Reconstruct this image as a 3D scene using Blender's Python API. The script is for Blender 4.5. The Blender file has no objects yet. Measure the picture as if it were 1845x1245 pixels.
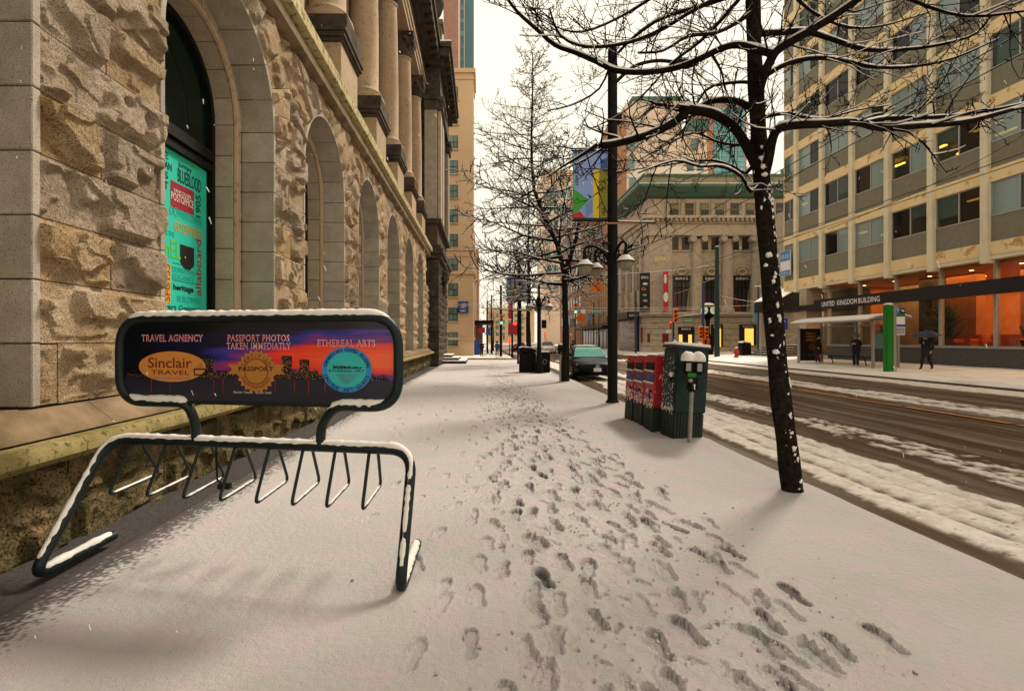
import bpy, bmesh, math, random
import numpy as np
from mathutils import Vector, Matrix
from mathutils import noise as mn
random.seed(7); np.random.seed(7)
R = math.radians
SC = bpy.context.scene
COL = SC.collection

# ---------------------------------------------------------------- camera
CAMZ = 1.6; FPX = 922.0; VPX = 868.0; VPY = 612.0
cam = bpy.data.cameras.new('camera')
cam.sensor_width = 36.0; cam.sensor_fit = 'HORIZONTAL'
cam.lens = 36.0 * FPX / 1845.0
cam.shift_x = (922.5 - VPX) / 1845.0
cam.shift_y = (VPY - 622.5) / 1845.0
cam.clip_start = 0.05; cam.clip_end = 4000
camo = bpy.data.objects.new('camera', cam); COL.objects.link(camo)
camo.location = (0, 0, CAMZ); camo.rotation_euler = (R(90), 0, 0)
SC.camera = camo

# ---------------------------------------------------------------- world, sun, exposure
SUN_EL, SUN_AZ = 48, 43          # azimuth clockwise from +Y: high, ahead on the right
w = bpy.data.worlds.new('World'); SC.world = w; w.use_nodes = True
nt = w.node_tree; nt.nodes.clear()
wo = nt.nodes.new('ShaderNodeOutputWorld'); bg = nt.nodes.new('ShaderNodeBackground')
sky = nt.nodes.new('ShaderNodeTexSky'); sky.sky_type = 'NISHITA'; sky.sun_disc = False
sky.sun_elevation = R(SUN_EL); sky.sun_rotation = R(SUN_AZ); sky.dust_density = 4
tc = nt.nodes.new('ShaderNodeTexCoord')
nz = nt.nodes.new('ShaderNodeTexNoise'); nz.inputs['Scale'].default_value = 1.6; nz.inputs['Detail'].default_value = 5
rp = nt.nodes.new('ShaderNodeValToRGB')
rp.color_ramp.elements[0].position = .38; rp.color_ramp.elements[0].color = (7.7, 6.7, 5.7, 1)
rp.color_ramp.elements[1].position = .64; rp.color_ramp.elements[1].color = (9.5, 8.8, 6.9, 1)
mx = nt.nodes.new('ShaderNodeMix'); mx.data_type = 'RGBA'; mx.inputs[0].default_value = .94
nt.links.new(tc.outputs['Generated'], nz.inputs['Vector']); nt.links.new(nz.outputs['Fac'], rp.inputs['Fac'])
nt.links.new(sky.outputs[0], mx.inputs[6]); nt.links.new(rp.outputs[0], mx.inputs[7])
nt.links.new(mx.outputs[2], bg.inputs['Color']); bg.inputs['Strength'].default_value = .080
nt.links.new(bg.outputs[0], wo.inputs[0])
sl = bpy.data.lights.new('sun', 'SUN'); sl.energy = 2.7; sl.angle = R(13); sl.color = (1, .90, .78)
so = bpy.data.objects.new('sun', sl); COL.objects.link(so); so.location = (20, -20, 40)
d = Vector((math.sin(R(SUN_AZ)) * math.cos(R(SUN_EL)), math.cos(R(SUN_AZ)) * math.cos(R(SUN_EL)), math.sin(R(SUN_EL))))
so.rotation_euler = d.to_track_quat('Z', 'Y').to_euler()
SC.view_settings.view_transform = 'Standard'; SC.view_settings.look = 'None'
SC.view_settings.gamma = 1; SC.view_settings.exposure = 0.76
SC.cycles.use_denoising = True
SC.cycles.max_bounces = 6; SC.cycles.diffuse_bounces = 3; SC.cycles.glossy_bounces = 3
SC.cycles.transparent_max_bounces = 12; SC.cycles.transmission_bounces = 4
SC.cycles.caustics_reflective = False; SC.cycles.caustics_refractive = False

# ---------------------------------------------------------------- helpers
def at(px, py, Y):
    return Vector(((px - VPX) * Y / FPX, Y, CAMZ + (VPY - py) * Y / FPX))
def sm(a, b, x):
    t = min(1, max(0, (x - a) / (b - a))); return t * t * (3 - 2 * t)
def slope(Y): return -.0085 * max(0, min(Y, 75) - 20)
def road_z(X, Y):
    t = min(1, max(0, (X - 4) / 13.4)); return (1 - t) * (slope(Y) - .13) + t * (-.09)
def far_z(X, Y=0): return .05 + .045 * (X - 17.4)

class MB:
    def __init__(s): s.v = []; s.f = []
    def add(s, vs, fs):
        n = len(s.v); s.v += [tuple(p) for p in vs]; s.f += [tuple(i + n for i in f) for f in fs]; return s
    def hexa(s, p):
        return s.add(p, [(0, 3, 2, 1), (4, 5, 6, 7), (0, 1, 5, 4), (1, 2, 6, 5), (2, 3, 7, 6), (3, 0, 4, 7)])
    def box(s, x0, x1, y0, y1, z0, z1):
        return s.hexa([(x0, y0, z0), (x1, y0, z0), (x1, y1, z0), (x0, y1, z0), (x0, y0, z1), (x1, y0, z1), (x1, y1, z1), (x0, y1, z1)])
    def poly(s, pts): return s.add(pts, [tuple(range(len(pts)))])
    def prism(s, pts, off):
        off = Vector(off); n = len(pts); a = [Vector(p) for p in pts]; b = [p + off for p in a]
        fs = [tuple(reversed(range(n))), tuple(range(n, 2 * n))] + [(i, (i + 1) % n, n + (i + 1) % n, n + i) for i in range(n)]
        return s.add(a + b, fs)
    def tube(s, path, rad, n=8, caps=True, sq=None):
        path = [Vector(p) for p in path]; m = len(path)
        if not hasattr(rad, '__len__'): rad = [rad] * m
        vs = []; up = None
        for i in range(m):
            t = (path[min(i + 1, m - 1)] - path[max(i - 1, 0)])
            if t.length < 1e-9: t = Vector((0, 0, 1))
            t.normalize()
            if up is None:
                up = Vector((0, 0, 1)) if abs(t.z) < .9 else Vector((0, 1, 0))
            a = t.cross(up)
            if a.length < 1e-6: a = t.cross(Vector((1, 0, 0)))
            a.normalize(); b = a.cross(t); up = b
            for k in range(n):
                an = 2 * math.pi * (k + (.5 if sq else 0)) / n
                vs.append(path[i] + (a * math.cos(an) + b * math.sin(an)) * rad[i])
        fs = []
        for i in range(m - 1):
            for k in range(n):
                k2 = (k + 1) % n
                fs.append((i * n + k, i * n + k2, (i + 1) * n + k2, (i + 1) * n + k))
        if caps:
            fs.append(tuple(reversed(range(n)))); fs.append(tuple((m - 1) * n + k for k in range(n)))
        return s.add(vs, fs)
    def bar(s, a, b, r, n=6): return s.tube([a, b], r, n)
    def lathe(s, prof, c=(0, 0, 0), n=16, ax='z', a0=0, a1=2 * math.pi):
        c = Vector(c); vs = []; m = len(prof); full = abs(a1 - a0 - 2 * math.pi) < 1e-6; nn = n if full else n + 1
        for r, z in prof:
            for k in range(nn):
                an = a0 + (a1 - a0) * k / n
                x, y = r * math.cos(an), r * math.sin(an)
                p = (x, y, z) if ax == 'z' else ((x, z, y) if ax == 'y' else (z, x, y))
                vs.append(c + Vector(p))
        fs = []
        for i in range(m - 1):
            for k in range(n):
                k2 = (k + 1) % nn
                fs.append((i * nn + k, i * nn + k2, (i + 1) * nn + k2, (i + 1) * nn + k))
        if full:
            fs.append(tuple(reversed(range(nn)))); fs.append(tuple((m - 1) * nn + k for k in range(nn)))
        return s.add(vs, fs)
    def blob(s, c, rx, ry, rz, seed=0, rough=.2, u=8, v=6, flat=None):
        vs = []; c = Vector(c)
        for i in range(v + 1):
            th = math.pi * i / v
            for k in range(u):
                ph = 2 * math.pi * k / u
                p = Vector((math.sin(th) * math.cos(ph), math.sin(th) * math.sin(ph), math.cos(th)))
                q = 1 + rough * mn.noise(p * 1.7 + Vector((seed * 3.1, seed * 1.7, 0)))
                z = p.z * rz * q
                if flat is not None: z = max(z, flat)
                vs.append(c + Vector((p.x * rx * q, p.y * ry * q, z)))
        fs = [(i * u + k, (i + 1) * u + k, (i + 1) * u + (k + 1) % u, i * u + (k + 1) % u) for i in range(v) for k in range(u)]
        return s.add(vs, fs)
    def xf(s, M):
        s.v = [tuple(M @ Vector(p)) for p in s.v]; return s

def mesh_of(mb, name, smooth=None, bevel=0, seg=1, recalc=True):
    me = bpy.data.meshes.new(name); me.from_pydata(mb.v, [], mb.f)
    if recalc and len(mb.f) < 60000 or bevel:
        bm = bmesh.new(); bm.from_mesh(me)
        if smooth: bmesh.ops.remove_doubles(bm, verts=bm.verts, dist=1e-5)
        bmesh.ops.recalc_face_normals(bm, faces=bm.faces)
        if bevel:
            bmesh.ops.bevel(bm, geom=list(bm.edges), offset=bevel, segments=seg, affect='EDGES', clamp_overlap=True)
        bm.to_mesh(me); bm.free()
    if smooth:
        me.polygons.foreach_set('use_smooth', [True] * len(me.polygons))
        if smooth is not True: me.set_sharp_from_angle(angle=R(smooth))
    me.update(); return me

def link(name, data, parent=None, mat=None):
    o = bpy.data.objects.new(name, data); COL.objects.link(o)
    if parent: o.parent = parent
    if mat is not None and data is not None:
        if isinstance(mat, str): mat = MT[mat]
        if not data.materials: data.materials.append(mat)
    return o
ORG = {}
def tag(o, label, cat, group=None, kind=None):
    if label: o['label'] = label
    if cat: o['category'] = cat
    if group: o['group'] = group
    if kind: o['kind'] = kind
    return o
def thing(name, label, cat, loc=(0, 0, 0), rot=(0, 0, 0), group=None):
    o = bpy.data.objects.new(name, None); COL.objects.link(o); o.empty_display_size = .2
    o.location = loc; o.rotation_euler = rot; ORG[o.name] = Vector(loc)
    return tag(o, label, cat, group)
def part(name, mb, mat, parent=None, smooth=None, bevel=0, seg=1, world=False, kind=None, label=None):
    """world=True: coordinates are world ones; taken back to the local frame of the thing (unrotated)."""
    if world and parent is not None:
        o0 = Vector((0, 0, 0)); q = parent
        while q is not None: o0 += ORG.get(q.name, Vector()); q = q.parent
        mb.v = [tuple(Vector(p) - o0) for p in mb.v]
    o = link(name, mesh_of(mb, name, smooth, bevel, seg), parent, mat)
    if kind: o['kind'] = kind
    if label: o['label'] = label
    return o
def copy_tree(o, parent=None):
    c = o.copy(); COL.objects.link(c); c.parent = parent; ORG[c.name] = ORG.get(o.name, Vector())
    for ch in list(o.children): copy_tree(ch, c)
    return c
def struct(name, mb, mat, smooth=None, label=None):
    o = part(name, mb, mat, None, smooth); o['kind'] = 'structure'
    if label: o['label'] = label
    return o

def text_mb(body, org, right, up, width=None, height=None, depth=.002, bold=0, spacing=1, align='C'):
    cu = bpy.data.curves.new('t', 'FONT'); cu.body = body; cu.size = 1; cu.space_character = spacing
    cu.resolution_u = 3; cu.offset = bold; cu.align_x = 'LEFT'
    ob = bpy.data.objects.new('t', cu); me = bpy.data.meshes.new_from_object(ob)
    vs = np.array([v.co[:] for v in me.vertices]).reshape(-1, 3); fs = [tuple(p.vertices) for p in me.polygons]
    bpy.data.objects.remove(ob); bpy.data.curves.remove(cu); bpy.data.meshes.remove(me)
    mb = MB()
    if not len(vs): return mb
    mn_, mx_ = vs.min(0), vs.max(0); sz = np.maximum(mx_ - mn_, 1e-6)
    sx = width / sz[0] if width else None; sy = height / sz[1] if height else None
    sx = sx or sy; sy = sy or sx
    x = (vs[:, 0] - mn_[0]) * sx; y = (vs[:, 1] - mn_[1]) * sy
    if align == 'C': x -= sz[0] * sx / 2; y -= sz[1] * sy / 2
    org = Vector(org); right = Vector(right).normalized(); up = Vector(up).normalized(); nrm = right.cross(up)
    mb.add([org + right * a + up * b + nrm * depth for a, b in zip(x, y)], fs)
    return mb
def arc_text(mb, body, org, right, up, rad, a0, a1, h, flip=False):
    org = Vector(org); right = Vector(right); up = Vector(up); n = len(body)
    for i, ch in enumerate(body):
        if ch == ' ': continue
        a = R(a0 + (a1 - a0) * (i + .5) / n)
        p = org + right * math.cos(a) * rad + up * math.sin(a) * rad
        u = right * math.cos(a) + up * math.sin(a); r = right * math.sin(a) - up * math.cos(a)
        if flip: u = -u; r = -r
        t = text_mb(ch, p, r, u, height=h); mb.add(t.v, t.f)
    return mb

# ---------------------------------------------------------------- materials
MT = {}
def mat(name, c1, c2=None, scale=3., rough=.7, bump=0., bscale=40., spec=.3, metal=0., rand=0., c3=None, s3=60., t3=.62,
        emit=None, estr=0., detail=5, coat=0., bump2=0., b2scale=6., attr=None, cattr=None):
    m = bpy.data.materials.new(name); m.use_nodes = True; N = m.node_tree.nodes; L = m.node_tree.links
    b = N['Principled BSDF']; b.inputs['Roughness'].default_value = rough; b.inputs['Metallic'].default_value = metal
    b.inputs['Specular IOR Level'].default_value = spec; b.inputs['Base Color'].default_value = (*c1, 1)
    if coat: b.inputs['Coat Weight'].default_value = coat; b.inputs['Coat Roughness'].default_value = .08
    geo = N.new('ShaderNodeNewGeometry'); col = None
    def noise(sc, det=5, r=.6):
        n = N.new('ShaderNodeTexNoise'); n.inputs['Scale'].default_value = sc; n.inputs['Detail'].default_value = det
        n.inputs['Roughness'].default_value = r; L.new(geo.outputs['Position'], n.inputs['Vector']); return n
    def mixc(fac, a, bb):
        x = N.new('ShaderNodeMix'); x.data_type = 'RGBA'
        if isinstance(fac, float): x.inputs[0].default_value = fac
        else: L.new(fac, x.inputs[0])
        for i, s in ((6, a), (7, bb)):
            if isinstance(s, tuple): x.inputs[i].default_value = (*s, 1)
            else: L.new(s, x.inputs[i])
        return x.outputs[2]
    def ramp(s, a, bb):
        x = N.new('ShaderNodeMapRange'); x.inputs[1].default_value = a; x.inputs[2].default_value = bb; L.new(s, x.inputs[0]); return x.outputs[0]
    if c2:
        col = mixc(ramp(noise(scale, detail).outputs['Fac'], .35, .65), c1, c2)
    if c3:
        col = mixc(ramp(noise(s3, 3).outputs['Fac'], t3 - .04, t3 + .05), col or c1, c3)
    if attr:
        a = N.new('ShaderNodeAttribute'); a.attribute_name = attr
        col = mixc(a.outputs['Fac'], col or c1, cattr)
    if rand:
        oi = N.new('ShaderNodeObjectInfo'); hs = N.new('ShaderNodeHueSaturation')
        v = N.new('ShaderNodeMapRange'); v.inputs[3].default_value = 1 - rand; v.inputs[4].default_value = 1 + rand
        L.new(oi.outputs['Random'], v.inputs[0]); L.new(v.outputs[0], hs.inputs['Value'])
        if col is None: hs.inputs['Color'].default_value = (*c1, 1)
        else: L.new(col, hs.inputs['Color'])
        col = hs.outputs[0]
    if col is not None: L.new(col, b.inputs['Base Color'])
    if bump:
        bp = N.new('ShaderNodeBump'); bp.inputs['Strength'].default_value = bump; bp.inputs['Distance'].default_value = .02
        L.new(noise(bscale, 6).outputs['Fac'], bp.inputs['Height']); L.new(bp.outputs[0], b.inputs['Normal'])
        if bump2:
            b2 = N.new('ShaderNodeBump'); b2.inputs['Strength'].default_value = bump2; b2.inputs['Distance'].default_value = .08
            L.new(noise(b2scale, 4).outputs['Fac'], b2.inputs['Height']); L.new(b2.outputs[0], bp.inputs['Normal'])
    if emit:
        b.inputs['Emission Color'].default_value = (*emit, 1); b.inputs['Emission Strength'].default_value = estr
    MT[name] = m; return m
def glass(name, tint, trans=.7, rough=.03, base=(.02, .03, .03)):
    m = bpy.data.materials.new(name); m.use_nodes = True; N = m.node_tree.nodes; L = m.node_tree.links
    b = N['Principled BSDF']; b.inputs['Base Color'].default_value = (*base, 1); b.inputs['Roughness'].default_value = rough
    b.inputs['Specular IOR Level'].default_value = .6
    t = N.new('ShaderNodeBsdfTransparent'); t.inputs[0].default_value = (*tint, 1)
    x = N.new('ShaderNodeMixShader'); x.inputs[0].default_value = trans
    L.new(b.outputs[0], x.inputs[1]); L.new(t.outputs[0], x.inputs[2]); L.new(x.outputs[0], N['Material Output'].inputs[0])
    MT[name] = m; return m

SNOWC = (.80, .735, .655)
mat('snow', SNOWC, (.74, .69, .64), 5, .85, .35, 90, .2, bump2=.25, b2scale=9)
mat('snow_cap', (.84, .80, .74), (.78, .73, .67), 14, .85, .4, 120, .2)
mat('snow_ground', (.54, .50, .48), (.50, .485, .45), 1.7, .9, .7, 150, .1, c3=(.56, .485, .478), s3=2.3, t3=.53, attr='dirt_shade', cattr=(.028, .023, .018), bump2=.3, b2scale=22)
mat('road_slush', (.82, .76, .69), (.64, .56, .47), 6, .85, 1., 80, .1, c3=(.30, .225, .155), s3=15, t3=.65, attr='dirt_shade', cattr=(.085, .05, .026))
mat('asphalt', (.055, .047, .04), (.085, .07, .055), 2, .8, .4, 60)
mat('stone_rough_grey', (.58, .47, .345), (.36, .27, .175), 2.1, .95, 1., 90, .06, rand=.15, c3=(.18, .145, .105), s3=85, t3=.565, bump2=.8, b2scale=26)
mat('stone_rough_ochre', (.60, .46, .295), (.42, .27, .12), 2.4, .95, 1., 90, .06, rand=.12, c3=(.17, .115, .06), s3=70, t3=.56, bump2=.8, b2scale=26)
mat('snow_far', (.84, .79, .73), (.76, .71, .64), 2, .9, .5, 60, .1, attr='dirt_shade', cattr=(.12, .085, .055))
mat('stone_rough', (.62, .48, .32), (.42, .285, .15), 2.3, .95, 1., 90, .06, rand=.15, c3=(.19, .14, .09), s3=85, t3=.565, bump2=.8, b2scale=26)
mat('stone_smooth', (.50, .41, .30), (.41, .33, .235), 3, .85, .5, 120, .15, rand=.10, c3=(.13, .10, .075), s3=90, t3=.6)
mat('stone_grey', (.45, .39, .31), (.35, .30, .235), 3, .85, .5, 120, .15, rand=.12, c3=(.10, .085, .07), s3=90, t3=.6)
mat('stone_trim', (.25, .175, .10), (.11, .075, .04), 2.2, .85, .5, 70, .15, rand=.08)
mat('stone_moss', (.22, .15, .075), (.06, .055, .018), 3.2, .9, .9, 45, .1, rand=.1, c3=(.03, .026, .012), s3=48, t3=.56, bump2=.8, b2scale=8)
mat('stone_ledge', (.50, .42, .21), (.40, .33, .16), 1.2, .8, .5, 50, .15, rand=.05, c3=(.20, .165, .07), s3=7, t3=.57)
mat('stone_column', (.44, .32, .20), (.37, .27, .17), 1.1, .8, .35, 60, .15, rand=.05, c3=(.27, .19, .12), s3=9, t3=.6)
mat('stone_dark', (.12, .09, .065), (.04, .032, .026), 1.3, .9, .8, 40, .1, rand=.1, bump2=.4)
mat('moulding_dark', (.085, .065, .045), (.04, .03, .022), 3, .85, .5, 50, .15)
mat('base_roll', (.36, .27, .12), (.17, .15, .05), 2.6, .85, .6, 60, .1, rand=.1, c3=(.10, .085, .03), s3=20, t3=.6)
mat('mortar', (.05, .036, .024), (.03, .022, .016), 8, .95, .5, 60, .1)
mat('black_metal', (.003, .003, .003), (.006, .006, .005), 9, .55, .1, 80, .18)
mat('bark', (.009, .007, .0055), (.03, .023, .017), 22, .95, 1., 60, .02)
mat('twig', (.006, .0045, .0035), (.013, .009, .007), 6, .95, spec=.02)
mat('rack_green', (.004, .009, .009), (.007, .015, .015), 8, .42, .15, 60, .25, c3=(.05, .03, .02), s3=16, t3=.72)
glass('glass_green', (.10, .42, .30), .5, .04, (.004, .02, .014))
glass('glass_dark', (.3, .34, .33), .45, .04, (.01, .012, .012))
mat('white_paint', (.75, .73, .68), (.68, .66, .6), 4, .6)
# ================================================================ the setting: ground, road, sidewalks
def vn(x, y, seed=0):
    xi = np.floor(x).astype(np.int64); yi = np.floor(y).astype(np.int64); fx = x - xi; fy = y - yi
    fx = fx * fx * (3 - 2 * fx); fy = fy * fy * (3 - 2 * fy)
    def h(a, b):
        n = (a * 374761393 + b * 668265263 + seed * 1442695041) & 0x7fffffff
        n = (n ^ (n >> 13)) * 1274126177 & 0x7fffffff
        return ((n ^ (n >> 16)) & 0xffff) / 65535.0
    return (h(xi, yi) * (1 - fx) + h(xi + 1, yi) * fx) * (1 - fy) + (h(xi, yi + 1) * (1 - fx) + h(xi + 1, yi + 1) * fx) * fy
def fbm(x, y, oct=4, seed=0):
    s = 0; a = .5; t = 0
    for i in range(oct):
        s = s + a * vn(x, y, seed + i * 17); t += a; x = x * 2.03 + 11.3; y = y * 2.03 + 7.7; a *= .5
    return s / t
def nsm(a, b, x):
    t = np.clip((x - a) / (b - a), 0, 1); return t * t * (3 - 2 * t)
def grid_obj(name, xs, ys, Z, mat_, dirt_shade=None, kind='structure', smooth=True):
    nx, ny = len(xs), len(ys); X, Y = np.meshgrid(xs, ys)
    co = np.stack([X, Y, Z], -1).reshape(-1, 3).astype(np.float32)
    i = np.arange(nx - 1)[None, :] + nx * np.arange(ny - 1)[:, None]; i = i.reshape(-1)
    q = np.stack([i, i + 1, i + nx + 1, i + nx], -1).astype(np.int32).reshape(-1)
    me = bpy.data.meshes.new(name); me.vertices.add(nx * ny); me.vertices.foreach_set('co', co.reshape(-1))
    nf = len(q) // 4; me.loops.add(len(q)); me.loops.foreach_set('vertex_index', q)
    me.polygons.add(nf); me.polygons.foreach_set('loop_start', np.arange(0, nf * 4, 4, dtype=np.int32))
    me.update(calc_edges=True)
    if smooth: me.polygons.foreach_set('use_smooth', np.ones(nf, bool))
    if dirt_shade is not None:
        a = me.attributes.new('dirt_shade', 'FLOAT', 'POINT'); a.data.foreach_set('value', dirt_shade.reshape(-1).astype(np.float32))
    me.validate()
    o = link(name, me, None, mat_); o['kind'] = kind; return o
def geo_rows(y0, y1, k):
    out = [y0]
    while out[-1] < y1: out.append(out[-1] * (1 + k))
    return np.array(out)

g = MB(); g.poly([(-1500, -300, -1.2), (1500, -300, -1.2), (1500, 2500, -1.2), (-1500, 2500, -1.2)])
struct('ground', g, 'snow')

# --- the carriageway with slush ridges and tyre-cleared strips (also runs through the crossing)
CURB = 3.62; FCURB = 17.5
xs = np.concatenate([np.array([-60, -30, -12, -4, 0, 2.5]), np.arange(3.3, 17.8, .055), np.array([20, 24, 30, 40, 60, 90])])
ys = np.concatenate([[-30, -8, 0, .8], geo_rows(1.4, 320, .0085)])
X, Y = np.meshgrid(xs, ys)
t = np.clip((X - 4) / 13.4, 0, 1)
S = -.0085 * np.clip(np.minimum(Y, 75) - 20, 0, None)
Z = (1 - t) * (S - .13) + t * (-.09)
wob = .28 * (fbm(Y * .16, X * .05, 3, 3) - .5) * 2
wob2 = .10 * (fbm(Y * .7, X * .2, 3, 5) - .5) * 2
U = X + wob + wob2 - .03 * np.clip(Y - 12, -4, 8)
def band(a, b, e=.16): return nsm(a - e, a + e, U) * (1 - nsm(b - e, b + e, U))
cover = np.zeros_like(X)                                   # 1 = snow, 0 = wet brown tarmac
cover = np.maximum(cover, band(4.22, 5.62, .12))
cover = np.maximum(cover, band(6.3, 7.2, .34) * .66)
cover = np.maximum(cover, band(11.4, 12.8, .3) * .74)
cover = np.maximum(cover, band(15.8, 17.9, .2) * .95)
cover = np.where((X > 18) | (X < 3.3), .30, cover)
cross = nsm(45, 47, Y) * (1 - nsm(55, 57, Y)); cover = cover * (1 - .75 * cross)
tr = 0
for c_, w_ in ((4.62, .09), (5.02, .07), (5.35, .05)):           # faint tyre tracks in the kerb-side snow
    tr = tr + np.exp(-((U - c_) / w_) ** 2)
fine = .55 * fbm(X * 9, Y * 7, 4, 21) + .45 * fbm(U * 7, Y * .9, 4, 22); mid = fbm(X * 2.4, Y * 1.2, 3, 31)
edge = 1 - np.abs(cover * 2 - 1)
snowy = cover + (fine - .5) * 1.9 * (.42 + edge) + (mid - .5) * .9 * (.25 + edge)
snowy = snowy - np.where(band(4.02, 5.62) > .5, tr * (.30 + .25 * mid), 0)
streak = fbm(U * 6, Y * .25, 3, 41)
snowy = np.clip(snowy, 0, 1)
thin = (1 - cover) * (streak - .45) * .55
vis = np.clip(nsm(.40, .74, snowy) + np.clip(thin, 0, .35), 0, 1)
far = nsm(60, 140, Y); vis = vis * (1 - far) + .38 * far
Z = Z + .015 * nsm(.4, .8, snowy) * (.5 + fine) - .018 * np.where(band(4.02, 5.62) > .5, tr, 0) + .012 * (fine - .5) * cover
grid_obj('road', xs, ys, Z, 'road_slush', 1 - vis)

# painted centre line, showing through the slush
ln = MB(); rng = random.Random(3)
yy = 3.0
while yy < 60:
    L_ = .9 + rng.random() * 1.8
    for off in (0, .22):
        if rng.random() < .9:
            w_ = .11 + .05 * rng.random(); x0 = 10.55 + off
            n = 4; pts = []
            for i in range(n + 1):
                y_ = yy + L_ * i / n
                pts.append((x0 + .02 * math.sin(y_ * 3), y_, road_z(x0, y_) + .034))
            for i in range(n):
                a, b = pts[i], pts[i + 1]; ww = w_ * (.6 + .4 * rng.random())
                ln.add([(a[0], a[1], a[2]), (a[0] + ww, a[1], a[2]), (b[0] + ww, b[1], b[2]), (b[0], b[1], b[2])], [(0, 1, 2, 3)])
    yy += L_ + rng.random() * .25
mat('line_orange', (.62, .20, .02), (.36, .15, .04), 6, .7)
struct('centre_line', ln, 'line_orange')

# --- the near sidewalk: trodden snow with footprints
xs = np.arange(-3.34, CURB + .010, .012); xs[-1] = CURB
ys = np.concatenate([[-6, -2, .3, .9], geo_rows(1.3, 46.2, .004)])
X, Y = np.meshgrid(xs, ys)
S = -.0085 * np.clip(Y - 20, 0, None)
H = .010 * (fbm(X * .8, Y * .6, 3, 51) - .5) + .007 * (fbm(X * 5, Y * 4, 3, 52) - .5)
dirt_shade = np.zeros_like(X)
rng = np.random.RandomState(11)
def stamp(x, y, ang, size, depth, wet, kind=0):
    m = .34 * size + .06
    j0, j1 = np.searchsorted(ys, [y - m, y + m]); i0, i1 = np.searchsorted(xs, [x - m, x + m])
    if j1 - j0 < 2 or i1 - i0 < 2: return
    sl = (slice(j0, j1), slice(i0, i1)); dx = X[sl] - x; dy = Y[sl] - y
    c, s = math.cos(ang), math.sin(ang); u = (dx * c + dy * s) / size; v = (-dx * s + dy * c) / size   # u along foot
    v = v + .12 * u * u * (1 if kind else -1)
    toe = np.sqrt(((u - .07) / .095) ** 2 + (v / .048) ** 2); heel = np.sqrt(((u + .09) / .055) ** 2 + (v / .037) ** 2)
    mid_ = np.sqrt(((u + .01) / .11) ** 2 + (v / .031) ** 2)
    dd = np.minimum(np.minimum(toe, heel), mid_)
    n = fbm(X[sl] * 22, Y[sl] * 22, 3, 77) - .5
    dd = dd + n * .26
    hole = 1 - nsm(.90, 1.04, dd); rim = np.exp(-((dd - 1.16) / .10) ** 2)
    tread = np.clip(2.2 * np.sin(u * size * 300 + 40 * np.abs(v)), -1, 1)
    H[sl] = H[sl] * (1 - hole) + hole * (-depth + .0045 * tread + .006 * n) + rim * depth * .55 * (.4 + (n + .5))
    core = hole * nsm(.25, .6, fbm(X[sl] * 15, Y[sl] * 15, 3, 91) + wet - .5)
    dirt_shade[sl] = np.maximum(dirt_shade[sl], core * wet * (.78 if wet > .8 else .26))
    lip = np.exp(-((dd - .97) / .10) ** 2) * nsm(.0, .05, (dy + .5 * dx) / size) * nsm(.35, .6, fbm(X[sl] * 9 + 3, Y[sl] * 9, 2, 95))  # far-edge crescents: shade inside the print painted in, along with wet slush
    dirt_shade[sl] = np.maximum(dirt_shade[sl], lip * min(1, wet + .35) * .92)
def trail(x0, x1, y0, y1, step, size, depth, wetp, wob=.1, back=False):
    y = y0; k = 0
    while y < y1:
        f = (y - y0) / (y1 - y0); x = x0 + (x1 - x0) * f + rng.normal(0, wob) + (.09 if k % 2 else -.09)
        ang = math.pi / 2 + (x1 - x0) / (y1 - y0) * -1 + rng.normal(0, .16) + (math.pi if back else 0)
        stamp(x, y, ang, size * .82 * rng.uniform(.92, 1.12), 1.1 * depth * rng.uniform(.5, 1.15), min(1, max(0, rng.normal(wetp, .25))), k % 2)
        y += step * rng.uniform(.8, 1.2); k += 1
# the main trodden path up the middle, a few lone tracks on both sides
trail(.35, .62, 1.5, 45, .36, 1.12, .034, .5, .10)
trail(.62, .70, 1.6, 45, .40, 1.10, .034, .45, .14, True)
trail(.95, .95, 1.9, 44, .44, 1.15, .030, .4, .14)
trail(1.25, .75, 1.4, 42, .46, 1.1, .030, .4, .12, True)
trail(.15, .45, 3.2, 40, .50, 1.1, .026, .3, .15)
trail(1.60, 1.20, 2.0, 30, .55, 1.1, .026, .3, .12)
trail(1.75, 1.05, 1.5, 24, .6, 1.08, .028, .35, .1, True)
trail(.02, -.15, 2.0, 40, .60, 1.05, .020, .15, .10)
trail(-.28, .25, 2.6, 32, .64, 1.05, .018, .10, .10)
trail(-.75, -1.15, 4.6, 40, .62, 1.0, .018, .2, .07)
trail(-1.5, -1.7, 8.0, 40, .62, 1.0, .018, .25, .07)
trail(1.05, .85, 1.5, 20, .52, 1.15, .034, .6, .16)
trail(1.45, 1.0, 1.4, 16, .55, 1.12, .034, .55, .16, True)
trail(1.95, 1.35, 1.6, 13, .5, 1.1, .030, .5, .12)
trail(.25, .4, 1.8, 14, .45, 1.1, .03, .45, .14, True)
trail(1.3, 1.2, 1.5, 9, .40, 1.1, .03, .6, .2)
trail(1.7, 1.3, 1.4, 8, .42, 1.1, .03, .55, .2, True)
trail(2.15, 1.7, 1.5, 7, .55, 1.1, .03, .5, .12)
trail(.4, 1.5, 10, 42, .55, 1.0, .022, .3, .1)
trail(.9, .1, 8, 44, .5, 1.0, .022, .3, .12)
for k in range(260):                                            # scuffs and lumps thrown up along the path
    y = 1.4 + 26 * rng.rand() ** 1.7; x = rng.normal(.9, .55)
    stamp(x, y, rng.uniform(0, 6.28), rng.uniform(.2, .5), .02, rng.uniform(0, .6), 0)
path = np.exp(-((X - .75) / .62) ** 2)
H += .024 * path * (fbm(X * 13, Y * 11, 3, 61) - .5) + .02 * np.exp(-((X - .75) / .5) ** 2) * (fbm(X * 5, Y * 5, 2, 62) - .62)
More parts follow.
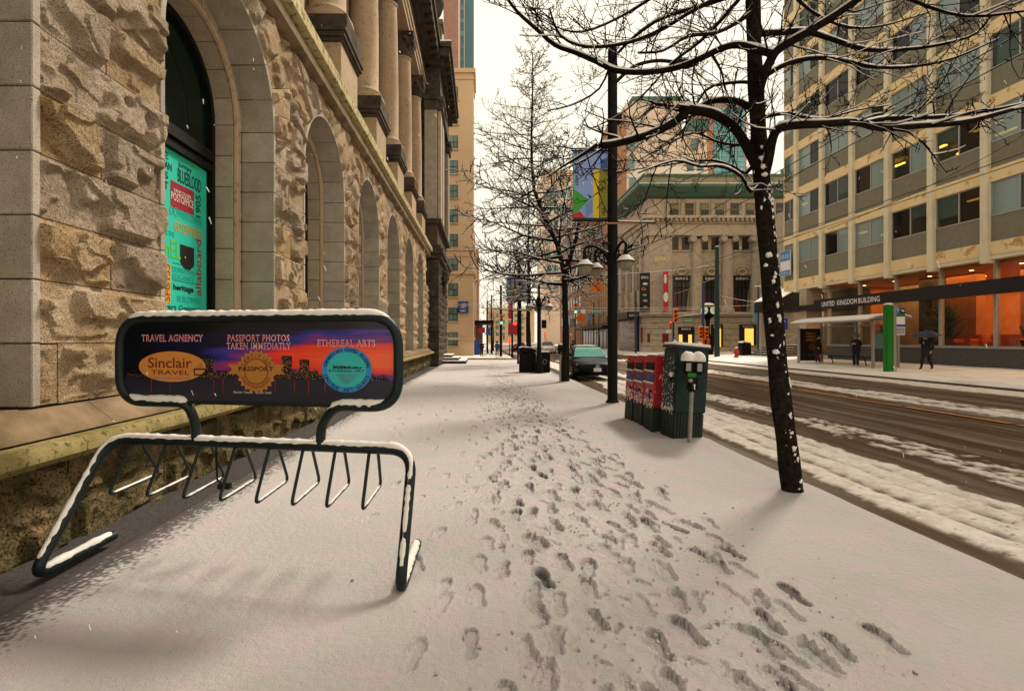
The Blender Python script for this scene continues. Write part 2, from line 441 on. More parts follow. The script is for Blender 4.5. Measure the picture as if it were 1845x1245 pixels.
dirt_shade = np.maximum(dirt_shade, .10 * path * nsm(.5, .75, fbm(X * 4, Y * 3, 4, 63)))
# bare gritty strip along the wall, snow thinning towards it
wl = nsm(0, 1, (-2.1 - X) / .8)
sp = fbm(X * 60, Y * 60, 4, 71); sp2 = fbm(X * 3, Y * 2, 3, 72)
near = 1 - nsm(5.5, 9, Y)
thr = 1.02 - wl * (.36 + .30 * near) - .12 * (sp2 - .5)
dirt_shade = np.maximum(dirt_shade, nsm(thr - .05, thr + .06, sp + .22 * wl) * (.5 + .4 * wl))
strip = nsm(0, 1, (-2.78 - X) / .07)
dirt_shade = np.maximum(dirt_shade, strip * (.80 + .2 * sp)); H = H - .03 * strip
# snow drift lip at the kerb, drifts round posts
H = H + .02 * nsm(3.1, 3.5, X) - .10 * nsm(3.56, 3.62, X) ** 2
for (px_, py_, r_) in ((3.2, 5.33, .32), (3.26, 12.8, .35), (3.16, 19.4, .35), (3.2, 8.1, .5), (-.5, 3.2, .16), (3.05, 9.6, .55)):
    H += .03 * np.exp(-(((X - px_) ** 2 + (Y - py_) ** 2) / r_ ** 2))
grid_obj('sidewalk', xs, ys, S + H, 'snow_ground', np.clip(dirt_shade, 0, 1))
cr = MB(); rc = random.Random(31)
for k in range(1500):                                      # crumbs of snow kicked up along the path
    y = 1.5 + 11 * rc.random() ** 2; x = rc.gauss(1.0, .62)
    if not -2 < x < 3.2: continue
    s_ = .003 + .008 * rc.random() ** 2.2
    cr.blob((x, y, s_ * .3 + .004), s_ * rc.uniform(.8, 1.5), s_ * rc.uniform(.8, 1.5), s_ * .8, k, .8, 5, 4)
tag(part('snow_crumbs', cr, 'snow_ground', None), 'crumbs of snow kicked up along the trodden path', 'snow crumbs', kind='stuff')
kb = MB()
ky = -4.0
while ky < 46:
    kb.hexa([(CURB - .06, ky + .004, slope(ky) - .3), (CURB + .075, ky + .004, slope(ky) - .3), (CURB + .075, ky + 2.99, slope(ky + 3) - .3), (CURB - .06, ky + 2.99, slope(ky + 3) - .3),
             (CURB - .06, ky + .004, slope(ky) - .035), (CURB + .05, ky + .004, slope(ky) - .04), (CURB + .05, ky + 2.99, slope(ky + 3) - .04), (CURB - .06, ky + 2.99, slope(ky + 3) - .035)]); ky += 3
mat('concrete_wet', (.055, .042, .03), (.11, .09, .07), 5, .8, .4, 50)
struct('kerb', kb, 'concrete_wet')

# --- far sidewalk in front of the office building, and the two beyond the crossing
def walk(name, x0, x1, y0, y1, zf, nx=14, ny=40, skirt=.4, side=-1):
    xs = np.linspace(x0, x1, nx * 6); ys = np.linspace(y0, y1, ny * 4); X, Y = np.meshgrid(xs, ys)
    Z = np.vectorize(zf)(X, Y) + .03 * (fbm(X * 1.1, Y * .9, 3, 101) - .5) + .02 * (fbm(X * 6, Y * 5, 2, 102) - .5)
    d = nsm(.60, .72, fbm(X * 1.7, Y * .7, 4, 103)) * .22
    Z[0, :] -= skirt; Z[-1, :] -= skirt
    if side < 0: Z[:, 0] -= skirt
    else: Z[:, -1] -= skirt
    return grid_obj(name, xs, ys, Z, 'snow_far', d)
walk('far_sidewalk', FCURB, 44, -6, 47, lambda x, y: far_z(min(x, 26)))
walk('corner_sidewalk', FCURB + .3, 70, 57.5, 190, lambda x, y: .05 + .02 * min(x - 17.5, 6), 10, 50)
walk('opposite_sidewalk', -14, 3.6, 56.5, 190, lambda x, y: slope(y) + .02, 8, 50, side=1)
kb = MB(); ky = -4.0
while ky < 46:
    kb.box(FCURB - .14, FCURB - .005, ky + .004, ky + 2.99, -.3, -.005); ky += 3
struct('far_kerb', kb, 'concrete_wet')

# ================================================================ rough stone building on the left
XP = -3.5                                    # face of the piers
LB = thing('stone_building', 'brown rock-faced stone building with deep arched windows and giant columns', 'building', (-4.2, 18, 0))
def rough_patch(q, x0, back, amp, nu, nv, seed, inset=.008, flip=1):
    """q: four (y,z) corners; front face roughly hewn, bulging out to +X"""
    mb = MB(); q = [Vector(p) for p in q]
    c = sum(q, Vector((0, 0))) / 4; q = [p + (c - p).normalized() * inset * 1.4 for p in q]
    off = Vector((seed * 7.13, seed * 3.7, seed * 1.9))
    lu = ((q[1] - q[0]).length + (q[2] - q[3]).length) / 2; lv = ((q[3] - q[0]).length + (q[2] - q[1]).length) / 2
    pr = random.Random(seed); tl = pr.uniform(-.25, .25), pr.uniform(.05, .5)
    for j in range(nv + 1):
        for i in range(nu + 1):
            u, v = i / nu, j / nv
            p = (q[0] * (1 - u) + q[1] * u) * (1 - v) + (q[3] * (1 - u) + q[2] * u) * v
            e = min(u * lu, (1 - u) * lu, v * lv, (1 - v) * lv)
            P = Vector((p.x * 1.6, p.y * 2.3, 0)) + off
            n1 = mn.noise(P * 1.1); n2 = mn.noise(P * 2.7 + Vector((5, 0, 0))); n3 = mn.noise(P * 9)
            W_ = P + Vector((n2, n1, 0)) * .22
            dist, cell = mn.voronoi(W_ * 1.5); c0 = cell[0]    # split facets: every cell a plane of its own
            fh = mn.cell(c0 * 37.1); fx = mn.cell(c0 * 53.7 + Vector((9, 1, 4))); fy = mn.cell(c0 * 71.3 + Vector((2, 7, 5)))
            dl = W_ * 1.5 - c0
            fac = .5 * fh + .55 * (fx - .5) * dl.x + (.25 + .6 * (fy - .4)) * dl.y
            t = n1 * .9 + n2 * .6 + tl[0] * (u - .5) * 2 + tl[1] * (v - .42) * 2
            step = math.tanh(t * 16)                      # split-face ledges: a proud plane over a broken hollow
            ee = min(e, .65 * min(u * lu, (1 - u) * lu))
            d = amp * (.56 + .42 * step + .34 * (fac - .3) + .05 * n3) * sm(.022, .062, ee) + .004 * n3
            mb.v.append((x0 + max(d, -.02), p.x, p.y))
    W = nu + 1
    for j in range(nv):
        for i in range(nu): mb.f.append((j * W + i, j * W + i + 1, (j + 1) * W + i + 1, (j + 1) * W + i))
    ring = [i for i in range(nu + 1)] + [j * W + nu for j in range(1, nv + 1)] + [nv * W + i for i in range(nu - 1, -1, -1)] + [j * W for j in range(nv - 1, 0, -1)]
    b0 = len(mb.v)
    for k in ring: v = mb.v[k]; mb.v.append((x0 - back, v[1], v[2]))
    n = len(ring)
    for k in range(n): mb.f.append((ring[(k + 1) % n], ring[k], b0 + k, b0 + (k + 1) % n))
    return mb
def lb(name, mb, m, smooth=None, bevel=0, parent=None): return part(name, mb, m, parent or LB, smooth, bevel, world=True)
seed = [1]; rg_m = random.Random(44)
def rblock(q, x0=XP, amp=.10, back=.3, m='stone_rough', name='rough_stone', d=1.):
    yc = sum(p[0] for p in q) / 4
    r_ = 58 if yc < 6 else (30 if yc < 11 else (13 if yc < 18 else 6))
    lu = abs(q[1][0] - q[0][0]); lv = abs(q[3][1] - q[0][1]); r_ *= d
    nu = max(3, int(r_ * lu)); nv = max(3, int(r_ * lv * 1.15)); seed[0] += 1
    if m == 'stone_rough': m = rg_m.choice(('stone_rough', 'stone_rough', 'stone_rough_grey', 'stone_rough_grey', 'stone_rough_ochre'))
    lb(name, rough_patch(q, x0, back, amp, nu, nv, seed[0]), m, 30)

ZB, CH, ZS, ZT = 1.07, .50, 5.07, 6.95
openings = [(1.08, 3.98), (5.63, 8.6), (10.1, 13.0), (14.5, 17.4), (18.9, 21.8), (23.3, 26.2), (27.7, 30.6)]
piers = [(-.6, 1.08), (3.98, 5.63), (8.6, 10.1), (13.0, 14.5), (17.4, 18.9), (21.8, 23.3), (26.2, 27.7), (30.6, 33.5)]
rg = random.Random(5)
for pi, (a, b) in enumerate(piers):
    # core of the pier behind the faced stones
    lb('pier_core', MB().box(XP - .95, XP - .10, a + .03, b - .03, .9, ZT), 'mortar')
    for c_ in range(8):
        z0 = ZB + CH * c_; z1 = z0 + CH
        cut = []
        if c_ % 2 == 0 or pi == 7: cut = [a + (b - a) * (.48 + .08 * (rg.random() - .5))]
        if pi == 7: cut = [a + (b - a) * f for f in ((.33, .66) if c_ % 2 else (.2, .5, .8))]
        if c_ == 0 and pi == 1: cut = [4.22]
        ed = [a] + cut + [b]
        for i in range(len(ed) - 1):
            rblock([(ed[i], z0), (ed[i + 1], z0), (ed[i + 1], z1), (ed[i], z1)], amp=.118)
for oi, (a, b) in enumerate(openings):
    cy = (a + b) / 2; ro = (b - a) / 2; ri = ro - .32
    hl = cy - sum(piers[oi]) / 2; hr = sum(piers[oi + 1]) / 2 - cy
    # rough radiating stones of the spandrel
    ang = [0, 14, 30, 45, 58, 70, 81, 90, 99, 110, 122, 135, 150, 166, 180]
    cr = math.degrees(math.atan2(ZT - ZS, hr)); cl = 180 - math.degrees(math.atan2(ZT - ZS, hl))
    ang[3] = cr; ang[11] = cl; ang[2] = cr * .66; ang[1] = cr * .33; ang[12] = cl + (180 - cl) * .34; ang[13] = cl + (180 - cl) * .67
    ang = sorted(ang)
    def outer(d_):
        c, s = math.cos(R(d_)), math.sin(R(d_)); h = hr if c > 0 else hl
        k = min(h / abs(c) if abs(c) > 1e-6 else 1e9, (ZT - ZS) / s if s > 1e-6 else 1e9)
        return (cy + c * k, ZS + s * k)
    for i in range(len(ang) - 1):
        i0, i1 = ang[i], ang[i + 1]
        p = [(cy + ro * math.cos(R(i0)), ZS + ro * math.sin(R(i0))), outer(i0), outer(i1), (cy + ro * math.cos(R(i1)), ZS + ro * math.sin(R(i1)))]
        rblock(p, amp=.10, d=1.2)
    # two smooth stepped orders: jamb stones and voussoirs
    def seg(r0, r1, xf_, xb, d0, d1, n=3):
        mb = MB(); pts = []
        for k in range(n + 1):
            d_ = d0 + (d1 - d0) * k / n; c, s = math.cos(R(d_)), math.sin(R(d_))
            pts.append([(x, cy + r * c, ZS + r * s) for (x, r) in ((xf_, r0), (xf_, r1), (xb, r1), (xb, r0))])
        for k in range(n + 1): mb.v += pts[k]
        for k in range(n):
            for e in range(4): mb.f.append((k * 4 + e, k * 4 + (e + 1) % 4, k * 4 + 4 + (e + 1) % 4, k * 4 + 4 + e))
        mb.f += [(0, 1, 2, 3), tuple(n * 4 + e for e in (3, 2, 1, 0))]
        return mb
    for (r0, r1, xf_, xb, m) in ((ro - .012, ro + .07, XP + .012, XP - .53, 'stone_grey'), (ri, ro - .012, XP - .53, XP - .86, 'stone_smooth')):
        for c_ in range(8):
            z0 = ZB + CH * c_ + .005; z1 = z0 + CH - .01
            for s_ in (-1, 1):
                y0, y1 = sorted((cy + s_ * r0, cy + s_ * r1))
                o_ = lb('jamb_stone', MB().box(xb, xf_, y0, y1, z0, z1), m, bevel=.008)
        nv_ = 9
        for k in range(nv_):
            d0 = 180 * k / nv_ + .25; d1 = 180 * (k + 1) / nv_ - .25
            lb('voussoir', seg(r0, r1, xf_, xb, d0, d1), m, 30)
    # rounded bead on the inner edge of the step
    pth = [(XP - .50, cy + ri + .05, ZB)] + [(XP - .50, cy + (ri + .05) * math.cos(R(k * 7.5)), ZS + (ri + .05) * math.sin(R(k * 7.5))) for k in range(25)] + [(XP - .50, cy - ri - .05, ZB)]
    lb('bead_moulding', MB().tube(pth, .055, 8), 'stone_column', 40)
    # window: black frame, transom, glass, dark room
    XW = XP - .86
    fr = MB()
    for (r0, r1, dx) in ((ri - .10, ri - .001, 0),):
        k_ = [seg(r0, r1, XW + .05, XW - .08, 180 * k / 12, 180 * (k + 1) / 12, 2) for k in range(12)]
        for s_ in k_: fr.add(s_.v, s_.f)
        fr.box(XW - .08, XW + .05, cy + r0, cy + r1, ZB, ZS); fr.box(XW - .08, XW + .05, cy - r1, cy - r0, ZB, ZS)
    wd = lb('window', fr, 'black_metal')
    tz = 4.42
    part('transom', MB().box(XW - .06, XW + .09, cy - ri + .1, cy + ri - .1, tz, tz + .16).box(XW - .06, XW + .05, cy - ri + .1, cy + ri - .1, tz - .14, tz - .03), 'black_metal', wd, world=True)
    part('pane', MB().prism([(XW - .02, cy + (ri - .1) * math.cos(R(k * 10)), ZS + (ri - .1) * math.sin(R(k * 10))) for k in range(19)] + [(XW - .02, cy - ri + .1, tz + .16), (XW - .02, cy + ri - .1, tz + .16)], (-.012, 0, 0)), 'glass_green', wd, world=True) if 'glass_green' in MT else None
    if oi != 1:
        part('pane', MB().box(XW - .032, XW - .02, cy - ri + .1, cy + ri - .1, ZB + .1, tz - .14), 'glass_green', wd, world=True) if 'glass_green' in MT else None
    part('dark_room_sheet', MB().box(XW - .9, XW - .88, cy - ri - .3, cy + ri + .3, ZB, ZS + ri + .3), 'black_metal', wd, world=True)  # black sheet behind the glass, put in for the dark room
    part('sill', MB().box(XW - .1, XP - .02, cy - ro + .08, cy + ro - .08, ZB - .12, ZB - .003), 'stone_trim', wd, world=True, bevel=.01)

# plinth: mossy rock-faced base, dark roll moulding, sloped weathering
yy = -.6; k = 0
while yy < 33.4:
    L_ = .95 + .35 * rg.random(); y1 = min(yy + L_, 33.5)
    for (z0, z1) in ((-.1 + slope(yy), .31), (.31, .66)) if k % 3 else ((-.1 + slope(yy), .66),):
        rblock([(yy, z0), (y1, z0), (y1, z1), (yy, z1)], x0=-3.38, amp=.10, m='stone_moss', name='base_stone', back=.5)
    yy = y1; k += 1
yy = -.6
while yy < 33.4:
    y1 = min(yy + 2.3, 33.5)
    pr = [(-3.9, .665), (-3.22, .665), (-3.13, .69), (-3.08, .74), (-3.08, .79), (-3.12, .845), (-3.21, .85), (-3.9, .85)]
    lb('base_moulding', MB().prism([(x, yy + .004, z) for x, z in pr], (0, y1 - yy - .008, 0)), 'base_roll', 40)
    pr = [(-3.95, .868), (-3.235, .868), (-3.25, .90), (-3.46, 1.055), (-3.95, 1.055)]
    lb('weathering_course', MB().prism([(x, yy + .5 + .004, z) for x, z in pr], (0, min(y1 + .5, 33.5) - yy - .508, 0)), 'stone_trim', 40)
    yy = y1
lb('backing_wall', MB().box(-5.6, -4.45, -.6, 33.5, 0, .87), 'mortar')
lb('backing_wall', MB().box(-5.9, -5.3, -.6, 33.5, .87, 21), 'stone_dark')
lb('string_course', MB().box(-4.4, -3.55, -.6, 33.5, ZT + .003, 7.24), 'mortar')
yy = -.6
while yy < 33.4:                                              # moulded course and the projecting yellowish ledge
    y1 = min(yy + 2.2, 33.5)
    pr = [(-3.6, ZT - .05), (-3.40, ZT - .05), (-3.30, 6.98), (-3.30, 7.14), (-3.36, 7.2), (-3.6, 7.2)]
    lb('moulded_course', MB().prism([(x, yy + .006, z) for x, z in pr], (0, y1 - yy - .012, 0)), 'stone_trim', 40)
    pr = [(-5.2, 7.27), (-3.22, 7.27), (-3.19, 7.29), (-3.19, 7.53), (-3.22, 7.56), (-5.2, 7.62)]
    lb('ledge_stone', MB().prism([(x, yy + 1.1 + .003, z) for x, z in pr], (0, min(y1 + 1.1, 33.5) - yy - 1.106, 0)), 'stone_ledge', 40)
    yy = y1

# upper order: pedestals, columns, windows between them, entablature
pcs = [4.8, 9.35, 13.75, 18.15, 22.55, 26.95, 31.4]
colm = MB().lathe([(.70, 9.98), (.72, 10.06), (.70, 10.16), (.60, 10.2), (.60, 10.26), (.62, 10.32), (.55, 10.42), (.50, 10.5), (.505, 12.5), (.47, 14.8), (.43, 16.3), (.47, 16.34), (.47, 16.4), (.43, 16.44)], n=28)
cme = mesh_of(colm, 'column', 35); cme.materials.append(MT['stone_column'])
capm = MB().lathe([(.44, 16.44), (.52, 16.6), (.58, 16.85), (.50, 16.9), (.62, 17.15), (.70, 17.36)], n=16)
capm.box(-.66, .66, -.66, .66, 17.36, 17.55)
for k in range(8):
    a = k * math.pi / 4 + math.pi / 8; capm.blob((.6 * math.cos(a), .6 * math.sin(a), 17.2), .17, .17, .16, k, .5, 6, 5); capm.blob((.52 * math.cos(a + .39), .52 * math.sin(a + .39), 16.85), .12, .12, .18, k + 9, .5, 6, 5)
kme = mesh_of(capm, 'capital', 40); kme.materials.append(MT['stone_dark'])
for pc in pcs:
    c_ = Vector((-4.2, pc + .15, 0)) - ORG[LB.name]
    o = link('column', cme, LB); o.location = c_
    k_ = link('capital', kme, LB); k_.location = c_
    lb('pedestal', MB().box(-5.3, -3.58, pc - .72, pc + .98, 7.56, 9.18), 'stone_column', bevel=.01)
    mb = MB()
    for (z0, z1, e) in ((9.183, 9.28, .05), (9.283, 9.40, .11), (9.403, 9.5, .15)): mb.box(-5.3, -3.58 + e, pc - .72 - e, pc + .98 + e, z0, z1)
    lb('pedestal_cap', mb, 'moulding_dark')
    lb('column_plinth', MB().box(-5.3, -3.46, pc - .62, pc + .88, 9.503, 9.977), 'stone_dark', bevel=.02)
    lb('pilaster', MB().box(-5.32, -4.7, pc - .55, pc + .85, 9.98, 17.55), 'stone_column', bevel=.01)
for i in range(len(pcs) - 1):
    a, b = pcs[i] + 1.0, pcs[i + 1] - .74; c_ = (a + b) / 2
    lb('apron_panel', MB().box(-5.32, -4.25, a + .04, b - .04, 7.56, 8.6), 'stone_smooth')
    lb('sill_cap', MB().box(-5.3, -4.02, a + .16, b - .16, 8.603, 8.72).box(-5.3, -3.92, a + .16, b - .16, 8.723, 8.86), 'moulding_dark')
    wf = MB(); w2 = .95
    for s_ in (-1, 1): wf.box(-5.4, -5.0, c_ + s_ * w2 - .12, c_ + s_ * w2 + .12, 8.87, 13.4)
    wf.box(-5.4, -5.0, c_ - w2 - .12, c_ + w2 + .12, 13.402, 13.7); wf.box(-5.3, -5.1, c_ - .04, c_ + .04, 8.87, 13.4); wf.box(-5.3, -5.1, c_ - w2, c_ + w2, 11, 11.1)
    wn = lb('upper_window', wf, 'stone_smooth')
    part('pane', MB().box(-5.25, -5.23, c_ - w2, c_ + w2, 8.87, 13.4), 'glass_dark', wn, world=True) if 'glass_dark' in MT else None
    lb('window_hood', MB().prism([(-5.3, c_ - 1.4, 13.9), (-5.3, c_ + 1.4, 13.9), (-5.3, c_, 14.7)], (.75, 0, 0)).box(-5.3, -4.5, c_ - 1.45, c_ + 1.45, 13.72, 13.895), 'moulding_dark')
ent = [(17.56, 17.86, -3.74), (17.862, 18.2, -3.68), (18.202, 18.5, -3.62), (18.502, 19.4, -3.7), (19.402, 19.6, -3.45), (19.602, 19.85, -3.2), (19.852, 20.3, -2.75), (20.302, 20.6, -2.62)]
for j, (z0, z1, x_) in enumerate(ent):
    lb('entablature_course', MB().box(-5.9, x_, -.6, 33.45, z0, z1), 'stone_column' if j < 3 else ('stone_dark' if j < 4 else 'moulding_dark'))
mod = mesh_of(MB().box(-.35, .35, -.16, .16, 0, .22), 'modillion'); mod.materials.append(MT['moulding_dark'])
for k in range(40):
    o = link('modillion', mod, LB); o.location = Vector((-3.1, 1 + k * .82, 19.62)) - ORG[LB.name]
lb('parapet', MB().box(-5.9, -4.2, -.6, 33.45, 20.6, 21.8), 'stone_smooth')
lb('roof_snow', MB().box(-5.9, -2.7, -.6, 33.4, 20.603, 20.66), 'snow_cap')

# corner pavilion with dark rock-faced base, pilasters, bracketed cornice and urn
PX, PY0, PY1 = -2.8, 33.5, 42.5
lb('pavilion_core', MB().box(-12, PX - .12, PY0 + .12, PY1, -.4, 20.2), 'stone_dark')
for c_ in range(14):
    z0 = -.12 + c_ * .5; z1 = z0 + .5
    # camera-side return
    q = rough_patch([(0, z0), (.95, z0), (.95, z1), (0, z1)], 0, .2, .10, 7, 5, 900 + c_)
    q.v = [(PX - .95 + y, PY0 - x, z) for x, y, z in q.v]
    lb('rough_stone', q, 'stone_dark', 38)
    ed = [PY0, PY0 + 2.2, PY0 + 4.5, PY0 + 6.8, PY1] if c_ % 2 else [PY0, PY0 + 1.2, PY0 + 3.4, PY0 + 5.6, PY1]
    for i in range(4):
        seed[0] += 1
        lb('rough_stone', rough_patch([(ed[i], z0), (ed[i + 1], z0), (ed[i + 1], z1), (ed[i], z1)], PX - .1, .1, .12, 8, 4, seed[0]), 'stone_dark', 38)
for (z0, z1, e) in ((6.9, 7.2, .18), (7.202, 7.55, .30), (7.552, 7.8, .12), (9.2, 9.5, .16), (17.56, 18.5, .1), (18.502, 19.4, .05), (19.402, 19.8, .35), (19.802, 20.3, .72), (20.302, 20.62, .86)):
    lb('pavilion_cornice', MB().box(-12, PX + e, PY0 - e, PY1 + e, z0, z1), 'moulding_dark')
for (y0, y1) in ((PY0 + .15, PY0 + 1.2), (PY0 + 2.0, PY0 + 3.0), (PY1 - 1.2, PY1 - .1)):
    lb('pavilion_pilaster', MB().box(PX - .1, PX + .12, y0, y1, 9.503, 17.55), 'stone_smooth', bevel=.02)
    lb('pilaster_capital', MB().box(PX - .1, PX + .26, y0 - .1, y1 + .1, 16.6, 17.2).box(PX - .1, PX + .34, y0 - .16, y1 + .16, 17.2, 17.55), 'stone_dark', bevel=.06)
lb('pavilion_pilaster', MB().box(PX - .95, PX - .12, PY0 - .10, PY0 + .1, 9.503, 17.55), 'stone_grey', bevel=.02)
lb('pilaster_capital', MB().box(PX - 1.0, PX - .05, PY0 - .24, PY0 + .1, 16.6, 17.2).box(PX - 1.05, PX, PY0 - .3, PY0 + .1, 17.2, 17.55), 'stone_dark', bevel=.05)
for k in range(10):
    o = link('modillion', mod, LB); o.location = Vector((PX + .42, PY0 + .3 + k * .92, 19.58)) - ORG[LB.name]
lb('roof_snow', MB().box(-12, PX + .84, PY0 - .83, PY1, 20.622, 20.75), 'snow_cap', bevel=.03)
lb('urn_pedestal', MB().box(PX - .95, PX + .15, PY0 + .1, PY0 + 1.2, 20.75, 22.3).box(PX - 1.05, PX + .25, PY0, PY0 + 1.3, 22.3, 22.6), 'stone_moss', bevel=.03)
lb('urn', MB().lathe([(.25, 22.6), (.3, 22.75), (.18, 22.85), (.5, 23.3), (.68, 23.8), (.7, 24.1), (.55, 24.3), (.2, 24.7)], (PX - .4, PY0 + .65, 0), 14), 'stone_dark', 40)
lb('carved_bracket', MB().blob((PX + .2, PY0 + 2.9, 6.0), .28, .3, .45, 3, .6, 8, 8).blob((PX + .15, PY0 + 2.9, 5.3), .16, .18, .5, 5, .6, 8, 8), 'stone_dark', True)
# flight of steps at the corner, snow on the treads
st = thing('entrance_steps', 'dark entrance steps at the corner pavilion, treads capped with snow', 'steps', (-2, 38.5, slope(38)))
for i, (x1, y0, h) in enumerate(((-.75, 37.0, .20), (-1.3, 37.5, .40), (-1.8, 38.0, .60))):
    part('tread', MB().box(-3.0 + .8, x1 + 1.6, y0 - 38.5, 41.5 - 38.5 - .3 * i, (h - .2), h - .02), 'stone_dark', st, bevel=.01)
    part('snow_cover', MB().box(-3.0 + .82, x1 + 1.585, y0 - 38.5 + .015, 41.45 - 38.5 - .3 * i, h - .018, h + .05), 'snow_cap', st, bevel=.02)
# ================================================================ bicycle rack with advertising sign
mat('sign_frame', (.005, .011, .011), (.008, .017, .017), 8, .4, .1, 60, .25)
def flat(name, c, rough=.5): return mat(name, c, None, rough=rough, spec=.3)
flat('ink_white', (.78, .74, .78)); flat('ink_red', (.55, .02, .05)); flat('ink_maroon', (.16, .02, .012)); flat('ink_black', (.008, .008, .008))
flat('ink_orange', (.60, .23, .05)); flat('ink_gold', (.42, .17, .035)); flat('ink_gold_dark', (.22, .07, .015)); flat('ink_blue', (.03, .22, .50)); flat('ink_teal', (.03, .42, .40)); flat('ink_pale', (.6, .55, .45)); flat('ink_lights', (.65, .25, .06))
def sign_print():
    m = bpy.data.materials.new('sunset_print'); m.use_nodes = True; N = m.node_tree.nodes; L = m.node_tree.links; b = N['Principled BSDF']; b.inputs['Roughness'].default_value = .25
    tc = N.new('ShaderNodeTexCoord'); mp = N.new('ShaderNodeMapping'); mp.inputs['Scale'].default_value = (.6, 1, 5.5)
    L.new(tc.outputs['Object'], mp.inputs[0]); nz = N.new('ShaderNodeTexNoise'); nz.inputs['Scale'].default_value = 2.2; nz.inputs['Detail'].default_value = 5; L.new(mp.outputs[0], nz.inputs['Vector'])
    sp = N.new('ShaderNodeSeparateXYZ'); L.new(tc.outputs['Object'], sp.inputs[0])
    def math_(op, a, bb):
        x = N.new('ShaderNodeMath'); x.operation = op
        for i, s in enumerate((a, bb)):
            if isinstance(s, (int, float)): x.inputs[i].default_value = s
            else: L.new(s, x.inputs[i])
        return x.outputs[0]
    # glow: stronger to the right, in the middle heights above the water
    gx = math_('MULTIPLY', math_('ADD', sp.outputs['X'], .35), .62)
    hz = math_('SUBTRACT', 1, math_('MULTIPLY', math_('ABSOLUTE', math_('SUBTRACT', sp.outputs['Z'], .02), 0), 4.2))
    gl = math_('ADD', math_('MULTIPLY', math_('ADD', gx, .35), hz), math_('MULTIPLY', math_('SUBTRACT', nz.outputs['Fac'], .5), 1.1))
    rp = N.new('ShaderNodeValToRGB'); e = rp.color_ramp.elements
    e[0].position = .0; e[0].color = (.002, .002, .005, 1); e[1].position = .95; e[1].color = (.85, .11, .03, 1)
    for p, c in ((.22, (.004, .005, .03, 1)), (.36, (.02, .025, .24, 1)), (.47, (.22, .02, .14, 1)), (.60, (.72, .03, .015, 1))):
        q = e.new(p); q.color = c
    L.new(gl, rp.inputs[0])
    wat = N.new('ShaderNodeMapRange'); wat.inputs[1].default_value = -.125; wat.inputs[2].default_value = -.135; L.new(sp.outputs['Z'], wat.inputs[0])
    mx = N.new('ShaderNodeMix'); mx.data_type = 'RGBA'; L.new(wat.outputs[0], mx.inputs[0]); L.new(rp.outputs[0], mx.inputs[6]); mx.inputs[7].default_value = (.012, .014, .03, 1)
    L.new(mx.outputs[2], b.inputs['Base Color']); MT['sunset_print'] = m
sign_print()
# local frame: x along the bar, y away from the viewer, z up; origin under the middle of the bar
PL = Vector((-2.93, 3.37, 0)); PR = Vector((-.504, 3.19, 0))
TLb = Vector((-2.86, 3.93, .84)); TRb = Vector((-.475, 3.52, .84))
RK = thing('bike_rack', 'dark green tubular bicycle rack with framed travel advertising sign, snow on its rails', 'bike rack', (-1.7, 3.6, 0))
O = ORG[RK.name]
def fillet(pts, r, n=6):
    out = [Vector(pts[0])]
    for i in range(1, len(pts) - 1):
        p, a, b = Vector(pts[i]), Vector(pts[i - 1]), Vector(pts[i + 1])
        rr = r[i - 1] if hasattr(r, '__len__') else r
        d0 = (a - p); d1 = (b - p); k = min(rr, d0.length * .48, d1.length * .48); s = p + d0.normalized() * k; e = p + d1.normalized() * k
        for j in range(n + 1):
            t = j / n; out.append(s * (1 - t) ** 2 + p * 2 * t * (1 - t) + e * t * t)
    return out + [Vector(pts[-1])]
def snow_on(path, r, mb, rng, w=.95, lift=.55, tall=.8, lim=.75):
    """soft ridge of snow lying along the top of a tube"""
    P = [Vector(p) for p in path]; Q = [P[0]]
    for i in range(1, len(P)):
        n = max(1, int((P[i] - P[i - 1]).length / max(.03, r * .8)))
        for k in range(1, n + 1): Q.append(P[i - 1].lerp(P[i], k / n))
    run = []; runs = []
    for i, p in enumerate(Q):
        t = (Q[min(i + 1, len(Q) - 1)] - Q[max(0, i - 1)])
        f = abs(t.normalized().z) if t.length > 0 else 1
        if f < lim: run.append((p, f))
        elif run: runs.append(run); run = []
    if run: runs.append(run)
    for ru in runs:
        if len(ru) < 3: continue
        pts = []; rr = []
        for i, (p, f) in enumerate(ru):
            e = min(1, (i + .25) / 2.5, (len(ru) - 1 - i + .25) / 2.5)
            k = (1 - (f / lim) ** 2 * .55) * e
            rr.append(max(.002, r * w * (.35 + .65 * k) * (.86 + .28 * rng.random())))
            t_ = (ru[min(i + 1, len(ru) - 1)][0] - ru[max(0, i - 1)][0]).normalized(); up_ = Vector((0, 0, 1)) - t_ * t_.z
            pts.append(p + up_.normalized() * r * lift * (.55 + .45 * k))
        mb.tube(pts, rr, 7)
TR = .036
main = fillet([PL + Vector((.01, .69, .05)), PL + Vector((0, -.04, .05)), TLb, TRb, PR + Vector((0, -.04, .05)), PR + Vector((.004, .76, .03))], [.13, .2, .17, .12], 8)
fr = MB().tube(main, TR, 12)
part('frame_tube', fr, 'rack_green', RK, 50, world=True)
def onbar(px):                                                   # point on the bar axis that projects to this photo column
    k = (px - VPX) / FPX; a, b = TLb, TRb; t = (k * a.y - a.x) / ((b.x - a.x) - k * (b.y - a.y)); return a.lerp(b, t)
hoops = []
for px in (243, 306, 368, 430, 491, 552, 610, 671):
    p = onbar(px); tx = Vector((.012, 0, 0))
    A = p + Vector((-.02, -.01, -.02)); B = p + Vector((-.01, -.27, -.345)); C = p + Vector((.0, .30, -.335)); D = p + Vector((.035, .02, -.02))
    pt = fillet([A, B, C, D], .07, 5); hoops.append(pt)
    part('hoop', MB().tube(pt, .0115, 8), 'rack_green', RK, 50, world=True)
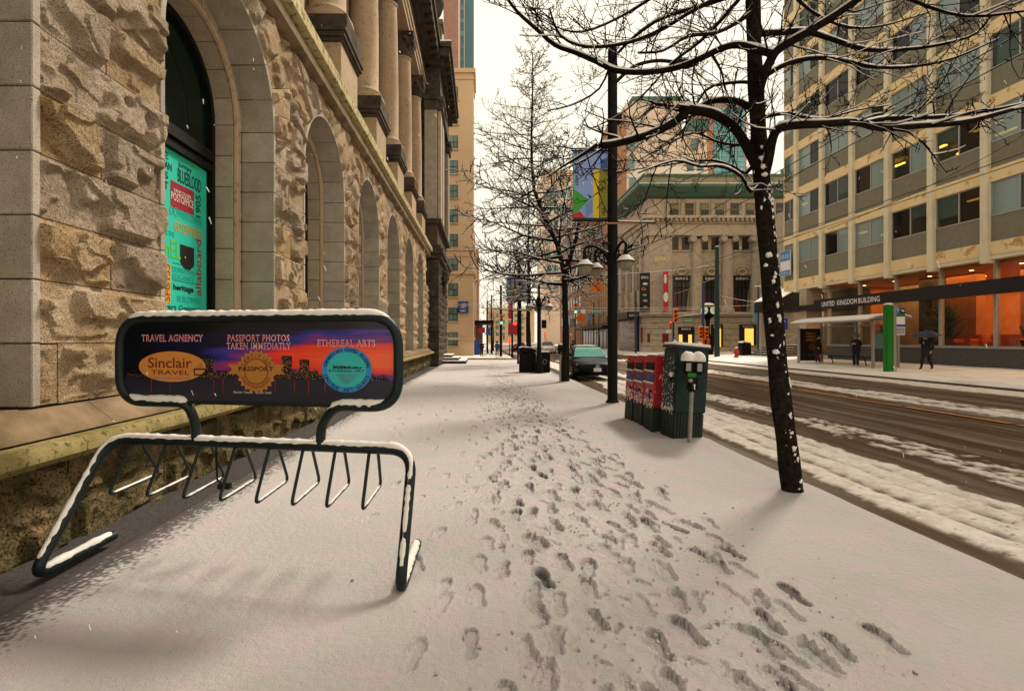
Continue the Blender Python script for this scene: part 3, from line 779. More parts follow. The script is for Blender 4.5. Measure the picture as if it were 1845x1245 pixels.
# the sign loop: rises from the bar, sweeps out, round the panel and back
SL, SR = Vector((-2.72, 3.85, 0)), Vector((-.57, 3.50, 0))
def sg(u, z): p = SL.lerp(SR, u); return Vector((p.x, p.y, z))
zt, zb = 1.76, 1.135
pa = onbar(353); pb = onbar(578)
loop = fillet([pa, Vector((pa.x, pa.y, .98)), sg(.26, zb), sg(0, zb), sg(0, zt), sg(1, zt), sg(1, zb), sg(.785, zb), Vector((pb.x, pb.y, .98)), pb], [.09, .10, .2, .22, .22, .2, .10, .09], 8)
part('sign_frame', MB().tube(loop, .034, 12), 'sign_frame', RK, 50, world=True)
sx = (SR - SL).normalized(); su = Vector((0, 0, 1)); sn = sx.cross(su)
inn = fillet([sg(0, zb + .02), sg(0, zt - .0), sg(1, zt), sg(1, zb + .02), sg(0, zb + .02)], .01, 2)
W_, H_ = (SR - SL).length, zt - zb
mid = SL.lerp(SR, .5) + Vector((0, 0, (zt + zb) / 2))
def rrect(w, h, r, n=6):
    out = []
    for cx, cy, a0 in ((w / 2 - r, h / 2 - r, 0), (-w / 2 + r, h / 2 - r, 90), (-w / 2 + r, -h / 2 + r, 180), (w / 2 - r, -h / 2 + r, 270)):
        for k in range(n + 1): a = R(a0 + 90 * k / n); out.append((cx + r * math.cos(a), cy + r * math.sin(a)))
    return out
pan = MB().prism([(a, .0, b) for a, b in rrect(W_, H_, .2)], (0, .02, 0))
PN = link('sign_panel', mesh_of(pan, 'sign_panel'), RK, 'sunset_print'); PN.location = mid - O; PN.rotation_euler = (0, 0, math.atan2(sx.y, sx.x))
rx, ux = Vector((1, 0, 0)), Vector((0, 0, 1))
def sp2(x, y): return Vector((x, 0, y))                            # panel-local point; photo px -> panel coordinates
def pp(px, py): return Vector(((px - 459) / 517 * W_ * 1.0 + 0, 0, (655 - py) / 172 * H_ * .98))
def ptxt(body, px, py, w, h, m, dpt, bold=.0, name='lettering', spacing=1):
    t = text_mb(body, pp(px, py), rx, ux, w / 517 * W_, h / 172 * H_, dpt, bold, spacing); return part(name, t, m, PN)
def disc(mb, c, rx_, rz_, y, n=40, a0=0):
    mb.poly([(c.x + rx_ * math.cos(2 * math.pi * k / n + a0), -y, c.z + rz_ * math.sin(2 * math.pi * k / n + a0)) for k in range(n)]); return mb
# skyline silhouette with lit windows, reflections in the water
sk = MB(); lt = MB(); rr = random.Random(9); x = -W_ / 2 + .06; base = -.128
while x < W_ / 2 - .07:
    w_ = rr.uniform(.016, .042); u = (x + W_ / 2) / W_
    h = rr.uniform(.03, .085) * (1 if .1 < u < .8 else .6)
    if abs(u - .33) < .02: h = .15
    if .60 < u < .64: h = .165
    if .66 < u < .69: h = .14
    sk.poly([(x, -.0025, base), (x + w_, -.0025, base), (x + w_, -.0025, base + h), (x, -.0025, base + h)])
    for k in range(int(w_ * h * 5200)):
        a, b = x + rr.random() * w_ * .9, base + rr.random() * h * .92; s = .0022 + .003 * rr.random()
        lt.poly([(a, -.003, b), (a + s, -.003, b), (a + s, -.003, b + s), (a, -.003, b + s)])
    x += w_ * rr.uniform(.8, 1.15)
rf = MB()
for px in (263, 385, 402, 300, 535, 500, 560, 590):
    c_ = pp(px, 700); part('light_reflection', MB().poly([(c_.x, -.0027, base - .005), (c_.x + .012, -.0027, base - .005), (c_.x + .01, -.0027, base - .12 * rr.uniform(.5, 1)), (c_.x + .002, -.0027, base - .11)]), 'ink_maroon', PN)
part('skyline', sk, 'ink_black', PN); part('skyline_lights', lt, 'ink_lights', PN)
for body, px, py, w, h in (('TRAVEL AGNENCY', 305, 609, 118, 13), ('PASSPORT PHOTOS', 470, 609, 112, 12), ('TAKEN IMMEDIATLY', 470, 625, 116, 12), ('ETHEREAL ARTS', 628, 619, 98, 12)):
    ptxt(body, px, py, w + 2, h + 1.4, 'ink_white', .004, .02, spacing=1.12); ptxt(body, px, py, w, h, 'ink_red', .0055, -.004, spacing=1.12)
ov = pp(305, 668); part('oval_badge', disc(MB(), ov, 66 / 517 * W_, 31 / 172 * H_, .004), 'ink_orange', PN)
ptxt('Sinclair', 301, 660, 86, 21, 'ink_maroon', .006, .008); ptxt('TRAVEL', 302, 680, 76, 9, 'ink_maroon', .006, .002); ptxt('Same location since 1987', 305, 691, 72, 4.5, 'ink_blue', .006)
c_ = pp(360, 676); e = MB()
for a, b in (((-.045, -.03), (-.045, .012)), ((-.045, -.03), (.045, -.03)), ((.045, -.03), (.05, .012)), ((-.05, .012), (.05, .012))): e.bar((c_.x + a[0], -.007, c_.z + a[1]), (c_.x + b[0], -.007, c_.z + b[1]), .004, 4)
part('ship_emblem', e, 'ink_black', PN); part('ship_sail', MB().poly([(c_.x - .04, -.007, c_.z + .018), (c_.x + .04, -.007, c_.z + .018), (c_.x + .005, -.007, c_.z + .06)]), 'ink_gold', PN)
se = pp(466, 676); gear = MB(); n = 44
gear.poly([(se.x + (.158 if k % 2 else .137) * math.cos(2 * math.pi * k / n), -.004, se.z + (.158 if k % 2 else .137) * math.sin(2 * math.pi * k / n)) for k in range(n)])
for s_ in (-1, 1): gear.poly([(se.x + s_ * .10, -.0036, se.z + .05), (se.x + s_ * .225, -.0036, se.z + .05), (se.x + s_ * .19, -.0036, se.z + .015), (se.x + s_ * .225, -.0036, se.z - .02), (se.x + s_ * .10, -.0036, se.z - .02)])
part('gold_seal', gear, 'ink_gold', PN)
part('seal_ring', disc(MB(), se, .095, .095, .005), 'ink_gold_dark', PN); part('seal_centre', disc(MB(), se, .085, .085, .0055), 'ink_gold', PN)
ptxt('PASSPORT', 466, 671, 64, 9, 'ink_black', .007, .012)
part('lettering', arc_text(MB(), 'CERTIFIED', se + Vector((0, -.006, 0)), rx, ux, .113, 160, 20, .028), 'ink_maroon', PN)
part('lettering', arc_text(MB(), 'PHOTOGRAPHER', se + Vector((0, -.006, 0)), rx, ux, .113, 200, 340, .022, True), 'ink_maroon', PN)
ci = pp(629, 671); part('round_badge', disc(MB(), ci, .185, .158, .004), 'ink_blue', PN); part('badge_centre', disc(MB(), ci, .145, .122, .005), 'ink_teal', PN)
part('lettering', arc_text(MB(), 'CANADIAN HAND BLOWN', ci + Vector((0, -.006, 0)), rx * 1.12, ux * .98, .143, 172, 8, .026), 'ink_black', PN)
part('lettering', arc_text(MB(), 'UNIQUE ART GLASS', ci + Vector((0, -.006, 0)), rx * 1.12, ux * .98, .143, 195, 345, .026, True), 'ink_black', PN)
ptxt('ETHEREAL ART', 629, 673, 62, 5, 'ink_black', .007)
tr_ = MB(); 
for k in range(16): a = ci.x - .10 + k * .0132; h = .008 + .016 * rr.random(); tr_.poly([(a, -.0065, ci.z + .008), (a + .011, -.0065, ci.z + .008), (a + .011, -.0065, ci.z + .008 + h), (a, -.0065, ci.z + .008 + h)])
part('badge_skyline', tr_, 'ink_black', PN)
for k in range(5): ptxt('MURANO GLASS'[:12 - k * 2], 629, 681 + k * 4, 36 - k * 6, 2.6, 'ink_maroon', .0066)
ptxt('Sinclair Centre', 442, 718, 36, 5, 'ink_pale', .006); ptxt('Lower Level', 480, 718, 28, 5, 'ink_pale', .006)
part('panel_edge', MB().box(-W_ / 2 + .18, W_ / 2 - .2, -.012, .025, -H_ / 2 - .006, -H_ / 2 + .016), 'sign_frame', PN)
rg2 = random.Random(4); sn_ = MB()
snow_on(main, TR, sn_, rg2, .88, .60, lim=.97); snow_on(loop[10:-10], .034, sn_, rg2, 1.0, .6)
for pt in hoops: snow_on(pt, .0115, sn_, rg2, .8, .55)
part('snow_cover', sn_, 'snow_cap', RK, 70, world=True)
# broken lock hanging on two hoops
lk = MB(); p = onbar(389); lk.tube([p + Vector((0, 0, -.02)), p + Vector((.0, .02, -.28)), p + Vector((.03, .05, -.32))], .008, 6); lk.box(p.x + .0, p.x + .09, p.y + .02, p.y + .06, .49, .53)
part('cable_lock', lk, 'black_metal', RK, world=True)

# ================================================================ teal poster in the arched window
XW = XP - .86
flat('poster_teal', (.02, .50, .36)); flat('poster_teal_dark', (.015, .36, .27)); flat('poster_lime', (.10, .50, .05)); flat('poster_orange', (.55, .30, .02)); flat('poster_red', (.28, .015, .03))
PO = tag(part('window_poster', MB().box(XW - .034, XW - .02, 5.97, 8.14, ZB + .1, 4.27), 'poster_teal', None), 'teal window poster covered in lettering about the old post office', 'poster')
def po(px, py): Yp = 922 * (-XW - .02) * 1.0 / (868 - px); return Vector((XW - .018, Yp, 1.6 + (612 - py) * Yp / 922))
def ptx(body, x0, y0, x1, y1, m, vert=False, bold=.01, dp=.002):
    a, b = po(x0, (y0 + y1) / 2), po(x1, (y0 + y1) / 2); zt_, zb_ = po((x0 + x1) / 2, y0).z, po((x0 + x1) / 2, y1).z
    c = Vector((XW - .018, (a.y + b.y) / 2, (zt_ + zb_) / 2)); w = b.y - a.y; h = zt_ - zb_
    if vert: t = text_mb(body, c, (0, 0, 1), (0, -1, 0), h, w, dp, bold)
    else: t = text_mb(body, c, (0, 1, 0), (0, 0, 1), w, h, dp, bold)
    part('lettering', t, m, PO)
def prect(x0, y0, x1, y1, m, dp=.001, name='print_block'):
    a, b = po(x0, y0), po(x1, y1); zc = po((x0 + x1) / 2, y0).z, po((x0 + x1) / 2, y1).z
    part(name, MB().poly([(XW - .018 + dp, a.y, zc[1]), (XW - .018 + dp, b.y, zc[1]), (XW - .018 + dp, b.y, zc[0]), (XW - .018 + dp, a.y, zc[0])]), m, PO)
ptx('EDITION', 297, 252, 320, 264, 'poster_teal_dark'); prect(325, 263, 366, 282, 'ink_black'); ptx('W.HASTINGS', 327, 268, 364, 278, 'poster_teal', dp=.003)
ptx('NOT A NUMBER', 326, 289, 362, 297, 'poster_lime'); ptx('jumpy', 326, 297, 350, 309, 'ink_black'); ptx('BLUEBLOOD', 325, 314, 366, 338, 'ink_black')
prect(312, 335, 354, 381, 'poster_red'); ptx('VANCOUVER', 317, 346, 349, 353, 'ink_pale', dp=.003); ptx('POSTOFFICE', 313, 354, 353, 368, 'ink_pale', dp=.003)
ptx('1905', 357, 352, 366, 392, 'ink_black', True); ptx('DOWNTOWN', 311, 382, 367, 398, 'poster_teal_dark')
ptx('GOLDEN YEARS', 319, 407, 368, 424, 'poster_orange'); ptx('ARE THE', 296, 415, 319, 424, 'poster_teal_dark')
ptx('E', 300, 274, 308, 286, 'ink_black'); ptx('VAN', 296, 291, 314, 305, 'ink_black'); ptx('S', 300, 309, 308, 322, 'ink_black'); ptx('T', 300, 327, 308, 341, 'ink_black')
ptx('inEL', 298, 432, 330, 464, 'poster_lime'); prect(300, 474, 312, 545, 'poster_orange'); ptx('SFU135', 301, 476, 311, 543, 'poster_red', True, dp=.003)
a_ = po(342, 460); part('print_block', MB().poly([(XW - .0165, a_.y + u * .2, a_.z + v * .22) for u, v in ((-.9, .6), (.9, .6), (.9, -.6), (.4, -.95), (0, -1.1), (-.4, -.95), (-.9, -.6))]), 'ink_black', PO)
ptx('allaboard', 357, 432, 367, 533, 'poster_red', True); ptx('heritage', 317, 514, 353, 528, 'ink_black', bold=.03); ptx('BUILDINGS', 324, 535, 366, 546, 'poster_teal_dark'); ptx('DOWNTOWN', 316, 484, 354, 494, 'poster_teal_dark'); ptx('ELEGANCE', 316, 496, 354, 506, 'poster_teal_dark'); ptx('great Gastown', 296, 550, 366, 562, 'ink_black')
prect(316, 478, 355, 478.8, 'ink_black'); prect(316, 508, 355, 508.8, 'ink_black')

# ================================================================ bare street trees with snow on the boughs
class Tree:
    def __init__(s, seed): s.rng = random.Random(seed); s.trunk = MB(); s.crown = MB(); s.snow = MB()
    def wander(s, p, d, L, n, curve=.12, lift=0.0):
        pts = [p.copy()]; d = d.normalized()
        for i in range(n):
            d = (d + Vector((s.rng.gauss(0, curve), s.rng.gauss(0, curve), s.rng.gauss(0, curve) + lift))).normalized()
            pts.append(pts[-1] + d * (L / n))
        return pts
    def limb(s, pts, r0, r1, n=6, mb=None, snow=True):
        m = len(pts); rad = [r0 + (r1 - r0) * i / (m - 1) for i in range(m)]
        (mb or s.crown).tube(pts, rad, n)
        if snow and r0 > .006: 
            sp = []; sr = []
            for i, p in enumerate(pts):
                t = pts[min(i + 1, m - 1)] - pts[max(i - 1, 0)]
                f = abs(t.normalized().z); k = max(0, 1 - f * 1.25)
                sp.append(p + Vector((0, 0, rad[i] * .90 + .0025))); sr.append(max(.0006, (rad[i] * .72 + .0055) * k * (.65 + .5 * s.rng.random())))
            s.snow.tube(sp, sr, 5)
    def twigs(s, pts, r, L, count, depth, spread=.9, lift=.05, minr=.0035, a0=.15):
        m = len(pts)
        for k in range(count):
            f = a0 + (1 - a0) * (k + s.rng.random()) / count; i = min(m - 2, int(f * (m - 1))); q = f * (m - 1) - i
            p = pts[i].lerp(pts[i + 1], q); t = (pts[i + 1] - pts[i]).normalized()
            ax = Vector((s.rng.gauss(0, 1), s.rng.gauss(0, 1), s.rng.gauss(0, .8) + .25)); ax = (ax - t * ax.dot(t)).normalized()
            d = (t * s.rng.uniform(.35, 1.0) + ax * spread).normalized(); l = L * s.rng.uniform(.5, 1.25) * (1 - .45 * f)
            n = 4 if depth > 1 else 3
            c = s.wander(p, d, l, n, .17, lift); r0 = max(minr, r * s.rng.uniform(.45, .7))
            s.limb(c, r0, max(minr * .6, r0 * .4), 4 if r0 > .007 else 3, snow=r0 > .006)
            if depth > 1: s.twigs(c, r0, l * .45, s.rng.choice((3, 4, 5)), depth - 1, spread, lift, minr, .2)
    def done(s, name, label, loc, group, patches=None):
        o = thing(name, label, 'tree', loc, group=group)
        part('trunk', s.trunk, 'bark', o, 60, world=True); part('crown', s.crown, 'twig', o, 60, world=True)
        part('snow_cover', s.snow, 'snow_cap', o, 60, world=True)
        if patches: part('snow_patches', patches, 'snow_cap', o, True, world=True, kind='stuff')
        return o
# --- the near tree, limbs laid out after the photograph, with real depth
T = Tree(21); TY = 5.33
def L3(*a): return [at(x, y, TY + d) for x, y, d in a]
def smooth_path(P, n=4):
    out = []
    for i in range(len(P) - 1):
        p0, p1, p2, p3 = P[max(i - 1, 0)], P[i], P[i + 1], P[min(i + 2, len(P) - 1)]
        for k in range(n):
            t = k / n; out.append(.5 * ((2 * p1) + (p2 - p0) * t + (2 * p0 - 5 * p1 + 4 * p2 - p3) * t * t + (3 * p1 - p0 - 3 * p2 + p3) * t ** 3))
    return out + [P[-1]]
tk = smooth_path(L3((1432, 905, 0), (1427, 880, 0), (1418, 800, 0), (1405, 700, 0), (1393, 560, 0), (1381, 420, 0), (1373, 330, .02), (1366, 230, .03), (1360, 120, .05), (1357, 10, .05), (1352, -130, .1), (1345, -330, .15)), 3)
nT = len(tk); rT = [(.165 if i == 0 else .132 if i == 1 else .118 if i == 2 else .108 - .05 * i / nT + .004 * math.sin(i * 1.7)) for i in range(nT)]
T.trunk.tube(tk, rT, 14)
limbs = [
    (L3((1370, 318, 0), (1355, 285, -.1), (1328, 236, -.2), (1290, 208, -.35), (1255, 200, -.5), (1228, 196, -.6)), .05, .04),
    (L3((1240, 198, -.55), (1222, 215, -.6), (1190, 234, -.7), (1150, 249, -.85), (1105, 260, -1.0), (1082, 262, -1.1)), .042, .026),
    (L3((1364, 205, .02), (1345, 190, .2), (1315, 181, .45), (1280, 184, .7), (1255, 196, .9), (1225, 200, 1.1), (1185, 190, 1.3), (1150, 215, 1.5)), .042, .012),
    (L3((1374, 330, 0), (1384, 290, -.1), (1392, 250, -.2), (1405, 232, -.3), (1440, 226, -.45), (1490, 224, -.6), (1540, 221, -.7), (1590, 232, -.8), (1650, 228, -.9), (1730, 222, -1), (1790, 208, -1.05), (1850, 190, -1.1)), .052, .014),
    (L3((1560, 222, -.75), (1600, 214, -.6), (1680, 212, -.4), (1760, 204, -.3), (1850, 186, -.2)), .022, .010),
    (L3((1362, 190, .02), (1371, 150, -.1), (1388, 110, -.2), (1405, 88, -.3), (1450, 62, -.5), (1510, 25, -.7), (1560, -10, -.9), (1640, -60, -1.1)), .055, .022),
    (L3((1392, 98, -.2), (1362, 90, -.3), (1330, 82, -.35), (1300, 88, -.4), (1262, 106, -.5), (1215, 124, -.6), (1160, 131, -.75), (1110, 128, -.9), (1075, 112, -1), (1035, 95, -1.1), (1000, 82, -1.2), (965, 52, -1.3), (932, 22, -1.4), (905, -15, -1.5)), .036, .010),
    (L3((1360, 62, .05), (1400, 60, .2), (1450, 57, .4), (1500, 72, .6), (1560, 90, .8), (1630, 90, .9), (1700, 80, 1.0), (1760, 60, 1.1), (1790, 20, 1.2)), .036, .010),
    (L3((1382, 135, -.1), (1420, 115, .1), (1470, 105, .3), (1520, 110, .5), (1580, 122, .6), (1650, 120, .7), (1720, 105, .8), (1800, 70, .9)), .028, .009),
    (L3((1355, -30, .1), (1310, 25, .4), (1262, 75, .8), (1210, 115, 1.2), (1170, 160, 1.5), (1120, 205, 1.8), (1060, 235, 2.1)), .024, .006),
    (L3((1356, -60, .1), (1300, -10, -.2), (1240, 25, -.5), (1190, 55, -.8), (1130, 78, -1), (1060, 85, -1.2), (1010, 65, -1.4), (990, 15, -1.5)), .024, .007),
    (L3((1352, -150, .1), (1280, -80, .4), (1200, -20, .8), (1120, 30, 1.1), (1050, 58, 1.4), (1000, 48, 1.7), (940, 10, 2)), .023, .006),
    (L3((1350, -200, .1), (1420, -130, -.3), (1520, -60, -.6), (1640, 0, -.9), (1740, 30, -1.1), (1850, 20, -1.3)), .026, .008),
    (L3((1366, 280, .03), (1345, 312, .3), (1320, 300, .6), (1285, 290, 1), (1240, 292, 1.4), (1190, 300, 1.8), (1110, 310, 2.2)), .022, .006),
    (L3((1372, 330, 0), (1352, 345, -.2), (1335, 318, -.4), (1300, 300, -.6), (1260, 300, -.8), (1215, 290, -1), (1150, 312, -1.2)), .020, .006),
    (L3((1365, 215, 0), (1420, 205, .4), (1480, 215, .8), (1540, 200, 1.2), (1600, 190, 1.5)), .020, .006),
    (L3((1354, -80, .1), (1400, -40, .5), (1460, 20, .9), (1530, 50, 1.3), (1600, 45, 1.6), (1680, 20, 1.9)), .026, .007),
    (L3((1358, 20, .05), (1330, 40, -.3), (1290, 60, -.6), (1240, 66, -.9), (1195, 92, -1.1), (1150, 96, -1.3)), .024, .007),
    (L3((1356, -20, .05), (1270, 10, .6), (1180, 40, 1.0), (1110, 100, 1.4), (1080, 160, 1.7), (1030, 190, 2.0), (985, 200, 2.3)), .026, .007),
    (L3((1362, 150, 0), (1320, 150, .5), (1270, 165, .9), (1230, 235, 1.3), (1180, 270, 1.6)), .020, .006),
    (L3((1366, 250, 0), (1330, 262, .4), (1290, 255, .8), (1250, 240, 1.2), (1200, 262, 1.6), (1150, 290, 2.0)), .018, .006),
    (L3((1280, 95, -.45), (1300, 130, -.3), (1305, 160, -.2)), .016, .006),
    (L3((1075, 262, -1.1), (1040, 285, -1.2), (1015, 300, -1.3), (985, 320, -1.4)), .018, .005),
]
for P, r0, r1 in limbs:
    P = smooth_path(P, 3)
    big = r0 > .05
    T.limb(P, r0, r1, 8 if r0 > .03 else 6, T.trunk if big else None)
    Lm = sum((P[i + 1] - P[i]).length for i in range(len(P) - 1))
    T.twigs(P, min(.018, max(.010, r1 * 1.1)), .80, int(5 + Lm * 5.4), 3, .85, .05, .0034)
pt_ = MB(); rr = random.Random(8)
for k in range(90):                                           # flakes of snow stuck to the trunk on the weather side
    i = rr.randint(3, nT - 14); p = tk[i].lerp(tk[i + 1], rr.random()); a = R(-90 + rr.gauss(25, 34)); r_ = rT[i] * .97; z = .006 + .016 * rr.random() ** 2
    pt_.blob(p + Vector((r_ * math.cos(a), r_ * math.sin(a), 0)), z * rr.uniform(.6, 1.3), z * .5, z * rr.uniform(.6, 1.8), k, 1.1, 7, 6)
for (x, y, s) in ((1376, 300, .036), (1378, 315, .03), (1385, 460, .034), (1380, 478, .022), (1398, 634, .036), (1372, 285, .03)):
    p = at(x, y, TY - .09); pt_.blob(p, s, s * .7, s * .8, x, .6, 8, 6)
T.done('street_tree', 'bare leaning street tree beside the kerb with snow flecks on its dark trunk', (3.25, TY, 0), 'bare street trees', pt_)

# --- excurrent trees further along the kerb
def oak(seed, x, y, z0, h, crown_r, label, fork=None, nb=52, dens=1., tr=.15, first=.30, minr=.006):
    t = Tree(seed); rng = t.rng
    base = Vector((x, y, z0 - .1))
    P = [base + Vector((.03 * math.sin(k * 1.3 + seed), .03 * math.cos(k * 1.1), h * k / 12)) for k in range(13)]
    if fork: 
        for k in range(13):
            f = k / 12; P[k].x += fork * sm(.33, .62, f)
    rad = [tr * (1.25 if k == 0 else 1) * (1 - .93 * (k / 12) ** .8) + .006 for k in range(13)]
    t.trunk.tube(smooth_path(P, 1), rad, 10)
    if fork:
        Q = smooth_path([P[4] + Vector((0, 0, .1)), P[4] + Vector((.28, -.1, .8)), P[4] + Vector((.5, -.2, 1.8)), P[4] + Vector((.55, -.3, 3.2)), P[4] + Vector((.8, -.3, 5.0))], 3)
        t.limb(Q, tr * .62, .02, 8, t.trunk); t.twigs(Q, .03, 1.6, 18, 3, .9, .02, minr)
    ga = 0
    for k in range(nb):
        f = first + (1 - first) * (k / nb) ** .92; i = min(11, int(f * 12)); p = P[i].lerp(P[i + 1], f * 12 - i)
        ga += 2.4 + rng.gauss(0, .3)
        l = crown_r * (1.12 - .92 * ((f - first) / (1 - first)) ** 1.15) * rng.uniform(.75, 1.15)
        up = -.06 + .55 * (f - first) / (1 - first) + rng.gauss(0, .1)
        d = Vector((math.cos(ga), math.sin(ga), up)); n = 6
        c = t.wander(p, d, l, n, .09, .035); r0 = max(.012, .05 * l / crown_r * (1.15 - f * .6))
        t.limb(c, r0, .006, 5)
        t.twigs(c, r0 * .75, l * .38, int(dens * (5 + l * 2.6)), 2, .85, .04, minr, .12)
    return t.done('street_tree', label, (x, y, z0), 'bare street trees')
oak(31, 3.16, 19.4, 0, 12.6, 3.5, 'bare tree with forked trunk and snowy boughs in front of the parked black car', fork=-1.25, nb=80, dens=1.4, first=.30, minr=.0068)
oak(32, 3.15, 34.5, slope(34), 11.5, 3.6, 'bare tree with dark trunk behind the black litter bin', nb=52, dens=1.1, tr=.2, first=.33, minr=.010)
for i, (x, y, h, lb_) in enumerate(((.9, 78, 10, 'thin bare tree on the opposite pavement near the blue hoarding'), (2.2, 96, 10, 'thin bare tree far down the opposite pavement'), (20.0, 66, 6.5, 'small bare tree at the kerb beside the columned store'), (19.2, 84, 9, 'bare tree outside the finned grey building'), (19.0, 104, 10, 'bare tree outside the brick block down the street'))):
    oak(40 + i, x, y, slope(y) if x < 10 else .05, h, 2.4, lb_, nb=22, dens=.55, tr=.13, first=.3, minr=.012)
# ================================================================ office building across the street
mat('uk_band', (.84, .67, .38), (.80, .60, .30), .7, .7, .2, 50, c3=(.50, .28, .10), s3=1.6, t3=.63)
mat('uk_column', (.78, .70, .50), (.68, .60, .42), 1.2, .7, .2, 50)
mat('uk_spandrel', (.22, .205, .145), (.175, .165, .115), 4, .85, .5, 160, c3=(.33, .30, .23), s3=120, t3=.58)
mat('uk_granite', (.085, .08, .075), (.05, .048, .046), 9, .5, .2, 120, .4, c3=(.14, .13, .12), s3=60, t3=.6)
mat('uk_fascia', (.006, .006, .007), None, rough=.35); mat('alu', (.42, .41, .38), (.36, .35, .32), 5, .45, metal=.3)
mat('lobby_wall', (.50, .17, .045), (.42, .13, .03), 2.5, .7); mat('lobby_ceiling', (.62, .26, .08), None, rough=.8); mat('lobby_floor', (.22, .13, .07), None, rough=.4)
mat('room_wall', (.30, .22, .14), (.16, .12, .08), .6, .9); mat('blind', (.62, .74, .66), (.52, .66, .6), .6, .8, rand=.18); mat('sofa', (.62, .13, .02), (.50, .10, .015), 5, .8)
mat('tube_light', (1, .7, .25), None, emit=(1, .50, .05), estr=7); mat('downlight', (1, .8, .5), None, emit=(1, .75, .4), estr=3)
mat('leaf', (.03, .07, .02), (.07, .10, .02), 9, .6); mat('planter', (.50, .38, .12), None, rough=.6)
glass('glass_office', (.75, .82, .78), .66, .03, (.03, .04, .04)); glass('glass_reflect', (.5, .6, .58), .28, .06, (.30, .40, .38)); glass('glass_shade', (.3, .3, .28), .5, .03, (.012, .012, .012)); glass('glass_lobby', (.95, .93, .88), .86, .02, (.05, .05, .05))
UX = 23.0
UK = thing('office_building', 'mid-century office block with cream concrete grid, grey spandrels and lit lobby', 'building', (27, 28, .3))
def ub(name, mb, m, parent=None, **k): return part(name, mb, m, parent or UK, world=True, **k)
cols = [37.27 - 2.8 * k for k in range(10)]                  # 37.27 ... 12.07
edges = [38.9] + cols
NF = 8; ZF = [5.4 + 3.3 * k for k in range(NF + 1)]
yA, yB = 38.9, cols[-1]
for yc in cols:
    ub('column', MB().box(UX - .22, UX + .2, yc - .16, yc + .16, 5.05, ZF[-1] + .6), 'uk_column', bevel=.02)
rg3 = random.Random(12)
me_sp = {}
for k in range(NF):
    z = ZF[k]
    ub('floor_slab', MB().box(UX + .06, UX + 9, yB, yA, z + .02, z + .25), 'room_wall')
    for i in range(len(edges) - 1):
        y1, y0 = edges[i], edges[i + 1]; a, b = y0 + (.16 if y0 > yB else 0), y1 - (.16 if i else 0)
        ub('concrete_band', MB().box(UX - .06, UX + .1, a + .004, b - .004, z, z + .60), 'uk_band')
        ub('spandrel', MB().box(UX + .0, UX + .1, a + .004, b - .004, z + .603, z + 1.75), 'uk_spandrel')
        wz0, wz1 = z + 1.752, z + 3.297; c = (a + b) / 2
        f = MB().box(UX - .02, UX + .10, a, b, wz0, wz0 + .06).box(UX + .0, UX + .10, a, b, wz1 - .05, wz1).box(UX + .0, UX + .09, c - .03, c + .03, wz0 + .06, wz1 - .05)
        for yy_ in (a, b - .05): f.box(UX + .0, UX + .09, yy_, yy_ + .05, wz0 + .06, wz1 - .05)
        w_ = ub('window', f, 'alu')
        bl = rg3.random()
        for s_, (p, q) in enumerate(((a + .05, c - .03), (c + .03, b - .05))):
            ub('pane', MB().box(UX + .04, UX + .052, p, q, wz0 + .06, wz1 - .05), rg3.choice(('glass_office', 'glass_reflect', 'glass_reflect', 'glass_shade')), w_)
            if rg3.random() < .42:
                d = rg3.choice((0, 0, .3, .6)); ub('blind', MB().box(UX + .062, UX + .075, p, q, wz0 + .06 + d * 1.4, wz1 - .05), 'blind', w_)
        if rg3.random() < .30 or (k in (0, 1) and i in (4, 5, 6)):
            zz = wz1 - .25 - .1 * rg3.random()
            for t_ in range(rg3.choice((1, 2, 2))):
                xx = UX + .9 + t_ * 1.6 + rg3.random() * .4
                ub('ceiling_lamp', MB().box(xx, xx + .16, a + .3, b - .3 - .8 * rg3.random(), zz, zz + .06), 'tube_light', w_)
        if rg3.random() < .5: ub('room_partition', MB().box(UX + 1.2, UX + 5, b - .1, b, z + .3, z + 3.3), 'room_wall', w_)
ub('room_back_wall', MB().box(UX + 5, UX + 5.2, yB, yA, 5.4, ZF[-1]), 'room_wall')
ub('roof', MB().box(UX - .1, UX + 16, yB, yA, ZF[-1], ZF[-1] + .8), 'uk_band')
ub('end_wall', MB().box(UX + .1, UX + 16, yA, yA + .25, 5.4, ZF[-1]), 'uk_band')
ub('end_wall', MB().box(UX + .1, UX + 16, yB - .25, yB, .3, ZF[-1]), 'uk_band')
ub('soffit', MB().box(UX - .04, UX + 16, yB, yA, 5.22, 5.395), 'uk_column')
# lobby
GX = UX + .42; yL = 34.48
ub('plinth', MB().box(GX - .1, GX + .25, yB, yL, -.1, 1.18), 'uk_granite'); ub('plinth_cap', MB().box(GX - .15, GX + .28, yB, yL, 1.182, 1.24), 'alu')
for yc in cols[1:]:
    ub('lobby_post', MB().box(GX - .09, GX + .09, yc - .07, yc + .07, 1.242, 5.215), 'alu')
lw = [yL] + cols[2:]
for i in range(len(lw) - 1):
    ub('lobby_pane', MB().box(GX - .012, GX, lw[i + 1] + .07, lw[i] - .07, 1.242, 5.215), 'glass_lobby')
    ub('lobby_rail', MB().box(GX - .05, GX + .03, lw[i + 1] + .07, lw[i] - .07, 1.242, 1.3), 'alu')
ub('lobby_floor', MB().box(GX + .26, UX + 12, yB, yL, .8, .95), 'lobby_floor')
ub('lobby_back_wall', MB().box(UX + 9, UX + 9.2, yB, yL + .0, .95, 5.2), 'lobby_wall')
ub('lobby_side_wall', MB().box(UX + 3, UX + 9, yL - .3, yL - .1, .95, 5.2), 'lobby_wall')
ub('lobby_ceiling', MB().box(GX + .1, UX + 9, yB, yL - .05, 5.08, 5.2), 'lobby_ceiling')
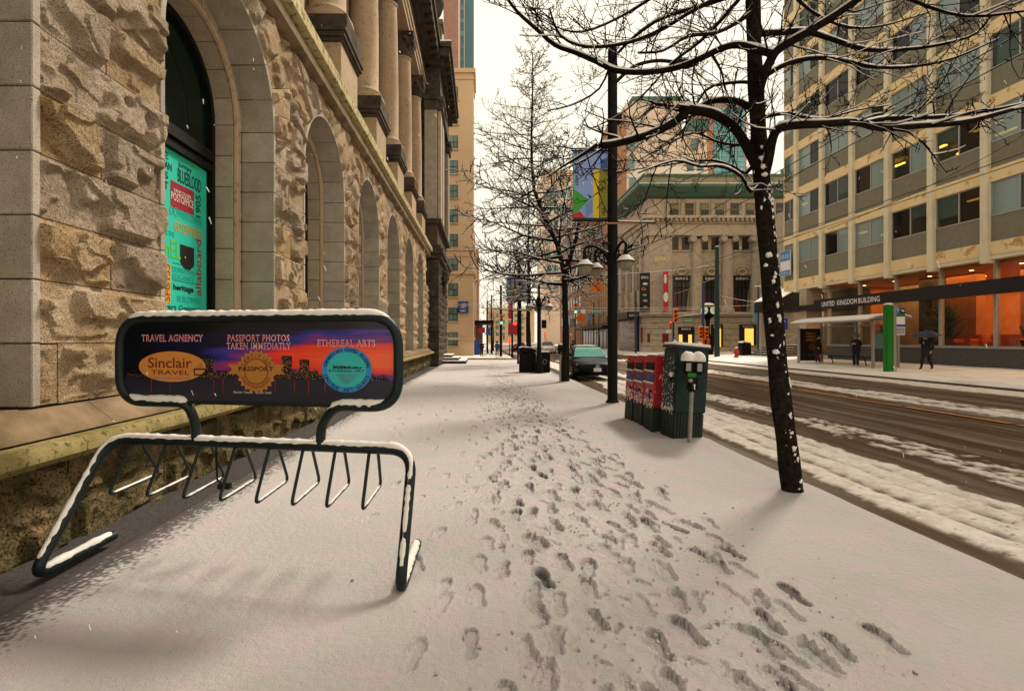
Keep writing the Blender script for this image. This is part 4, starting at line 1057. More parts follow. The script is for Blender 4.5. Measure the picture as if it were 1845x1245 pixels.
for (x, y, w, d, m) in ((UX + 2.2, 28.6, .9, .9, 'stone_dark'), (UX + 2.6, 26.5, .5, 1.7, 'lobby_wall'), (UX + 3.2, 22.9, .6, 2.0, 'lobby_wall'), (UX + 4, 31, .6, 2.4, 'room_wall'), (UX + 6, 24, .3, 1.2, 'room_wall'), (UX + 8.5, 27, .4, 1.6, 'uk_granite'), (UX + 8.5, 21, .4, 1.8, 'uk_granite')):
    ub('lobby_pillar', MB().box(x, x + w, y, y + d, .953, 5.075 if w > .35 else 4.0), m)
for k in range(7):
    for j in range(2):
        p = (UX + 1.6 + 3 * j, 18.5 + 2.4 * k, 5.06); ub('downlight', MB().lathe([(.09, 0), (.09, .025)], p, 10), 'downlight')
for (x, y, ln_, lb_) in ((24.6, 23.4, 2.0, 'long orange sofa inside the lobby behind the person with the umbrella'), (24.8, 26.0, 1.1, 'small orange armchair beside the tall indoor tree in the lobby'), (25.6, 21.6, 1.8, 'orange sofa set back beside the yellow-green lobby bush'), (24.5, 20.4, 1.2, 'orange armchair close to the lobby glass past the yellow-green bush')):
    s = MB().box(x, x + .85, y, y + ln_, 1.1, 1.42).box(x + .6, x + .85, y, y + ln_, 1.42, 1.85).box(x, x + .8, y, y + .2, 1.42, 1.65).box(x, x + .8, y + ln_ - .2, y + ln_, 1.42, 1.65)
    o_ = part('lobby_sofa', s, 'sofa', None, bevel=.05, seg=2); tag(o_, lb_, 'sofa', 'orange lobby seats')
def plant(name, label, x, y, z, h, pot, n, seed, spread=.5):
    r_ = random.Random(seed); t = thing(name, label, 'plant', (x, y, z))
    part('pot', MB().lathe([(.26, 0), (.36, .55), (.38, .62), (.33, .62), (.30, .5)], n=14), pot, t, 40)
    f = MB()
    for k in range(n):
        a = r_.random() * 6.28; e = r_.uniform(.2, 1.3); l = h * r_.uniform(.4, 1); p = Vector((r_.gauss(0, .1), r_.gauss(0, .1), .55 + r_.random() * h * .6))
        d = Vector((math.cos(a) * math.cos(e), math.sin(a) * math.cos(e), math.sin(e))); q = p + d * l * spread; w_ = d.cross(Vector((0, 0, 1))).normalized() * .06
        f.poly([p, p.lerp(q, .5) + w_, q, p.lerp(q, .5) - w_])
    part('foliage', f, 'leaf', t); return t
plant('potted_plant', 'leafy plant in a large yellow pot behind the bus shelter glass', 24.2, 30.7, .95, 1.3, 'planter', 120, 3)
plant('potted_plant', 'tall dark indoor tree behind the lobby glass', 24.6, 27.2, .95, 2.2, 'uk_granite', 260, 4, .6)
plant('potted_plant', 'yellow-green bush in a dark pot beside the lobby sofa', 24.2, 22.5, .95, 1.0, 'black_metal', 160, 5)
al = bpy.data.lights.new('lobby_lamp', 'AREA'); al.energy = 950; al.color = (1, .55, .20); al.shape = 'RECTANGLE'; al.size = 6.5; al.size_y = 19
ao = bpy.data.objects.new('lobby_lamp', al); COL.objects.link(ao); ao.location = (UX + 5, 24.3, 5.0)
# black name fascia standing off the glass
ub('name_fascia', MB().box(UX - .42, UX - .12, yB, yL + .35, 3.62, 4.27), 'uk_fascia')
ub('canopy_slab', MB().box(UX - .42, UX + 3, yL + .36, 37.4, 3.62, 4.0), 'uk_fascia')
for wd_, yy_, ww_ in (('UNITED', 33.35, 1.25), ('KINGDOM', 31.65, 1.7), ('BUILDING', 29.85, 1.65)): ub('lettering', text_mb(wd_, (UX - .425, yy_, 3.93), (0, -1, 0), (0, 0, 1), ww_, .32, .004, .012), 'ink_white')
ub('porch_pillar', MB().box(UX - .1, UX + 1.0, 36.1, 36.9, .1, 5.2), 'stone_smooth')
ub('porch_wall', MB().box(UX + 3, UX + 3.3, yL, 38.9, .1, 5.2), 'room_wall')
sgn = ub('lease_sign', MB().box(UX - .35, UX - .28, 37.6, 38.8, 6.35, 8.2), 'ink_white'); 
ub('sign_stripe', MB().box(UX - .357, UX - .352, 37.62, 38.78, 7.45, 8.18), 'ink_blue2' if 'ink_blue2' in MT else 'ink_blue', sgn); ub('sign_stripe', MB().box(UX - .357, UX - .352, 37.62, 38.78, 6.37, 6.75), 'ink_blue', sgn)
ub('sign_text', text_mb('FOR LEASE', (UX - .358, 38.2, 7.8), (0, -1, 0), (0, 0, 1), .9, .3, .003), 'ink_white', sgn); ub('sign_text', text_mb('604 681 4111', (UX - .358, 38.2, 6.56), (0, -1, 0), (0, 0, 1), .95, .18, .003), 'ink_white', sgn)

# steps, rails and white awning beside it
ps = thing('plaza_steps', 'dark stone steps with steel handrails beside the office porch', 'steps', (24, 40.8, .3))
for i in range(5): part('tread', MB().box(-1.2 + .35 * i, 4, -1.6, 2.8, .18 * i, .18 * i + .14), 'stone_dark', ps); part('snow_cover', MB().box(-1.18 + .35 * i, 4, -1.58, 2.78, .18 * i + .142, .18 * i + .175), 'snow_cap', ps)
for y in (-1.5, .9): part('handrail', MB().tube([(-1.3, y, -.1), (-1.3, y, .85), (.6, y, 1.75), (1.6, y, 1.75)], .03, 8), 'alu', ps)
# ---------------------------------------------------------------- bus shelter and stop
mat('shelter_metal', (.30, .29, .27), None, rough=.5, metal=.3); mat('pylon_green', (.010, .17, .015), None, rough=.4); mat('ad_dark', (.012, .008, .008), None, rough=.3); mat('sign_blue', (.02, .09, .42), None, rough=.4); mat('sign_white', (.75, .75, .76), None, rough=.5); mat('map_teal', (.18, .45, .45), (.25, .5, .48), 20, .6)
glass('glass_clear', (.92, .95, .93), .88, .02, (.06, .07, .07))
z20 = far_z(20.3)
BS = thing('bus_shelter', 'glass bus shelter with curved grey roof and dark advertising panel', 'bus shelter', (20.4, 28.6, z20))
for (x, y) in ((.5, -2.9), (.5, .0), (.5, 2.9), (-.75, -2.9)): part('post', MB().box(x - .05, x + .05, y - .05, y + .05, -.1, 2.42), 'shelter_metal', BS)
prof = [(-1.25, 2.34), (-.8, 2.50), (0, 2.62), (.6, 2.58), (.95, 2.48)]
rf = MB()
for i in range(len(prof) - 1):
    a, b = prof[i], prof[i + 1]; rf.hexa([(a[0], -3.2, a[1]), (b[0], -3.2, b[1]), (b[0], 3.2, b[1]), (a[0], 3.2, a[1]), (a[0], -3.2, a[1] + .07), (b[0], -3.2, b[1] + .07), (b[0], 3.2, b[1] + .07), (a[0], 3.2, a[1] + .07)])
part('roof', rf, 'shelter_metal', BS)
rs = MB()
for i in range(len(prof) - 1):
    a, b = prof[i], prof[i + 1]; rs.hexa([(a[0], -3.18, a[1] + .073), (b[0], -3.18, b[1] + .073), (b[0], 3.18, b[1] + .073), (a[0], 3.18, a[1] + .073), (a[0], -3.18, a[1] + .13), (b[0], -3.18, b[1] + .13), (b[0], 3.18, b[1] + .13), (a[0], 3.18, a[1] + .13)])
part('snow_cover', rs, 'snow_cap', BS)
for (a, b) in ((-2.85, -.05), (.05, 2.85)): part('glass_panel', MB().box(.494, .506, a, b, .25, 2.15), 'glass_clear', BS); part('panel_rail', MB().box(.47, .53, a, b, 2.15, 2.22), 'shelter_metal', BS)
part('glass_panel', MB().box(-.7, .45, -2.906, -2.894, .25, 2.15), 'glass_clear', BS)
ad = part('advert_panel', MB().box(-.75, .62, 3.0, 3.16, .12, 2.1), 'ad_dark', BS, bevel=.02)
part('advert_frame', MB().box(-.80, -.755, 2.96, 3.2, -.1, 2.15).box(.625, .67, 2.96, 3.2, -.1, 2.15), 'shelter_metal', BS)
for k, s in enumerate(('PRETTY', 'HARD', 'ENERGY')): part('lettering', text_mb(s, (-.05, 2.995, 1.8 - k * .2), (1, 0, 0), (0, 0, 1), .62, .13, .003, .02), 'ink_orange', ad)
part('advert_figure', MB().poly([(x, 2.99, z) for x, z in ((-.25, 1.0), (-.05, 1.25), (.1, 1.2), (.2, .9), (.1, .7), (-.1, .75))]), 'ink_maroon', ad); part('lettering', text_mb('find out how', (-.0, 2.995, .5), (1, 0, 0), (0, 0, 1), .5, .08, .003), 'ink_teal', ad)
bn = part('bench_seat', MB().box(.05, .40, -1.4, 1.6, .44, .49), 'black_metal', BS); 
for y in (-1.2, 1.4): part('bench_leg', MB().bar((.22, y, -.05), (.22, y + .2, .44), .03), 'black_metal', BS)
part('route_map', MB().box(.46, .48, -2.6, -1.3, .95, 1.75), 'map_teal', BS)
part('arm', MB().tube([(.5, -2.9, 2.42), (-.2, -2.9, 2.40), (-1.0, -2.9, 2.34)], .04, 6).tube([(.5, .0, 2.42), (-.2, 0, 2.40), (-1.0, 0, 2.34)], .04, 6), 'shelter_metal', BS)
PYL = thing('bus_stop_pylon', 'tall bright green bus stop pylon with blue and white route signs', 'bus stop', (18.95, 23.8, far_z(18.95) - .05))
part('pylon_body', MB().box(-.22, .14, -.12, .12, 0, 3.16), 'pylon_green', PYL, bevel=.03, seg=2); part('pylon_edge', MB().box(.142, .27, -.09, .09, 0, 3.1), 'shelter_metal', PYL); part('snow_cover', MB().blob((-.03, 0, 3.17), .22, .14, .07, 1, .2, 10, 6), 'snow_cap', PYL, True)
sb = part('route_sign', MB().box(.28, .72, -.02, .02, 1.75, 3.0), 'sign_white', PYL)
for (x0, x1, z0, z1, m) in ((.285, .50, 2.73, 2.995, 'sign_blue'), (.505, .715, 2.73, 2.995, 'ink_black'), (.285, .715, 2.60, 2.725, 'pylon_green'), (.285, .715, 2.12, 2.24, 'sign_blue'), (.30, .70, 1.80, 1.84, 'ink_black'), (.30, .70, 1.88, 1.92, 'ink_black'), (.30, .70, 1.96, 2.0, 'ink_black'), (.30, .70, 2.03, 2.07, 'ink_black')):
    part('sign_block', MB().box(x0, x1, -.026, -.021, z0, z1), m, sb)
part('lettering', text_mb('T', (.39, -.028, 2.87), (1, 0, 0), (0, 0, 1), .12, .16, .001, .02), 'sign_white', sb); part('lettering', text_mb('98', (.61, -.028, 2.87), (1, 0, 0), (0, 0, 1), .14, .12, .001, .02), 'sign_white', sb)
TS = thing('transit_sign', 'blue square transit sign with a white letter T on the plaza', 'sign', (23.2, 39.5, .3)); part('sign_board', MB().box(-.42, .42, -.05, .05, 2.05, 3.0), 'sign_blue', TS, bevel=.05); part('lettering', text_mb('T', (0, -.055, 2.52), (1, 0, 0), (0, 0, 1), .42, .5, .002, .04), 'sign_white', TS); part('post', MB().tube([(0, 0.1, 0), (0, .1, 2.6)], .05, 8), 'shelter_metal', TS)

# ================================================================ columned department store on the far corner
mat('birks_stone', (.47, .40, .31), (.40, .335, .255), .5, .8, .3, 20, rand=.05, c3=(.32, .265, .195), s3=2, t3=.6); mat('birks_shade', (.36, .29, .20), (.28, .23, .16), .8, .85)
mat('copper_green', (.06, .155, .125), (.10, .13, .09), .6, .7, rand=.04); mat('copper_brown', (.24, .22, .14), (.17, .18, .12), .6, .8); mat('window_dark', (.014, .015, .016), (.03, .03, .028), .4, .25, spec=.5); mat('curtain', (.24, .22, .12), None, rough=.9); mat('shop_lit', (.75, .42, .08), None, emit=(1, .50, .08), estr=.75); mat('gold', (.72, .56, .28), None, rough=.4, metal=.2)
BY = 62.0; BX0, BX1 = 20.3, 39.5
BK = thing('department_store', 'grey-brown columned department store with green copper cornice on the corner', 'building', (30, 66, .1))
def bk(name, mb, m, parent=None, **k): return part(name, mb, m, parent or BK, world=True, **k)
def zy(py, Y=BY): return CAMZ + (VPY - py) * Y / FPX
def xx(px, Y=BY): return (px - VPX) * Y / FPX
zg = .1
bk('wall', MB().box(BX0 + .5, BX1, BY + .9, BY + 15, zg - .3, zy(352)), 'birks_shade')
# ground storey in horizontal rusticated courses
ZC = 4.75
for k in range(6):
    z0 = zg + k * .71
    bk('base_course', MB().box(BX0 - .6, BX1, BY - .25, BY + 14.5, z0 - (.3 if k == 0 else 0), z0 + .655), 'birks_stone', bevel=.03)
bk('base_core', MB().box(BX0 - .5, BX1, BY - .15, BY + 14.4, 0, 4.3), 'birks_shade')
bk('base_cornice', MB().box(BX0 - .85, BX1, BY - .5, BY + 14.5, 4.36, 4.56).box(BX0 - 1.0, BX1, BY - .7, BY + 14.5, 4.562, ZC), 'birks_stone'); bk('cornice_snow', MB().box(BX0 - .98, BX1, BY - .68, BY - .1, ZC + .003, ZC + .05), 'snow_cap')
bk('corner_wall', MB().box(BX0, xx(1211), BY, BY + 2.2, ZC + .06, zy(425)), 'birks_stone'); bk('corner_wall', MB().box(BX0, BX0 + .6, BY + 2.2, BY + 14, ZC + .01, zy(425)), 'birks_stone')
bays = [(1212, 1247), (1266, 1300), (1322, 1355), (1376, 1410)]
for i, (a, b) in enumerate(bays):
    x0, x1 = xx(a), xx(b); c = (x0 + x1) / 2; hw = (x1 - x0) / 2; zs = zy(497); r = hw * .86
    bk('bay_wall', MB().box(x0 - .65, x1 + .65, BY + .35, BY + .95, ZC + .01, zy(425)), 'birks_stone')
    wn = bk('arched_window', MB().box(c - r, c + r, BY + .26, BY + .36, zy(562), zs), 'window_dark')
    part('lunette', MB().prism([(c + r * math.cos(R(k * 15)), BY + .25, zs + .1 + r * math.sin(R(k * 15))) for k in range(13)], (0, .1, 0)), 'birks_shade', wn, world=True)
    part('wreath', MB().tube([(c + r * .55 * math.cos(R(k * 30)), BY + .2, zs + .1 + r * .42 + r * .36 * math.sin(R(k * 30))) for k in range(13)], .16, 6), 'birks_stone', wn, world=True)
    for k in range(13): pass
    part('archivolt', MB().tube([(c + r * 1.1 * math.cos(R(k * 15)), BY + .25, zs + .1 + r * 1.1 * math.sin(R(k * 15))) for k in range(13)], .16, 6), 'birks_stone', wn, world=True)
    part('mullion', MB().box(c - .05, c + .05, BY + .2, BY + .27, zy(562), zs - .7).box(c - r, c + r, BY + .2, BY + .27, zs - 1.5, zs - 1.4).box(c - r * .5, c - r * .44, BY + .2, BY + .27, zy(562), zs - .7).box(c + r * .5, c + r * .56, BY + .2, BY + .27, zy(562), zs - .7), 'black_metal', wn, world=True)
    part('window_banner', MB().box(c - r, c + r, BY + .19, BY + .25, zs - .75, zs), 'ink_black', wn, world=True)
    part('lettering', text_mb('BIRKS', (c, BY + .185, zs - .32), (1, 0, 0), (0, 0, 1), 1.5, .28, .004), 'ink_white', wn, world=True)
    part('drape', MB().prism([(c - r * .9, BY + .23, zy(562)), (c - r * .9, BY + .23, zy(530)), (c + r * .1, BY + .23, zy(562))], (0, .02, 0)), 'ink_maroon', wn, world=True); part('drape', MB().prism([(c + r * .92, BY + .23, zy(562)), (c + r * .92, BY + .23, zy(515)), (c + r * .5, BY + .23, zy(562))], (0, .02, 0)), 'curtain', wn, world=True)
    part('sill', MB().box(c - hw - .2, c + hw + .2, BY - .1, BY + .4, zy(567), zy(562)), 'birks_stone', wn, world=True)
    for (u0, u1) in ((-.92, -.30), (.06, .82)):
        w2 = bk('window', MB().box(c + u0 * hw, c + u1 * hw, BY + .30, BY + .36, zy(450), zy(427)), 'window_dark'); part('sill', MB().box(c + u0 * hw - .1, c + u1 * hw + .1, BY + .2, BY + .36, zy(453), zy(450.2)), 'birks_stone', w2, world=True)
for px in (1256, 1311, 1364, 1418):                             # giant ionic columns
    x = xx(px); z0, z1 = ZC + .06, zy(432)
    bk('column', MB().lathe([(.85, z0), (.85, z0 + .4), (.72, z0 + .55), (.64, z0 + .8), (.63, z0 + 4), (.54, z1 - .5), (.58, z1)], (x, BY + .1, 0), 20), 'birks_stone', smooth=40)
    cp = MB().box(x - .95, x + .95, BY - .8, BY + .6, z1 + .3, z1 + .55)
    for s_ in (-1, 1): cp.lathe([(.05, -.85), (.36, -.85), (.40, -.7), (.36, .5), (.05, .5)], (x + s_ * .68, BY + .1, z1), 12, 'y')
    bk('ionic_capital', cp, 'birks_stone', smooth=40)
for (a, b, e) in ((425, 405, .35), (404.8, 396, .55), (395.8, 391, .9)): bk('entablature', MB().box(BX0 - e, BX1, BY - e, BY + 14, zy(a), zy(b)), 'birks_stone')
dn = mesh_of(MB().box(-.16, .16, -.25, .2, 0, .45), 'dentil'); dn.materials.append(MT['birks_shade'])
for k in range(34):
    o = link('dentil', dn, BK); o.location = Vector((BX0 + .2 + k * .56, BY - .62, zy(402))) - ORG[BK.name]
bk('attic_wall', MB().box(BX0 - .1, BX1, BY + .1, BY + 14, zy(390.8), zy(358)), 'birks_stone')
for k in range(8):
    px = 1208 + k * 27.3; x = xx(px); w_ = bk('attic_window', MB().box(x, x + 1.0, BY + .04, BY + .12, zy(389), zy(366)), 'window_dark')
    part('sash', MB().box(x, x + 1.0, BY + .0, BY + .04, zy(378), zy(377)), 'birks_shade', w_, world=True)
    if k % 3 != 1: part('curtain', MB().box(x + .05, x + .95, BY + .02, BY + .035, zy(377), zy(367)), 'curtain', w_, world=True)
    bk('attic_pier', MB().box(x - .62, x - .22, BY - .1, BY + .2, zy(390), zy(364)), 'birks_stone', bevel=.06)
co = MB(); e0, e1, e2 = .2, 1.9, 1.5
def ring(e, z): return [(BX0 - e, BY - e, z), (BX1, BY - e, z), (BX1, BY + 14, z), (BX0 - e, BY + 14, z)]
def frus(a, b, name, m):
    mb = MB().hexa(ring(*a) + ring(*b)); bk(name, mb, m)
frus((.3, zy(357)), (1.8, zy(345)), 'cornice', 'copper_green'); frus((1.9, zy(344.9)), (2.0, zy(340)), 'cornice', 'copper_green'); frus((1.5, zy(339.8)), (1.0, zy(323)), 'parapet_roof', 'copper_brown'); frus((1.15, zy(322.8)), (1.15, zy(319)), 'roof_edge', 'copper_green')
bk('cornice_snow', MB().hexa(ring(1.95, zy(339.9)) + ring(1.95, zy(338.6))), 'snow_cap')
# side street elevation
for k in range(4):
    y = BY + 3.4 + k * 3; w_ = bk('side_window', MB().box(BX0 - .02, BX0 + .1, y, y + 1.3, 8, 12.5), 'window_dark'); bk('side_window', MB().box(BX0 - .02, BX0 + .1, y, y + 1.3, 14, 16), 'window_dark'); bk('side_pilaster', MB().box(BX0 - .35, BX0 + .05, y - 1.2, y - .3, ZC + .01, zy(425)), 'birks_stone')
# letters, banners, awnings, doors
bk('lettering', text_mb('BIRKS', (xx(1193), BY - .02, zy(467)), (1, 0, 0), (0, 0, 1), 1.75, .55, .03, .02), 'gold')
bk('lettering', text_mb('BIRKS', (BX0 - .03, BY + 4, zy(471)), (0, -1, 0), (0, 0, 1), 4, .55, .03, .02), 'gold')
def shop(px0, px1, top, bot, name='shop_door', lit=True, title=None):
    x0, x1 = xx(px0), xx(px1); d_ = bk(name, MB().box(x0, x1, BY - .36, BY - .26, zy(bot), zy(top)), 'ink_black')
    w = x1 - x0
    if lit: part('lit_opening', MB().box(x0 + w * .3, x1 - w * .18, BY - .40, BY - .365, zy(bot), zy(top + 7)), 'shop_lit', d_, world=True)
    if title: part('lettering', text_mb(title, ((x0 + x1) / 2, BY - .42, zy(top + 3.5)), (1, 0, 0), (0, 0, 1), w * .62, .22, .003), 'ink_white', d_, world=True)
shop(1330, 1360, 585, 622, title='RICHARD MILLE'); shop(1279, 1300, 585, 625, title='BIRKS'); 
d_ = bk('shop_window', MB().box(xx(1220), xx(1249), BY - .36, BY - .26, zy(620), zy(589)), 'ink_black'); part('lettering', text_mb('BIRKS', (xx(1234), BY - .40, zy(593)), (1, 0, 0), (0, 0, 1), 1.1, .26, .003), 'ink_white', d_, world=True)
for px in (1221, 1238): part('lit_opening', MB().box(xx(px), xx(px + 6), BY - .40, BY - .365, zy(620), zy(603)), 'shop_lit', d_, world=True)
for (a, b, t_, bo) in ((1192, 1203, 601, 618), (1165, 1170, 601, 617), (1153, 1157, 590, 618)): bk('small_window', MB().box(xx(a), xx(b), BY - .28, BY - .24, zy(bo), zy(t_)), 'ink_maroon')
aw = bk('awning', MB().box(BX0 - 2.4, BX0 - .9, BY + 1.0, BY + 12, 4.2, 5.0), 'ink_black'); part('lettering', text_mb('BIRKS', (BX0 - 1.65, BY + .99, 4.6), (1, 0, 0), (0, 0, 1), 1.0, .3, .003), 'ink_white', aw, world=True)
bk('doorway', MB().box(BX0 - .95, BX0 - .58, BY + 2, BY + 10, .1, 4.2), 'window_dark')
def banner_v(px0, px1, t, b, m, label, bits):
    x0, x1 = xx(px0, BY - 1), xx(px1, BY - 1); c = (x0 + x1) / 2; zt_, zb_ = zy(t, BY - 1), zy(b, BY - 1)
    B_ = thing('hanging_banner', label, 'banner', (c, BY - 1, zb_)); h = zt_ - zb_; w = x1 - x0
    part('fabric', MB().box(-w / 2, w / 2, -.02, .02, 0, h), m, B_); part('bracket', MB().bar((0, 0, h), (0, .85, h), .04).bar((0, 0, 0), (0, .85, 0), .04), 'black_metal', B_)
    for (u, v, su, sv, mm) in bits: part('printed_shape', MB().prism([(u * w / 2 + su * w * math.cos(a * .785), -.03, v * h + sv * h * math.sin(a * .785)) for a in range(8)], (0, .005, 0)), mm, B_)
    return B_, w, h
B_, w, h = banner_v(1152, 1171, 490, 562, 'ink_black', 'tall black banner with jewellery pictures on the columned store', ((.1, .70, .25, .03, 'sign_white'), (-.2, .57, .22, .035, 'ink_orange'), (-.2, .57, .12, .02, 'ink_black'), (0, .42, .22, .03, 'shelter_metal'), (.1, .28, .24, .035, 'shelter_metal'), (.1, .12, .22, .03, 'shelter_metal')))
part('lettering', text_mb('BIRKS', (0, -.03, h * .86), (1, 0, 0), (0, 0, 1), w * .7, .3, .003), 'ink_white', B_)
B_, w, h = banner_v(1195, 1204, 488, 561, 'poster_redb' if 'poster_redb' in MT else 'ink_red', 'narrow red and white banner on the columned store', ((-.2, .8, .3, .12, 'sign_white'), (0, .35, .5, .13, 'sign_white')))

# ================================================================ buildings further off
mat('pale_wall', (.70, .52, .40), (.66, .56, .42), .12, .8, .2, 10); mat('white_wall', (.74, .66, .54), None, rough=.8); mat('orange_brick', (.40, .20, .11), (.34, .17, .09), 2, .85); mat('tan_wall', (.58, .40, .235), (.52, .355, .21), .3, .85, .2, 20); mat('grey_wall', (.32, .27, .21), (.26, .22, .175), .4, .85); mat('brick_brown', (.34, .20, .14), (.27, .155, .11), 1.5, .9); mat('glass_tower', (.08, .26, .27), (.13, .33, .33), .35, .2, spec=.6, rand=.3); mat('glass_blue', (.07, .13, .20), (.05, .17, .19), .25, .2, spec=.6, rand=.2); mat('pane_green', (.10, .17, .15), None, rough=.25, rand=.4, spec=.5)
def block(name, label, x0, x1, y0, y1, z1, wall, wins=None, z0=-1.0, roof=None, face='y'):
    b_ = thing(name, label, 'building', ((x0 + x1) / 2, (y0 + y1) / 2, 0)); part('wall', MB().box(x0, x1, y0, y1, z0, z1), wall, b_, world=True)
    if roof: part('roof', MB().box(x0 - .3, x1 + .3, y0 - .3, y1 + .3, z1, z1 + roof[0]), roof[1], b_, world=True)
    for (fx, cols_, rows_, w, h, m) in (wins or []):
        fme = None
        for c in cols_:
            for r in rows_:
                if fx == 'y': mb = MB().box(c, c + w, y0 - .05, y0 + .1, r, r + h)
                else: mb = MB().box(x0 - .05, x0 + .1, c, c + w, r, r + h)
                part('window', mb, m, b_, world=True)
    return b_
# beige bank building across the side street
def zz(py, Y): return CAMZ + (VPY - py) * Y / FPX
BB = block('bank_building', 'beige bank tower with small sash windows across the side street', -16, -.98, 61, 66, zz(125, 61), 'tan_wall', None)
for k in range(11):
    zt_ = zz(157 + 44.2 * k, 61)
    for xo in (-3.97, -7.6):
        if k == 8 and xo > -5: pass
        w_ = part('window', MB().box(xo, xo + 1.1, 60.93, 61.1, zt_ - 1.55, zt_), 'black_metal', BB, world=True)
        for s_ in range(2):
            part('pane', MB().box(xo + .08, xo + .52, 60.91, 60.925, zt_ - .72 - .75 * s_, zt_ - .06 - .75 * s_), 'pane_green', w_, world=True); part('pane', MB().box(xo + .58, xo + 1.02, 60.91, 60.925, zt_ - .72 - .75 * s_, zt_ - .06 - .75 * s_), 'pane_green', w_, world=True)
        part('sill', MB().box(xo - .12, xo + 1.22, 60.8, 61.0, zt_ - 1.72, zt_ - 1.56), 'stone_ledge', w_, world=True)
for (py, h, e) in ((125, .5, .25), (140, .25, .12), (448, .25, .15), (489, .35, .25), (608, .3, .12)): part('string_course', MB().box(-16, -.98 + e, 61 - e, 66, zz(py, 61) - h, zz(py, 61)), 'tan_wall', BB, world=True)
for k in range(9): part('corbel', MB().lathe([(.3, 0), (.3, .2)], (-5.6 + k * .55, 61 - .1, zz(459, 61)), 8, 'y'), 'tan_wall', BB, world=True)
LS = thing('bank_sign', 'blue square wall sign with golden lion emblem on the beige bank tower', 'sign', (-2.2, 60.7, zz(564, 61)))
part('board', MB().box(-.6, .6, -.08, .2, 0, 1.35), 'ink_black', LS); part('face', MB().box(-.5, .5, -.10, -.082, .1, 1.27), 'sign_blue', LS)
part('lion_emblem', MB().prism([(a * .4, -.11, .78 + b * .36) for a, b in ((-.8, .8), (-.3, .5), (.1, .9), (.5, .6), (.3, .2), (.9, .1), (.8, -.5), (.3, -.3), (.0, -.8), (-.3, -.3), (-.8, -.6), (-.6, .1))], (0, .005, 0)), 'ink_orange', LS); part('lettering', text_mb('RBC', (0, -.11, .22), (1, 0, 0), (0, 0, 1), .6, .15, .003, .02), 'sign_white', LS)
block('brown_tower', 'plain brown tower rising behind the beige bank', -7.5, -4.6, 100, 110, 90, 'brick_brown')
GT = thing('glass_tower', 'tall blue-green glass tower behind the beige bank', 'building', (-3, 115, 0))
part('curtain_wall', MB().box(-5.2, -1.75, 112, 122, -1, 100), 'glass_blue', GT, world=True); part('mullion', MB().box(-3.9, -3.75, 111.9, 112, -1, 100), 'white_wall', GT, world=True)
for k in range(26): part('floor_band', MB().box(-5.2, -3.95, 111.93, 112, 26 + k * 2.8, 27 + k * 2.8), 'glass_tower', GT, world=True)
# pale tower with green roof behind the department store
PT = thing('pale_tower', 'pale pink tower with green copper roof behind the columned store', 'building', (36, 96, 0)); Yp = 92.0
def pt(name, px0, px1, t, b, m, dy=0, dep=10): return part(name, MB().box((px0 - VPX) * Yp / FPX, (px1 - VPX) * Yp / FPX, Yp + dy, Yp + dy + dep, zz(b, Yp), zz(t, Yp)), m, PT, world=True)
pt('brick_strip', 1104, 1129, 210, 640, 'orange_brick', 0, 8); pt('upper_wall', 1129, 1228, 184, 330, 'pale_wall', 1.0); pt('lower_wall', 1129.5, 1276, 236, 640, 'pale_wall', .5); pt('base_wall', 1129, 1276, 300, 640, 'white_wall', .1)
pt('roof_edge', 1140, 1230, 172, 178, 'copper_green', .4); part('copper_roof', MB().prism([at(px, py, Yp + .6) for px, py in ((1228, 236), (1278, 236), (1278, 214), (1252, 214))], (0, 9, 0)), 'copper_green', PT, world=True)
part('roof_slope', MB().prism([at(px, py, Yp + .9) for px, py in ((1129, 240), (1129, 200), (1143, 178), (1228, 178), (1228, 240))], (0, 8, 0)), 'pale_wall', PT, world=True)
for (px, py) in ((1132, 250), (1132, 285), (1134, 320), (1246, 250), (1238, 288), (1256, 288)): pt('window', px, px + 12, py, py + 20, 'pane_green', -.02, .2)
G2 = thing('teal_glass_tower', 'teal glass tower with orange brick edge behind the columned store', 'building', (66, 140, 0)); Yq = 135.0
def g2(name, px0, px1, t, b, m, dy=0): return part(name, MB().box((px0 - VPX) * Yq / FPX, (px1 - VPX) * Yq / FPX, Yq + dy, Yq + dy + 14, zz(b, Yq), zz(t, Yq)), m, G2, world=True)
g2('core', 1275, 1346, 190, 640, 'orange_brick', .2); g2('crown', 1277, 1330, 171, 189.8, 'grey_wall', 1)
for r in range(16):
    for c in range(4):
        if c == 3 and r < 0: continue
        g2('glass_panel', 1287 + c * 14, 1299.5 + c * 14, 194 + r * 9, 202 + r * 9, 'glass_tower', 0)
block('white_block', 'distant white block with green roof edge behind the office building', 88, 110, 140, 150, zz(300, 140), 'white_wall', [('y', [89 + 4 * k for k in range(5)], [20, 26, 32, 38], 1.6, 2.2, 'pane_green')], roof=(2.2, 'copper_green'))
block('hazy_block', 'pale stone building beside the plaza behind the office block', 29, 45, 62.5, 70, 10, 'birks_shade') if False else None
